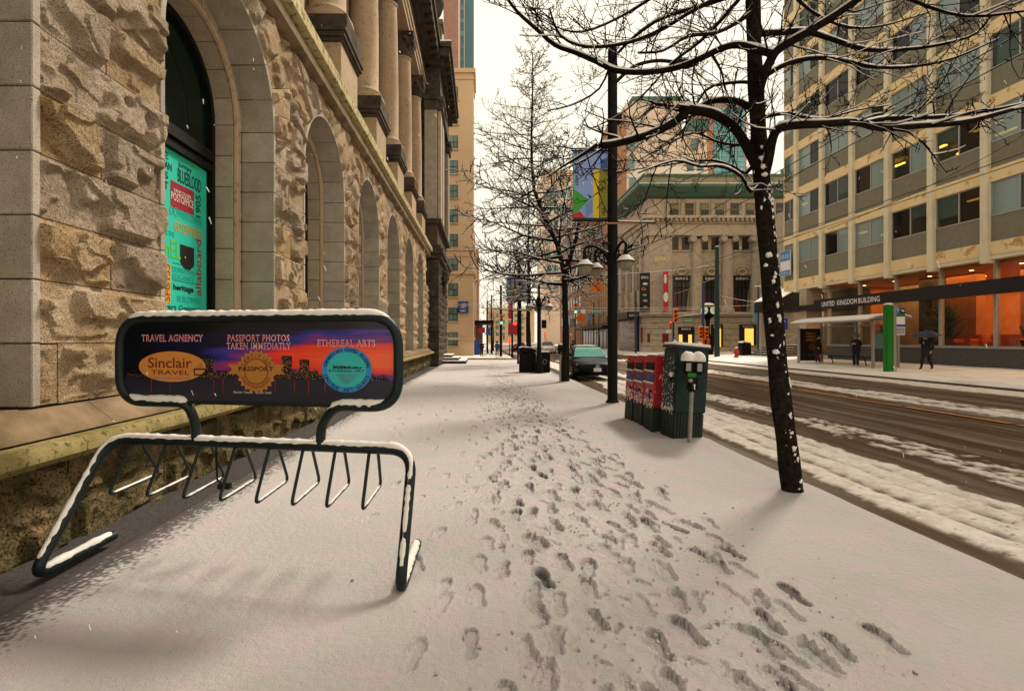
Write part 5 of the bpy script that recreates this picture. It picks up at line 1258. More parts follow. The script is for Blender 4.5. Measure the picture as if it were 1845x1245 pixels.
# row down the street on the right
FB = block('finned_building', 'grey building with tall vertical fins beyond the columned store', 20.6, 36, 78, 104, 13, 'grey_wall')
for k in range(16): part('fin', MB().box(20.15, 20.6, 79 + k * 1.55, 79.5 + k * 1.55, 4.4, 12.6), 'tan_wall', FB, world=True); part('window', MB().box(20.5, 20.58, 79.55 + k * 1.55, 80.5 + k * 1.55, 4.6, 12.2), 'window_dark', FB, world=True)
part('canopy', MB().box(18.6, 20.6, 79, 103, 3.5, 3.8), 'black_metal', FB, world=True)
for k in range(10): part('shop_window', MB().box(20.5, 20.58, 79.5 + k * 2.4, 81.4 + k * 2.4, .2, 3.3), 'window_dark', FB, world=True)
block('brick_block', 'brown brick block behind the street trees', 20.8, 34, 106, 136, 34, 'brick_brown', [('x', [107.5 + 3.4 * k for k in range(8)], [5 + 3.6 * j for j in range(8)], 1.6, 2.2, 'pane_green'), ('y', [22 + 2.6 * k for k in range(5)], [16 + 3.6 * j for j in range(5)], 1.4, 2.0, 'pane_green')])
block('pink_tower', 'pinkish tower with turquoise upper windows far down the street', 20.5, 33, 168, 190, 54, 'pale_wall', [('y', [21.3 + 2.3 * k for k in range(5)], [18 + 5.0 * j for j in range(7)], 1.5, 3.0, 'glass_tower')], roof=(3.0, 'tan_wall'))
block('end_block', 'low tan block closing the view far down the street', 3, 34, 330, 350, 22, 'tan_wall', [('y', [5 + 4 * k for k in range(7)], [4 + 4 * j for j in range(4)], 2, 2.2, 'pane_green')])
block('side_block', 'low brown shop building beyond the beige bank', -14, -1.0, 70, 100, 16, 'brick_brown', [('y', [-6 + 1.8 * k for k in range(2)], [6, 10], 1.1, 1.8, 'pane_green')])
block('side_tower', 'narrow tan building beyond the low brown shops', -14, -.6, 104, 140, 20, 'tan_wall')
block('plaza_building', 'pale stone building with dark windows behind the plaza steps', 31.5, 50, 48, 58, 15, 'birks_stone', [('y', [33 + 2.6 * k for k in range(3)], [5.2, 9.4], 1.2, 2.2, 'window_dark'), ('x', [49.5 + 2.6 * k for k in range(3)], [5.2, 9.4], 1.2, 2.2, 'window_dark')])
AW = thing('shop_awning', 'black awning with a snow-covered top beside the plaza steps', 'awning', (25.6, 43, 0)); part('fabric', MB().prism([(-1.1, -1, 4.0), (2.5, -1, 4.0), (2.5, -1, 5.9), (.6, -1, 5.9), (-1.1, -1, 4.9)], (0, 4, 0)), 'ink_black', AW); part('snow_cover', MB().prism([(-1.12, -1.02, 4.92), (.6, -1.02, 5.93), (.6, -1.02, 6.05), (-1.12, -1.02, 5.0)], (0, 4.04, 0)), 'snow_cap', AW)
part('side_wall', MB().box(-.4, 2.6, 3.1, 3.5, 0.2, 4.6), 'birks_stone', AW); part('post', MB().box(-.9, -.8, -.9, -.8, .2, 4.0), 'black_metal', AW)
# ================================================================ street furniture
mat('cast_black', (.003, .003, .003), (.006, .0055, .005), 20, .6, .2, 90, .15); mat('lamp_glass', (.25, .225, .15), (.19, .17, .115), 6, .35, spec=.3)
mat('orange_signal', (.75, .16, .01), None, rough=.5); mat('pole_blue', (.035, .045, .10), None, rough=.5); mat('pole_green', (.012, .035, .03), None, rough=.5); mat('hydrant_red', (.42, .02, .03), None, rough=.5); mat('street_green', (.01, .22, .12), None, rough=.4); mat('steel', (.30, .27, .22), (.22, .2, .17), 9, .5, metal=.4)
mat('green_lit', (.05, .8, .4), None, emit=(.05, 1, .45), estr=2.2); mat('red_lit', (.9, .05, .02), None, emit=(1, .04, .02), estr=1.5); mat('lens_dark', (.03, .01, .008), None, rough=.2)
def lamp_cluster(t, z, r=.62, angs=(170, 280, 115), g=.82):
    sc = 1.
    for k, a in enumerate(angs):
        a = R(a); u = Vector((math.cos(a), math.sin(a), 0))
        P = smooth_path([Vector((0, 0, z - .25)) + u * .05, Vector((0, 0, z + .18)) + u * .18, Vector((0, 0, z + .38)) + u * .42 * r / .62, Vector((0, 0, z + .33)) + u * r, Vector((0, 0, z + .12)) + u * r], 4)
        arm = part('lamp_arm', MB().tube(P, [.035 * sc] * len(P), 8).tube(smooth_path([Vector((0, 0, z - .1)) + u * .06, Vector((0, 0, z + .05)) + u * .3, Vector((0, 0, z + .22)) + u * .34, Vector((0, 0, z + .2)) + u * .24], 3), .022, 6), 'cast_black', t, 50)
        c = u * r + Vector((0, 0, z)); m = 'cast_black'
        part('lamp_shade', MB().lathe([(p_ * g, q_ * g) for p_, q_ in [(.03, .30), (.045, .22), (.07, .17), (.075, .06), (.10, .03), (.19, -.05), (.255, -.12), (.265, -.15), (.24, -.15)]], c, 16), m, arm, 40)
        part('lamp_globe', MB().lathe([(p_ * g, q_ * g) for p_, q_ in [(.22, -.152), (.215, -.22), (.18, -.31), (.11, -.385), (.03, -.41)]], c, 16), 'lamp_glass', arm, 50)
        part('snow_cover', MB().lathe([(p_ * g, q_ * g) for p_, q_ in [(.10, .055), (.16, -.005), (.235, -.075), (.25, -.115), (.19, -.045), (.08, .03)]], c, 12, a0=R(150), a1=R(360)), 'snow_cap', arm, 50)
LP = thing('street_lamp', 'tall black lamp post with roadway arm, three hanging globes and a banner', 'street lamp', (3.27, 12.8, 0))
part('pole', MB().lathe([(.125, -.1), (.125, 4), (.118, 8.72), (.12, 8.73), (.11, 8.86), (.04, 8.9)], n=14), 'cast_black', LP, 45)
part('base_flange', MB().lathe([(.17, -.05), (.17, .05), (.13, .10)], n=12), 'cast_black', LP, 40)
P = smooth_path([Vector((.1, 0, 8.05)), Vector((.55, .05, 8.45)), Vector((1.1, .1, 8.62)), Vector((1.55, .1, 8.60))], 4)
ca = part('road_arm', MB().tube(P, .045, 8), 'cast_black', LP, 50); part('road_luminaire', MB().blob((1.82, .1, 8.55), .36, .15, .11, 2, .05, 12, 8), 'cast_black', ca, True)
sn_ = MB(); snow_on(P, .04, sn_, rg2, .7, .6); part('snow_cover', sn_, 'snow_cap', ca, 60)
lamp_cluster(LP, 3.56, .68, (176, 282, 115))
for z in (4.57, 6.32): part('banner_arm', MB().tube([(-1.0, 0, z), (-.1, 0, z)], .022, 6), 'cast_black', LP)
part('banner_arm', MB().tube([(.1, -.1, 4.52), (1.05, -.1, 4.5)], .02, 6), 'cast_black', LP); part('banner_arm', MB().tube([(-.2, -.22, 4.46), (.6, -.2, 4.45)], .022, 6), 'orange_brick', LP); part('snow_cover', MB().tube([(.12, -.1, 4.54), (1.0, -.1, 4.525)], .02, 6), 'snow_cap', LP)
part('pole_box', MB().box(.12, .22, -.06, .06, 7.0, 7.25).box(-.3, -.05, -.2, -.12, 3.95, 4.0), 'cast_black', LP)
for k in range(14):                                              # lumps of snow caught in the scrollwork
    pass
flat('banner_sky', (.22, .32, .62)); flat('banner_navy', (.03, .08, .26)); flat('banner_yellow', (.62, .44, .02)); flat('banner_green', (.04, .30, .03)); flat('banner_red', (.45, .02, .02)); flat('banner_teal', (.10, .38, .36)); flat('banner_olive', (.26, .22, .02))
def street_banner(label, loc, w=.86, h=1.74, detail=True):
    b = thing('street_banner', label, 'banner', loc, group='street banners'); x0, x1 = -w, 0.
    part('fabric', MB().box(x0, x1, -.008, .008, 0, h), 'banner_sky', b)
    def pg(pts, m, y=-.011): part('printed_shape', MB().poly([(x0 + u * w, y, v * h) for u, v in pts]), m, b)
    pg(((0, 1), (1, 1), (1, .955), (0, .955)), 'banner_navy'); pg(((0, .45), (.05, .45), (.05, .95), (0, .95)), 'banner_teal')
    pg(((0, .06), (0, .46), (.46, .29)), 'banner_green'); pg(((0, .0), (.42, .0), (.2, .13), (0, .09)), 'banner_red', -.012)
    pg(((.58, 0), (.78, 0), (.76, .72), (.58, .72)), 'banner_yellow'); pg(((.76, 0), (1, 0), (1, .74), (.76, .74)), 'banner_olive'); pg(((.8, .74), (1, .74), (1, .9), (.8, .86)), 'banner_navy')
    pg(((0, 0), (1, 0), (1, .035), (0, .035)), 'ink_black', -.013)
    if detail:
        rr_ = random.Random(3)
        for k in range(16):
            v = .06 + k * .04; part('printed_line', MB().bar((x0 + .79 * w, -.0125, v * h), (x0 + .97 * w, -.0125, (v + .07) * h), .006, 3), 'ink_black', b)
        for k in range(8):
            v = .04 + k * .025; part('printed_line', MB().bar((x0 + .36 * w, -.0125, v * h), (x0 + .57 * w, -.0125, (v + .09) * h), .005, 3), 'banner_navy', b)
        part('printed_line', MB().tube([(x0 + (.12 + .09 * math.cos(a * .52)) * w, -.0125, (.27 + .025 * math.sin(a * .52)) * h) for a in range(13)], .006, 4).bar((x0 + .12 * w, -.0125, .29 * h), (x0 + .14 * w, -.0125, .34 * h), .006, 4), 'ink_black', b)
        part('lettering', text_mb('HASTINGS  WEST', (x0 + .11 * w, -.012, .73 * h), (0, 0, -1), (1, 0, 0), .48 * h, .075, .002, .02), 'ink_black', b)
    return b
street_banner('blue, yellow and green street banner on the tall lamp post', (3.14, 12.8, 4.58))
# second, ornamental lamp by the litter bins
L2 = thing('street_lamp', 'short black ornamental lamp with three globes beside the litter bins', 'street lamp', (2.8, 25, slope(25)))
part('pole', MB().lathe([(.20, -.1), (.20, .35), (.15, .5), (.13, .9), (.10, 1.0), (.09, 3.5), (.10, 3.55), (.06, 3.7), (.04, 4.1), (.07, 4.15), (.05, 4.3), (.0, 4.4)], n=12), 'cast_black', L2, 40)
lamp_cluster(L2, 3.35, .48, (-20, 190, 95)); part('sign_plate', MB().box(.12, .36, -.03, .0, 2.2, 2.6), 'black_metal', L2)
L3_ = thing('street_lamp', 'tall black post carrying two banners behind the litter bin', 'street lamp', (2.72, 37, slope(37))); part('pole', MB().lathe([(.17, -.1), (.15, 4), (.11, 7.7), (.02, 7.8)], n=10), 'cast_black', L3_, 40)
for z in (4.5, 6.2): part('banner_arm', MB().tube([(-.85, 0, z), (.75, 0, z)], .025, 5), 'cast_black', L3_)
part('lamp_arm', MB().tube([(.1, 0, 3.2), (.5, 0, 3.3)], .03, 5), 'cast_black', L3_)
street_banner('banner facing the wall side on the post behind the litter bin', (2.58, 37, slope(37) + 4.5), .8, 1.7, False); street_banner('banner on the road side of the post behind the litter bin', (3.55, 37.02, slope(37) + 4.5), .7, 1.7, False)
for i, (x, y) in enumerate(((20.0, 74), (19.6, 90), (19.6, 108))):
    street_banner(('small banner on a post outside the columned store', 'small banner on a post by the finned building', 'small banner on a post by the brick block')[i], (x, y, 4.2), .9, 1.9, False)
    q = thing('street_lamp', ('thin dark post with banner outside the columned store', 'thin dark post with banner by the finned building', 'thin dark post with banner by the brick block')[i], 'street lamp', (x + .1, y, .05)); part('pole', MB().lathe([(.12, 0), (.08, 8), (.01, 8.05)], n=8), 'cast_black', q); part('road_arm', MB().tube([(0, 0, 7.9), (-.8, 0, 8.4), (-2, 0, 8.5)], .05, 5), 'cast_black', q)
# litter bins
LBN = thing('litter_bin', 'black curved-top litter bin by the ornamental lamp, snow on its lid', 'litter bin', (2.33, 26.0, slope(26)))
part('body', MB().box(-.42, .40, -.32, .32, -.05, 1.02), 'cast_black', LBN, bevel=.06, seg=2); part('lid', MB().prism([(-.44, -.34, 1.03), (.44, -.34, 1.03), (.36, -.34, 1.16), (.1, -.34, 1.24), (-.3, -.34, 1.26), (-.44, -.34, 1.24)], (0, .68, 0)), 'cast_black', LBN, 30); part('snow_cover', MB().prism([(-.44, -.33, 1.245), (-.3, -.33, 1.262), (.1, -.33, 1.245), (.38, -.33, 1.16), (.42, -.33, 1.12), (.38, -.33, 1.2), (.1, -.33, 1.29), (-.3, -.33, 1.31)], (0, .66, 0)), 'snow_cap', LBN)
part('slot', MB().box(-.445, -.42, -.2, .2, .55, .85), 'shelter_metal', LBN, bevel=.005)
LB2 = thing('recycling_bin', 'black recycling bin with a grey ring emblem behind the ornamental lamp', 'litter bin', (3.13, 25.7, slope(25.7))); part('body', MB().box(-.27, .27, -.28, .28, -.05, 1.02), 'cast_black', LB2, bevel=.04); part('emblem', MB().tube([(.09 * math.cos(a * .4), -.285, .55 + .12 * math.sin(a * .4)) for a in range(17)], .018, 5), 'shelter_metal', LB2); part('snow_cover', MB().box(-.25, .25, -.26, .26, 1.02, 1.07), 'snow_cap', LB2, bevel=.02)
MT2 = thing('parking_meter', 'slim parking meter beside the forked tree and black car', 'parking meter', (2.93, 19.1, 0)); part('post', MB().tube([(0, 0, -.05), (0, 0, 1.1)], .035, 8), 'steel', MT2); part('head', MB().box(-.09, .09, -.08, .08, 1.05, 1.42), 'cast_black', MT2, bevel=.04); part('snow_cover', MB().blob((0, 0, 1.43), .1, .09, .05, 1), 'snow_cap', MT2, True)
# ---------------------------------------------------------------- row of red letter boxes
mat('post_red', (.44, .010, .018), (.34, .008, .014), 6, .45, .1, 60, .4, c3=(.52, .30, .26), s3=38, t3=.70); mat('post_dark', (.012, .022, .014), (.02, .03, .02), 10, .6); mat('post_blue', (.02, .05, .22), None, rough=.5); mat('relay_green', (.010, .024, .023), (.015, .032, .03), 5, .5, .15, 60, .2, c3=(.20, .26, .24), s3=60, t3=.69); mat('graffiti', (.10, .06, .30), None, rough=.6)
LEAN = R(3.6)
def letter_box(y0, w, h, label, seedv):
    rr_ = random.Random(seedv)
    t = thing('letter_box', label, 'letter box', (2.93, y0, 0), (0, LEAN, 0), 'red letter boxes')
    # local: x away from the sidewalk (depth), y along kerb, z up; front faces -x
    part('base_skirt', MB().box(.03, .55, .03, w - .03, -.1, .42), 'post_dark', t, bevel=.01)
    for k in range(10): part('skirt_slat', MB().box(.0, .028, .05 + k * (w - .1) / 10, .05 + (k + .62) * (w - .1) / 10, .0, .42), 'post_dark', t)
    part('body', MB().prism([(0, .01, .423), (.56, .01, .423), (.56, .01, h - .10), (.50, .01, h), (.05, .01, h + .03), (0, .01, h + .0)], (0, w - .02, 0)), 'post_red', t, bevel=.012)
    part('corner_leg', MB().box(-.012, .07, -.012, .05, -.1, .44), 'post_dark', t)
    part('chute', MB().box(-.012, .01, .07, w - .07, h - .24, h - .10), 'cast_black', t); part('chute_lip', MB().box(-.05, .0, .06, w - .06, h - .10, h - .075), 'post_red', t); part('snow_cover', MB().box(-.05, -.002, .07, w - .07, h - .26, h - .235), 'snow_cap', t, bevel=.008)
    pl = part('postal_plate', MB().box(-.008, .0, .06, w - .06, h - .44, h - .29), 'post_blue', t); part('plate_flash', MB().prism([(-.012, w * .5, h - .40), (-.012, w * .72, h - .35), (-.012, w * .5, h - .32)], (.003, 0, 0)), 'post_red', pl); part('snow_cover', MB().box(-.05, -.002, .06, w - .06, h - .47, h - .44), 'snow_cap', t, bevel=.008)
    part('lock', MB().lathe([(.02, -.03), (.02, .01)], (0, w * .3, h - .60), 8, 'x'), 'black_metal', t)
    for k in range(7): part('graffiti_mark', MB().tube([(-.004, w * rr_.uniform(.15, .85), rr_.uniform(.5, h - .6)), (-.004, w * rr_.uniform(.2, .8), rr_.uniform(.5, h - .55))], .009, 4), rr_.choice(('graffiti', 'ink_white', 'post_blue')), t)
    sp_ = MB()
    for k in range(46): z = .40 + abs(rr_.gauss(0, .17)); sp_.blob((-.003, rr_.uniform(.03, w - .03), z), .006, .006 + .016 * rr_.random(), .01 + .02 * rr_.random(), k, .5, 5, 4)
    part('snow_patches', sp_, 'snow_cap', t, True, kind='stuff')
    part('snow_cover', MB().prism([(.02, .02, h + .034), (.05, .02, h + .06), (.48, .02, h + .045), (.54, .02, h - .03), (.50, .02, h + .003), (.05, .02, h + .033)], (0, w - .04, 0)), 'snow_cap', t, 40)
    return t
lbx = [letter_box(10.02, .56, 1.25, 'red letter box at the lamp-post end of its row of three', 1), letter_box(9.42, .56, 1.27, 'red letter box standing between two others', 2), letter_box(8.82, .56, 1.30, 'red letter box next to the tall green relay box', 3)]
part('lettering', text_mb('HOX', (.20, .006, .92), (.93, 0, -.36), (.36, 0, .93), .26, .09, .002), 'sign_white', lbx[2])
# tall grey-green relay box
RB = thing('relay_box', 'tall dark green mail relay box with snow on its sloping top', 'relay box', (3.02, 8.12, 0), (0, LEAN, 0))
part('base_skirt', MB().box(.015, .49, .015, .58, -.1, .45), 'post_dark', RB, bevel=.02)
for k in range(9): part('skirt_slat', MB().box(.02 + k * .05, .05 + k * .05, .0, .014, .0, .44), 'post_dark', RB)
for k in range(9): part('skirt_slat', MB().box(.0, .014, .03 + k * .06, .065 + k * .06, .0, .44), 'post_dark', RB)
part('body', MB().box(0, .505, 0, .60, .452, 1.47), 'relay_green', RB, bevel=.02, seg=2); part('lid', MB().prism([(-.02, -.02, 1.472), (.525, -.02, 1.472), (.525, -.02, 1.50), (-.02, -.02, 1.52)], (0, .64, 0)), 'relay_green', RB)
part('door', MB().box(-.012, .0, .06, .54, .60, 1.40), 'relay_green', RB); part('handle', MB().box(-.05, -.012, .1, .16, .92, 1.0), 'black_metal', RB, bevel=.01); part('snow_cover', MB().box(-.055, -.01, .09, .17, 1.0, 1.08), 'snow_cap', RB, bevel=.02)
part('snow_cover', MB().prism([(-.015, -.015, 1.522), (.52, -.015, 1.502), (.515, -.015, 1.545), (.25, -.015, 1.565), (0, -.015, 1.56)], (0, .63, 0)), 'snow_cap', RB, bevel=.008)
sp_ = MB(); rr_ = random.Random(6)
for k in range(120): sp_.blob((-.014, rr_.uniform(.04, .56), .46 + .85 * rr_.random() ** 1.6), .004, .004 + .008 * rr_.random(), .005 + .011 * rr_.random(), k, .5, 5, 4)
for k in range(40): sp_.blob((-.003, rr_.uniform(.02, .58), rr_.uniform(.42, .56)), .005, .01, .012 + .02 * rr_.random(), k, .5, 5, 4)
part('snow_patches', sp_, 'snow_cap', RB, True, kind='stuff')
# double-headed meter in front of it
PM = thing('parking_meter', 'double-headed parking meter capped with two mounds of snow before the relay box', 'parking meter', (3.19, 7.86, 0), (0, LEAN * .7, 0))
part('post', MB().tube([(0, 0, -.05), (0, 0, .80)], .031, 12), 'steel', PM, 40); part('housing', MB().box(-.075, .075, -.06, .06, .80, 1.08), 'cast_black', PM, bevel=.03, seg=2)
for s_ in (-1, 1):
    h_ = part('meter_head', MB().box(s_ * .085 - .08, s_ * .085 + .08, -.065, .065, 1.06, 1.28), 'cast_black', PM, bevel=.035, seg=2)
    part('display', MB().box(s_ * .085 - .045, s_ * .085 + .03, -.072, -.064, 1.12, 1.24), 'shelter_metal', h_)
    part('snow_cover', MB().blob((s_ * .082, 0, 1.30), .105, .10, .12, 4 + s_, .12, 14, 10, flat=-.03), 'snow_cap', PM, True)
part('green_label', MB().box(-.10, .03, -.072, -.066, 1.03, 1.09), 'pylon_green', PM); part('coin_knob', MB().lathe([(.03, -.10), (.03, -.05)], (-.06, 0, .98), 10, 'y'), 'steel', PM)

# ================================================================ vehicles
mat('car_black', (.003, .003, .003), None, rough=.38, spec=.12); mat('car_white', (.62, .6, .55), None, rough=.3, coat=.4); mat('tyre', (.012, .011, .010), None, rough=.9); mat('rim', (.22, .22, .22), None, rough=.35, metal=.7); mat('screen_reflection', (.05, .32, .23), (.03, .24, .18), 3, .12, spec=.6); mat('chrome', (.55, .55, .53), None, rough=.2, metal=.9); mat('head_lens', (.16, .17, .17), None, rough=.1, spec=.8); mat('plate_white', (.6, .6, .58), None, rough=.5); mat('tail_red', (.5, .02, .01), None, emit=(1, .03, .01), estr=.6)  # the windscreen's teal reflection is painted into its colour
def loft(rings, closed_ends=True):
    mb = MB(); n = len(rings[0])
    for r in rings: mb.v += [tuple(p) for p in r]
    for i in range(len(rings) - 1):
        for k in range(n): mb.f.append((i * n + k, i * n + (k + 1) % n, (i + 1) * n + (k + 1) % n, (i + 1) * n + k))
    if closed_ends: mb.f.append(tuple(reversed(range(n)))); mb.f.append(tuple((len(rings) - 1) * n + k for k in range(n)))
    return mb
def car(name, label, loc, rotz, paint, glassm, suv=False):
    """front at y=0 facing -y, length along +y"""
    t = thing(name, label, 'car', loc, (0, 0, rotz)); L = 4.6
    st = [(0.0, .60, .30, .55), (.06, .78, .24, .66), (.25, .88, .20, .74), (.7, .92, .18, .82), (1.25, .92, .18, .90), (1.6, .92, .18, .94), (2.4, .92, .18, .96), (3.3, .92, .18, .98), (4.0, .91, .20, .99), (4.4, .86, .26, .97), (4.6, .74, .34, .88)]
    rings = []
    for y, hw, zb_, zt_ in st:
        prof_ = [(-hw * .80, zb_), (-hw * .97, zb_ + .12), (-hw, (zb_ + zt_) / 2), (-hw * .97, zt_ - .10), (-hw * .86, zt_ - .015), (-hw * .45, zt_ + .025), (0, zt_ + .035), (hw * .45, zt_ + .025), (hw * .86, zt_ - .015), (hw * .97, zt_ - .10), (hw, (zb_ + zt_) / 2), (hw * .97, zb_ + .12), (hw * .80, zb_)]
        rings.append([(x, y, z) for x, z in prof_])
    part('body', loft(rings), paint, t, 35)
    cab = [(1.30, .78, .93, .93), (1.9, .70, .95, 1.28), (2.3, .64, .96, 1.42), (3.0, .62, .96, 1.43), (3.5, .64, .97, 1.33), (4.15, .72, .98, 1.0)]
    part('cabin', loft([[(-h - .08, y, a), (-h, y, b - .05), (-h * .8, y, b), (h * .8, y, b), (h, y, b - .05), (h + .08, y, a)] for y, h, a, b in cab]), 'car_black' if not suv else paint, t, 30)
    def q(a, b, c, d_, nm, m): part(nm, MB().poly([a, b, c, d_]), m, t)
    part('windscreen', MB().add([(-.74, 1.29, .955), (.74, 1.29, .955), (.60, 1.87, 1.295), (-.60, 1.87, 1.295), (.52, 2.08, 1.372), (-.52, 2.08, 1.372)], [(0, 1, 2, 3), (3, 2, 4, 5)]), glassm, t)
    for s_ in (-1, 1):
        q((s_ * .785, 1.75, 1.0), (s_ * .735, 2.95, 1.0), (s_ * .665, 2.95, 1.36), (s_ * .72, 2.05, 1.27), 'side_window', 'window_dark')
        part('mirror', MB().box(s_ * .92 - .1, s_ * .92 + .1, 1.55, 1.72, .98, 1.12), paint, t, bevel=.03); 
        part('headlight', MB().hexa([(s_ * .56, .045, .60), (s_ * .86, .20, .62), (s_ * .86, .24, .62), (s_ * .56, .10, .60), (s_ * .50, .05, .66), (s_ * .88, .30, .735), (s_ * .88, .34, .735), (s_ * .50, .10, .66)]), 'head_lens', t)
        for y in (.85, 3.72):
            w_ = part('wheel', MB().lathe([(.12, -.11), (.30, -.11), (.335, -.08), (.335, .08), (.30, .11), (.12, .11)], (s_ * .84, y, .335), 22, 'x'), 'tyre', t, 40)
            part('rim', MB().lathe([(.03, s_ * .09), (.23, s_ * .10), (.24, s_ * .118), (.21, s_ * .122), (.04, s_ * .125)], (s_ * .84, y, .335), 16, 'x'), 'rim', w_, 30)
            for k in range(5): a = k * 1.257; part('spoke', MB().bar((s_ * .97, y, .335), (s_ * .965, y + .21 * math.cos(a), .335 + .21 * math.sin(a)), .022, 4), 'rim', w_)
        part('tail_light', MB().box(s_ * .62 - .14, s_ * .62 + .14, 4.57, 4.63, .72, .84), 'tail_red', t)
    part('grille', MB().hexa([(-.62, .03, .28), (.62, .03, .28), (.62, .08, .28), (-.62, .08, .28), (-.50, -.015, .56), (.50, -.015, .56), (.50, .05, .56), (-.50, .05, .56)]), 'cast_black', t)
    em = part('emblem', MB().tube([(.085 * math.cos(k * .4), -.03, .60 + .045 * math.sin(k * .4)) for k in range(17)], .010, 5).tube([(-.03, -.03, .57), (-.02, -.03, .625)], .009, 4).tube([(.02, -.03, .575), (.03, -.03, .63)], .009, 4).tube([(-.03, -.03, .59), (.03, -.03, .61)], .008, 4), 'chrome', t)
    part('licence_plate', MB().box(-.16, .16, -.035, -.02, .38, .53), 'plate_white', t); part('licence_plate', MB().box(-.16, .16, 4.605, 4.62, .5, .65), 'plate_white', t)
    return t
cb = car('parked_car', 'black sedan parked at the kerb with a greenish reflection painted on its windscreen', (4.86, 21.5, road_z(4.9, 21.5) + .02), R(0), 'car_black', 'screen_reflection')
part('snow_cover', MB().blob((0, 2.7, 1.43), .55, .5, .03, 2, .3, 12, 6), 'snow_cap', cb, True)
pk = car('white_car', 'white sport utility car driving away past the columned store', (9.2, 70, road_z(9.2, 70)), R(0), 'car_white', 'window_dark', True); pk.scale = (1.08, 1.1, 1.25)
car('dark_car', 'dark car waiting far down the street', (6.3, 92, road_z(6.3, 92)), R(180), 'car_black', 'window_dark'); car('dark_car', 'dark car stopped beside the red signals down the street', (8.8, 118, road_z(8.8, 118)), R(180), 'car_black', 'window_dark')

# ================================================================ signals, poles, clock, wires
def signal(parent, x, y, z, lit=None, facing=-1, s=1.0, side=False):
    """three-lens orange head, lenses towards -y (or sideways)"""
    h_ = part('signal_head', MB().box(x - .17 * s, x + .17 * s, y - .12, y + .12, z, z + 1.05 * s), 'orange_signal', parent, bevel=.03)
    for k in range(3):
        zc = z + (.18 + .345 * k) * s
        part('visor', MB().lathe([(.13 * s, -.30), (.135 * s, -.12)], (x, y, zc), 10, 'y', R(0), R(180)), 'orange_signal', h_)
        m = 'green_lit' if (lit == 'g' and k == 0) else ('red_lit' if (lit == 'r' and k == 2) else 'lens_dark')
        part('lens', MB().lathe([(.02 * s, -.135), (.12 * s, -.135), (.12 * s, -.122)], (x, y, zc), 12, 'y'), m, h_)
    part('snow_cover', MB().box(x - .16 * s, x + .16 * s, y - .2, y + .1, z + 1.05 * s, z + 1.1 * s), 'snow_cap', h_, bevel=.02)
# far corner by the columned store (across the side street): mast arm seen past the lamp post
S1 = thing('signal_mast', 'traffic signal mast with green light and street name sign before the columned store', 'traffic light', (17.9, 59.5, .05))
part('pole', MB().lathe([(.14, 0), (.10, 7.2), (.02, 7.25)], n=10), 'pole_blue', S1, 40); part('mast_arm', MB().tube([(0, 0, 5.0), (-4, 0, 5.15), (-6.8, 0, 5.2)], .07, 8), 'steel', S1); signal(S1, -7.0, 0, 4.55, 'g', s=1.15); 
sg_ = part('street_name_sign', MB().box(-5.2, -3.8, -.05, -.02, 4.62, 4.95), 'street_green', S1); part('lettering', text_mb('Granville St', (-4.5, -.055, 4.78), (1, 0, 0), (0, 0, 1), 1.2, .2, .002), 'sign_white', sg_); part('no_turn_sign', MB().box(-6.35, -5.9, -.05, -.02, 4.6, 5.05), 'sign_white', S1)
# corner in front of the columned store: near side poles on the far pavement
S2 = thing('signal_pole', 'blue traffic signal pole with orange heads and name sign at the office corner', 'traffic light', (19.9, 46.0, .15))
part('pole', MB().lathe([(.14, 0), (.11, 6.6), (.02, 6.65)], n=10), 'pole_blue', S2, 40); part('mast_arm', MB().tube([(0, 0, 3.75), (-2.3, -.1, 3.5)], .05, 8), 'steel', S2); part('snow_cover', MB().tube([(-.1, 0, 3.81), (-2.2, -.1, 3.56)], .035, 6), 'snow_cap', S2)
signal(S2, -2.55, -.1, 3.0, None, s=1.1); sg_ = part('street_name_sign', MB().hexa([(-1.85, -.12, 3.0), (-.85, -.12, 3.1), (-.85, -.1, 3.1), (-1.85, -.1, 3.0), (-1.85, -.12, 3.3), (-.85, -.12, 3.4), (-.85, -.1, 3.4), (-1.85, -.1, 3.3)]), 'street_green', S2); part('lettering', text_mb('Granville St', (-1.35, -.125, 3.2), (1, 0, .1), (0, 0, 1), .8, .14, .002), 'sign_white', sg_)
signal(S2, -.32, -.15, 1.55, None); signal(S2, .18, -.2, 1.5, None); signal(S2, -.1, -.2, .95, None, s=.55); signal(S2, .35, -.2, .95, None, s=.5)
part('vertical_banner', MB().box(-.2, .2, -.16, -.13, -.6 + .6, .9), 'sign_blue', S2); part('lettering', text_mb('NEXT', (0, -.17, .45), (0, 0, 1), (-1, 0, 0), .7, .22, .002, .02), 'sign_white', S2); part('notice', MB().box(-.55, -.2, -.2, -.17, .75, 1.25), 'sign_white', S2)
S3 = thing('trolley_pole', 'dark green steel trolley wire pole at the office corner', 'pole', (20.0, 43.5, .15)); part('pole', MB().lathe([(.22, -.1), (.20, 4), (.15, 9.2), (.16, 9.3), (.02, 9.35)], n=12), 'pole_green', S3, 40); part('clamp_band', MB().lathe([(.2, 8.0), (.2, 8.08)], n=10), 'pole_green', S3); part('clamp_band', MB().lathe([(.21, 5.2), (.21, 5.28)], n=10), 'pole_green', S3); part('snow_cover', MB().blob((0, 0, 9.35), .16, .16, .06), 'snow_cap', S3, True)
S4 = thing('signal_pole', 'blue pole with small red-lit signal and blue panel before the store entrance', 'traffic light', (20.6, 55, .1)); part('pole', MB().lathe([(.12, 0), (.09, 8.0), (.02, 8.05)], n=10), 'pole_blue', S4, 40); signal(S4, -.35, 0, 2.7, 'r', s=.75); part('blue_panel', MB().box(-.16, .2, -.12, -.1, 0.2, 1.7), 'sign_blue', S4); part('pedestrian_signal', MB().box(-.75, -.3, -.1, .1, 2.2, 2.55), 'sign_white', S4)
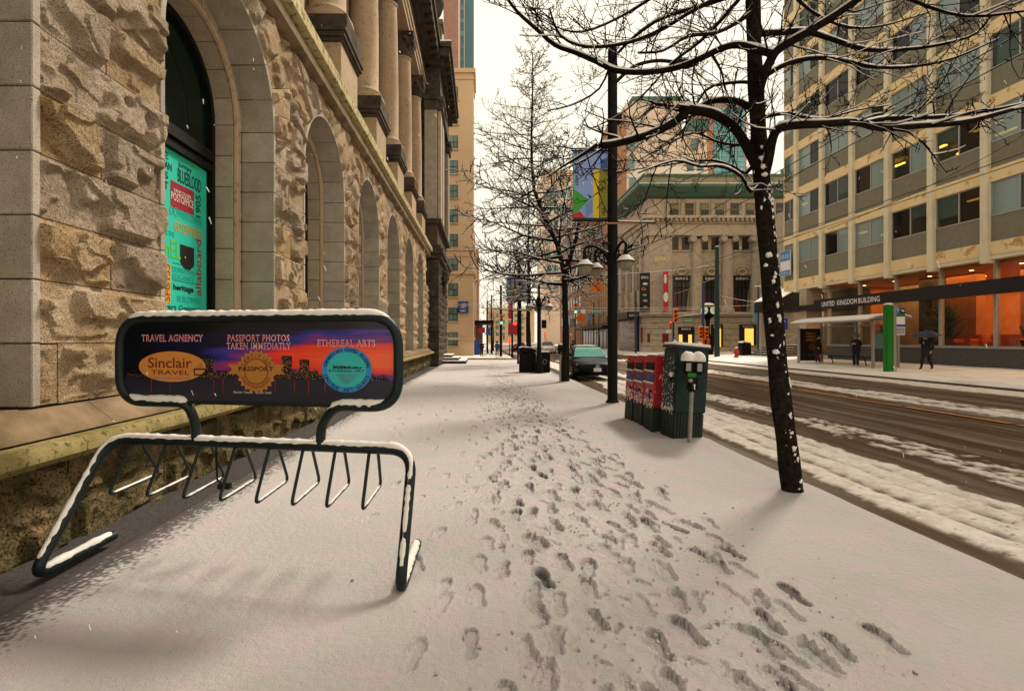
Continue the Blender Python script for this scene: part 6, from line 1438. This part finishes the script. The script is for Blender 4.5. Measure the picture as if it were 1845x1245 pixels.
S5 = thing('banner_pole', 'blue pole with small colourful banner by the plaza litter bin', 'pole', (25.3, 46.8, .2)); part('pole', MB().lathe([(.11, 0), (.09, 6.2), (.02, 6.25)], n=10), 'pole_blue', S5, 40); part('fabric', MB().box(-.5, -.05, -.02, .02, 3.0, 4.6), 'map_teal', S5); part('snow_cover', MB().box(-.35, .2, -.05, .05, 6.25, 6.32), 'snow_cap', S5)
# post clock
CK = thing('post_clock', 'black four-faced post clock in front of the columned store', 'clock', (23.85, 54.0, .15))
part('post', MB().lathe([(.55, -.1), (.55, 1.7), (.42, 1.85), (.22, 2.0), (.18, 2.6), (.20, 3.4), (.30, 3.7)], n=12), 'cast_black', CK, 40); part('case', MB().lathe([(.3, 3.7), (.66, 4.0), (.78, 4.5), (.7, 5.0), (.45, 5.2), (.15, 5.3), (.2, 5.55), (.02, 5.7)], n=12), 'cast_black', CK, 30); part('snow_cover', MB().lathe([(.68, 5.03), (.45, 5.23), (.2, 5.33), (.46, 5.27), (.72, 5.06)], n=12), 'snow_cap', CK)
mat('clock_face', (.55, .66, .55), None, rough=.4, emit=(.6, .8, .6), estr=.15)
for (a, n_) in ((R(-70), 1), (R(-140), 2)):
    u = Vector((math.cos(a), math.sin(a), 0)); v = Vector((-math.sin(a), math.cos(a), 0)); c = Vector((0, 0, 4.5)) + u * .74
    f_ = part('clock_dial', MB().prism([c + (v * math.cos(k * .393) + Vector((0, 0, 1)) * math.sin(k * .393)) * .40 for k in range(16)], u * .05), 'clock_face', CK); part('clock_hand', MB().bar(c + u * .06, c + u * .06 + v * .2 + Vector((0, 0, -.08)), .035, 4).bar(c + u * .06, c + u * .06 - v * .07 + Vector((0, 0, .28)), .03, 4), 'ink_black', f_)
HY = thing('fire_hydrant', 'red fire hydrant with a snow cap on the far pavement', 'hydrant', (20.3, 40.8, far_z(20.3)))
part('barrel', MB().lathe([(.19, -.05), (.19, .05), (.14, .08), (.13, .5), (.17, .52), (.17, .57), (.13, .62), (.06, .72), (.05, .78)], n=14), 'hydrant_red', HY, 40); part('nozzle', MB().lathe([(.07, -.24), (.08, -.22), (.06, -.2), (.06, .2), (.08, .22), (.07, .24)], (0, 0, .4), 10, 'x'), 'hydrant_red', HY, 40); part('snow_cover', MB().blob((0, 0, .78), .11, .11, .06, 2), 'snow_cap', HY, True)
for i, (x, y, lb_) in enumerate(((22.4, 43.6, 'large black litter bin with snowy lid by the plaza'), (18.2, 47.5, 'black litter bin with snowy lid beyond the relay box'))):
    b_ = thing('litter_bin', lb_, 'litter bin', (x, y, .2)); part('body', MB().box(-.4, .4, -.35, .35, -.1, .95), 'cast_black', b_, bevel=.05); part('lid', MB().prism([(-.42, -.37, .952), (.42, -.37, .952), (.35, -.37, 1.1), (-.2, -.37, 1.18), (-.4, -.37, 1.1)], (0, .74, 0)), 'cast_black', b_); part('snow_cover', MB().prism([(-.38, -.36, 1.12), (-.2, -.36, 1.19), (.35, -.36, 1.12), (.35, -.36, 1.2), (-.2, -.36, 1.27), (-.38, -.36, 1.2)], (0, .72, 0)), 'snow_cap', b_)
# left corner across the side street
S6 = thing('signal_pole', 'traffic signal pole with a green light by the beige bank corner', 'traffic light', (2.15, 57.5, slope(57))); part('pole', MB().lathe([(.16, -.1), (.12, 8), (.02, 8.05)], n=10), 'cast_black', S6, 40); signal(S6, .05, -.25, 3.6, 'g', s=1.0); signal(S6, .32, -.2, 1.9, None, s=.5)
S7 = thing('signal_pole', 'red boxed signal on a post beyond the litter bin', 'traffic light', (3.45, 58, slope(58))); part('pole', MB().lathe([(.12, -.1), (.1, 5.2), (.02, 5.25)], n=8), 'cast_black', S7); part('red_box', MB().box(-.45, .6, -.2, .2, 2.5, 3.8), 'hydrant_red', S7, bevel=.03); part('red_flag', MB().box(-.45, .1, -.05, .05, 4.3, 6.2), 'hydrant_red', S7); part('lamp', MB().lathe([(.22, -.3), (.22, -.22)], (.3, 0, 3.75), 10, 'y'), 'red_lit', S7)
for i, (x, y, z) in enumerate(((3.9, 72, 1.2), (4.6, 84, 1.6), (9.6, 76, 1.5), (9.9, 80, 2.4))):
    q = thing('red_lantern', ('red signal lamp on a stub by the opposite kerb', 'red signal lamp further along the opposite kerb', 'low red signal lamp on the road island', 'high red signal lamp on the road island')[i], 'signal lamp', (x, y, road_z(x, y))); part('post', MB().bar((0, 0, 0), (0, 0, z + .5), .05), 'cast_black', q); part('lamp', MB().blob((0, -.1, z + .6), .2, .12, .2, 1, 0, 10, 8), 'red_lit', q, True)
HO = thing('hoarding', 'blue panel hoarding at the foot of the beige bank', 'hoarding', (-.75, 67, slope(67))); part('panel', MB().box(-.5, .5, -.05, .05, 0, 1.9), 'sign_blue', HO); part('frame', MB().box(-.55, -.5, -.08, .08, 0, 2).box(.5, .55, -.08, .08, 0, 2), 'steel', HO)
CN = thing('street_canopy', 'dark flat canopy over the pavement beyond the beige bank', 'canopy', (.35, 68.5, slope(68))); part('roof', MB().box(-1.3, 1.2, -1, 6, 4.1, 4.55), 'cast_black', CN); part('post', MB().box(1.0, 1.12, -.9, -.78, -.1, 4.1), 'cast_black', CN); part('post', MB().box(1.0, 1.12, 5, 5.12, -.1, 4.1), 'cast_black', CN); part('red_sign', MB().box(-.9, .1, -.5, -.4, 2.9, 3.6), 'hydrant_red', CN); part('blue_sign', MB().box(.2, .8, -.5, -.4, 2.6, 3.5), 'sign_blue', CN); part('back_wall', MB().box(-1.3, -.2, 6.05, 6.3, -.2, 4.1), 'brick_brown', CN)
for i, (x, y) in enumerate(((1.4, 74), (.9, 86))):
    q = thing('street_lamp', ('thin black post past the dark canopy', 'thin black post far along the opposite pavement')[i], 'street lamp', (x, y, slope(y))); part('pole', MB().lathe([(.12, -.1), (.09, 8.5), (.02, 8.55)], n=8), 'cast_black', q); part('road_arm', MB().tube([(0, 0, 8.2), (.8, 0, 8.7), (2, 0, 8.8)], .05, 5), 'cast_black', q)
WK = thing('road_work_sign', 'orange diamond road works sign outside the brick block', 'sign', (16.6, 86, .0)); part('diamond', MB().prism([(0, 0, 4.3), (.9, 0, 5.2), (0, 0, 6.1), (-.9, 0, 5.2)], (0, .05, 0)), 'orange_signal', WK); part('post', MB().bar((0, .1, 0), (0, .1, 4.4), .05), 'steel', WK)
WK = thing('road_work_sign', 'orange square sign high on a post behind the lamp globes', 'sign', (15.8, 70, .0)); part('diamond', MB().box(-.8, .8, 0, .05, 8.2, 9.8), 'orange_signal', WK); part('post', MB().bar((0, .1, 0), (0, .1, 8.4), .05), 'steel', WK)
# overhead trolley and span wires
mat('wire', (.02, .018, .016), None, rough=.6); mat('wire_snowy', (.5, .47, .42), None, rough=.8)
def wire(a, b, sag, r, m, label):
    a, b = Vector(a), Vector(b); n = 14; P = [a.lerp(b, k / n) - Vector((0, 0, sag * 4 * (k / n) * (1 - k / n))) for k in range(n + 1)]
    tag(part('overhead_wire', MB().tube(P, r, 4), m, None, True), label, 'wire', 'overhead wires')
zt_ = 5.9
wire((20, 43.5, 8.0), (2.72, 37, 6.6), .5, .022, 'wire_snowy', 'span wire from the green trolley pole to the double-banner post'); wire((20, 43.5, 5.4), (31.5, 50, 5.2), .35, .02, 'wire_snowy', 'span wire from the green trolley pole to the plaza building')
wire((8.0, -5, 6.2), (8.0, 150, 5.6), 0, .012, 'wire', 'trolley wire over the near lanes'); wire((8.6, -5, 6.2), (8.6, 150, 5.6), 0, .012, 'wire', 'second trolley wire over the near lanes, road-centre side'); wire((13.2, -5, 6.2), (13.2, 150, 5.7), 0, .012, 'wire', 'trolley wire over the far lanes'); wire((13.8, -5, 6.2), (13.8, 150, 5.7), 0, .012, 'wire', 'second trolley wire over the far lanes, office side')
wire((3.27, 12.8, 6.4), (20, 43.5, 7.6), .5, .012, 'wire', 'thin span wire from the tall lamp post to the trolley pole'); wire((-2.5, 48, 4.9), (21, 50, 4.6), .35, .022, 'wire_snowy', 'snow-covered wire across the crossing'); wire((-2, 54, 5.4), (30, 47, 5.0), .5, .02, 'wire_snowy', 'second snow-covered wire across the crossing'); wire((3.27, 12.8, 8.0), (-1, 61, 15), 1.2, .012, 'wire', 'cable rising from the tall lamp post towards the bank'); wire((21, 57, 6.6), (20, 43.5, 7.0), .2, .018, 'wire_snowy', 'short wire across the side street by the store'); wire((13.5, 30, 5.9), (23, 33, 9.5), .2, .012, 'wire', 'pull-off wire tied to the office facade'); wire((13.5, 20, 5.9), (23, 22, 10.2), .2, .012, 'wire', 'second pull-off wire tied to the office facade')

# ================================================================ people
mat('coat_dark', (.010, .010, .013), (.018, .017, .02), 9, .85); mat('coat_blue', (.02, .05, .20), None, rough=.8); mat('trousers', (.012, .012, .015), None, rough=.9); mat('skin', (.42, .24, .16), None, rough=.6); mat('hair', (.02, .013, .009), None, rough=.8); mat('shoe_white', (.6, .58, .55), None, rough=.7); mat('bag_orange', (.45, .16, .04), None, rough=.6); mat('umbrella', (.02, .025, .06), None, rough=.6); mat('mask_blue', (.2, .45, .6), None, rough=.7); mat('trouser_red', (.10, .02, .025), None, rough=.9); mat('hat_grey', (.16, .13, .13), None, rough=.9)
def person(label, loc, rotz, J, coat='coat_dark', leg='trousers', shoe='cast_black', hem=.75, hood=None, h=1.72):
    """J: joints in a frame where the person faces -y; one skinned surface"""
    k = h / 1.72; V = []; E = []; Rr = []
    def add(p, r, par=None):
        V.append(Vector(p) * k); Rr.append(r * k)
        if par is not None: E.append((par, len(V) - 1))
        return len(V) - 1
    pel = add((0, 0, .95), .15); wa = add((0, .01, 1.12), .145, pel); ch = add((0, J.get('lean', 0), 1.32), .165, wa); nk = add((0, J.get('lean', 0) * 1.3, 1.47), .065, ch); hd0 = add((0, J.get('lean', 0) * 1.5 - .015, 1.55), .075, nk); hd = add((0, J.get('lean', 0) * 1.5 - .02, 1.64), .095, hd0); add((0, J.get('lean', 0) * 1.5 - .01, 1.71), .06, hd); add((0, J.get('lean', 0) * 1.5 - .115, 1.62), .02, hd)
    for s_, nm in ((-1, 'l'), (1, 'r')):
        kn, an = J['leg' + nm]; hp = add((s_ * .09, 0, .90), .10, pel); a = add(kn, .075, hp); b = add((kn[0] * .5 + an[0] * .5, kn[1] * .5 + an[1] * .5 + .01, kn[2] * .5 + an[2] * .5), .065, a); c = add(an, .05, b); add((an[0], an[1] - .12, an[2] - .03), .045, c)
        el, ha = J['arm' + nm]; sh = add((s_ * .18, J.get('lean', 0), 1.40), .075, ch); a = add(el, .058, sh); b = add(ha, .042, a)
        d_ = (Vector(ha) - Vector(el)).normalized(); pal = add(Vector(ha) + d_ * .07, .032, b)
        for f in range(4): e_ = Vector((.0, .0, 0)) + d_.cross(Vector((0, 0, 1))).normalized() * (f - 1.5) * .02 if abs(d_.z) < .95 else Vector(((f - 1.5) * .02, 0, 0)); add(Vector(ha) + d_ * (.13 + .012 * (1.5 - abs(f - 1.5))) + e_, .010, pal)
        add(Vector(ha) + d_ * .06 + Vector((-s_ * .04, -.02, -.01)), .011, b)
    me = bpy.data.meshes.new('person'); me.from_pydata(V, E, []); ob = bpy.data.objects.new('tmp', me); COL.objects.link(ob)
    md = ob.modifiers.new('s', 'SKIN'); md.use_smooth_shade = True
    for i, sv in enumerate(me.skin_vertices[0].data): sv.radius = (Rr[i], Rr[i]); sv.use_root = (i == 0)
    ob.modifiers.new('u', 'SUBSURF').levels = 1
    dg = bpy.context.evaluated_depsgraph_get(); nm_ = bpy.data.meshes.new_from_object(ob.evaluated_get(dg)); bpy.data.objects.remove(ob)
    nm_.materials.clear()
    for m in (coat, leg, shoe, 'skin'): nm_.materials.append(MT[m])
    hands = [Vector(J['arml'][1]) * k, Vector(J['armr'][1]) * k]
    for p in nm_.polygons:
        c = p.center
        i = 0
        if c.z < .10 * k: i = 2
        elif c.z < hem * k and min((c - q).length for q in hands) > .2: i = 1
        if c.z > 1.50 * k: i = 3
        if min((c - q).length for q in hands) < .05 or any((c - q).length < .17 and (c - q).length > .03 and c.z < q.z + .15 and (c - q).dot(Vector(J['arm' + 'lr'[n]][1]) - Vector(J['arm' + 'lr'[n]][0])) > 0 for n, q in enumerate(hands)): i = 3
        p.material_index = i
    t = thing('person', label, 'person', loc, (0, 0, rotz)); o = link('body', nm_, t)
    hc = Vector((0, J.get('lean', 0) * 1.5 - .01, 1.66)) * k
    if hood: part('hood', MB().blob(hc + Vector((0, .03, .0)) * k, .135 * k, .14 * k, .15 * k, 2, .1, 12, 10), hood, t, True)
    else: part('hair', MB().blob(hc + Vector((0, .035, .03)) * k, .115 * k, .115 * k, .115 * k, 2, .1, 12, 8), 'hair', t, True)
    part('coat_skirt', MB().lathe([(.185 * k, 1.15 * k), (.20 * k, 1.0 * k), (.215 * k, hem * k), (.20 * k, hem * k), (.17 * k, 1.0 * k)], n=12), coat, t, 50)
    return t
STAND = dict(legl=((-.1, -.01, .5), (-.11, .02, .08)), legr=((.1, -.02, .5), (.12, .0, .08)), arml=((-.26, .02, 1.13), (-.2, -.14, .98)), armr=((.26, .02, 1.13), (.2, -.16, 1.02)))
PHONE = dict(legl=((-.1, -.02, .5), (-.1, .02, .08)), legr=((.1, -.06, .5), (.13, -.12, .08)), arml=((-.25, -.02, 1.14), (-.08, -.24, 1.22)), armr=((.25, -.02, 1.14), (.06, -.25, 1.24)))
WALK = dict(lean=-.05, legl=((-.09, -.16, .52), (-.09, -.22, .10)), legr=((.09, .06, .5), (.09, .26, .12)), arml=((-.27, .02, 1.15), (-.16, -.2, 1.22)), armr=((.27, .05, 1.14), (.24, -.05, .92)))
def gz_(x): return far_z(x)
p1 = person('person in a dark coat and face mask with an orange bag at the bus shelter', (20.1, 30.6, gz_(20.1)), R(20), STAND, leg='trouser_red', shoe='shoe_white', hem=.62, hood=None, h=1.66)
part('face_mask', MB().blob(Vector((0, -.09, 1.575)) * (1.66 / 1.72), .06, .04, .04, 1, 0, 8, 6), 'mask_blue', p1, True)
bg_ = thing('shoulder_bag', 'orange shoulder bag held by the person at the bus shelter', 'bag', (20.38, 30.4, gz_(20.1) + .78)); part('pouch', MB().blob((0, 0, .17), .17, .09, .17, 3, .15, 10, 8), 'bag_orange', bg_, True); part('strap', MB().tube([(-.1, 0, .28), (-.06, 0, .5), (-.14, .05, .7), (-.2, .1, .5), (-.02, .02, .3)], .012, 5), 'bag_orange', bg_)
person('person in dark clothes and white shoes looking at a phone under the shelter', (19.75, 27.0, gz_(19.75)), R(-60), PHONE, shoe='shoe_white', hem=.85, hood='hat_grey', h=1.70)
p3 = person('person in black walking past the lobby under a dark umbrella', (20.6, 23.7, gz_(20.6)), R(-75), WALK, hem=.7, h=1.62)
UMB = thing('umbrella', 'dark blue open umbrella held by the walking person', 'umbrella', (20.75, 23.85, gz_(20.6) + 1.2), (R(4), R(-6), 0)); part('canopy', MB().lathe([(.02, .62), (.25, .575), (.45, .48), (.56, .38), (.545, .38), (.44, .465), (.02, .6)], n=8), 'umbrella', UMB); part('shaft', MB().tube([(0, 0, -.12), (0, 0, .68)], .012, 6), 'steel', UMB)
for k in range(8): a = k * math.pi / 4; part('rib', MB().tube([(.02, 0, .6), (.25 * math.cos(a), .25 * math.sin(a), .565), (.55 * math.cos(a), .55 * math.sin(a), .38)], .005, 4), 'steel', UMB)
person('person in dark clothes beside a bicycle on the opposite corner', (.0, 58.2, slope(58)), R(180), STAND, hem=.8, h=1.75)
person('person in a blue jacket on the opposite corner', (1.75, 58.4, slope(58)), R(170), STAND, coat='coat_blue', hem=.85, h=1.72, hood='coat_dark')
person('person in a dark hooded coat crossing the road behind the parked car', (9.0, 50.5, road_z(9, 50)), R(0), WALK, hem=.5, hood='coat_dark', h=1.74)
BC = thing('bicycle', 'dark bicycle leaning beside the person on the opposite corner', 'bicycle', (.75, 58.0, slope(58)), (0, 0, R(70)))
for y in (-.5, .55): w_ = part('wheel', MB().tube([(0, y + .33 * math.cos(a * .3307), .34 + .33 * math.sin(a * .3307)) for a in range(20)], .02, 5), 'tyre', BC)
part('frame', MB().bar((0, -.5, .34), (0, -.35, .95), .02).bar((0, -.38, .85), (0, .1, .32), .02).bar((0, .1, .32), (0, .2, .9), .02).bar((0, -.36, .88), (0, .18, .84), .02).bar((0, .1, .32), (0, .55, .34), .015).bar((0, .18, .8), (0, .55, .34), .015), 'cast_black', BC); part('saddle', MB().blob((0, .22, .95), .07, .14, .04), 'cast_black', BC, True); part('handlebar', MB().tube([(-.28, -.35, 1.0), (0, -.36, .98), (.28, -.35, 1.0)], .015, 5), 'cast_black', BC)

# ================================================================ falling snow
fl = MB(); rr_ = random.Random(77)
for k in range(520):
    Y_ = 1.6 + 16 * rr_.random() ** 1.3; X_ = rr_.uniform(-.95, 1.05) * Y_; Z_ = rr_.uniform(.1, 1.6 + .62 * Y_)
    if X_ < -3.1 or Z_ < .1: continue
    s = .0012 + .0018 * rr_.random(); d_ = Vector((rr_.gauss(.4, .3), rr_.gauss(0, .3), -1)).normalized() * rr_.uniform(.006, .028)
    fl.tube([Vector((X_, Y_, Z_)), Vector((X_, Y_, Z_)) + d_], [s, s * .5], 4)
tag(part('snowflakes', fl, 'snow_cap', None), 'fine snowflakes falling over the street', 'snowflakes', kind='stuff')
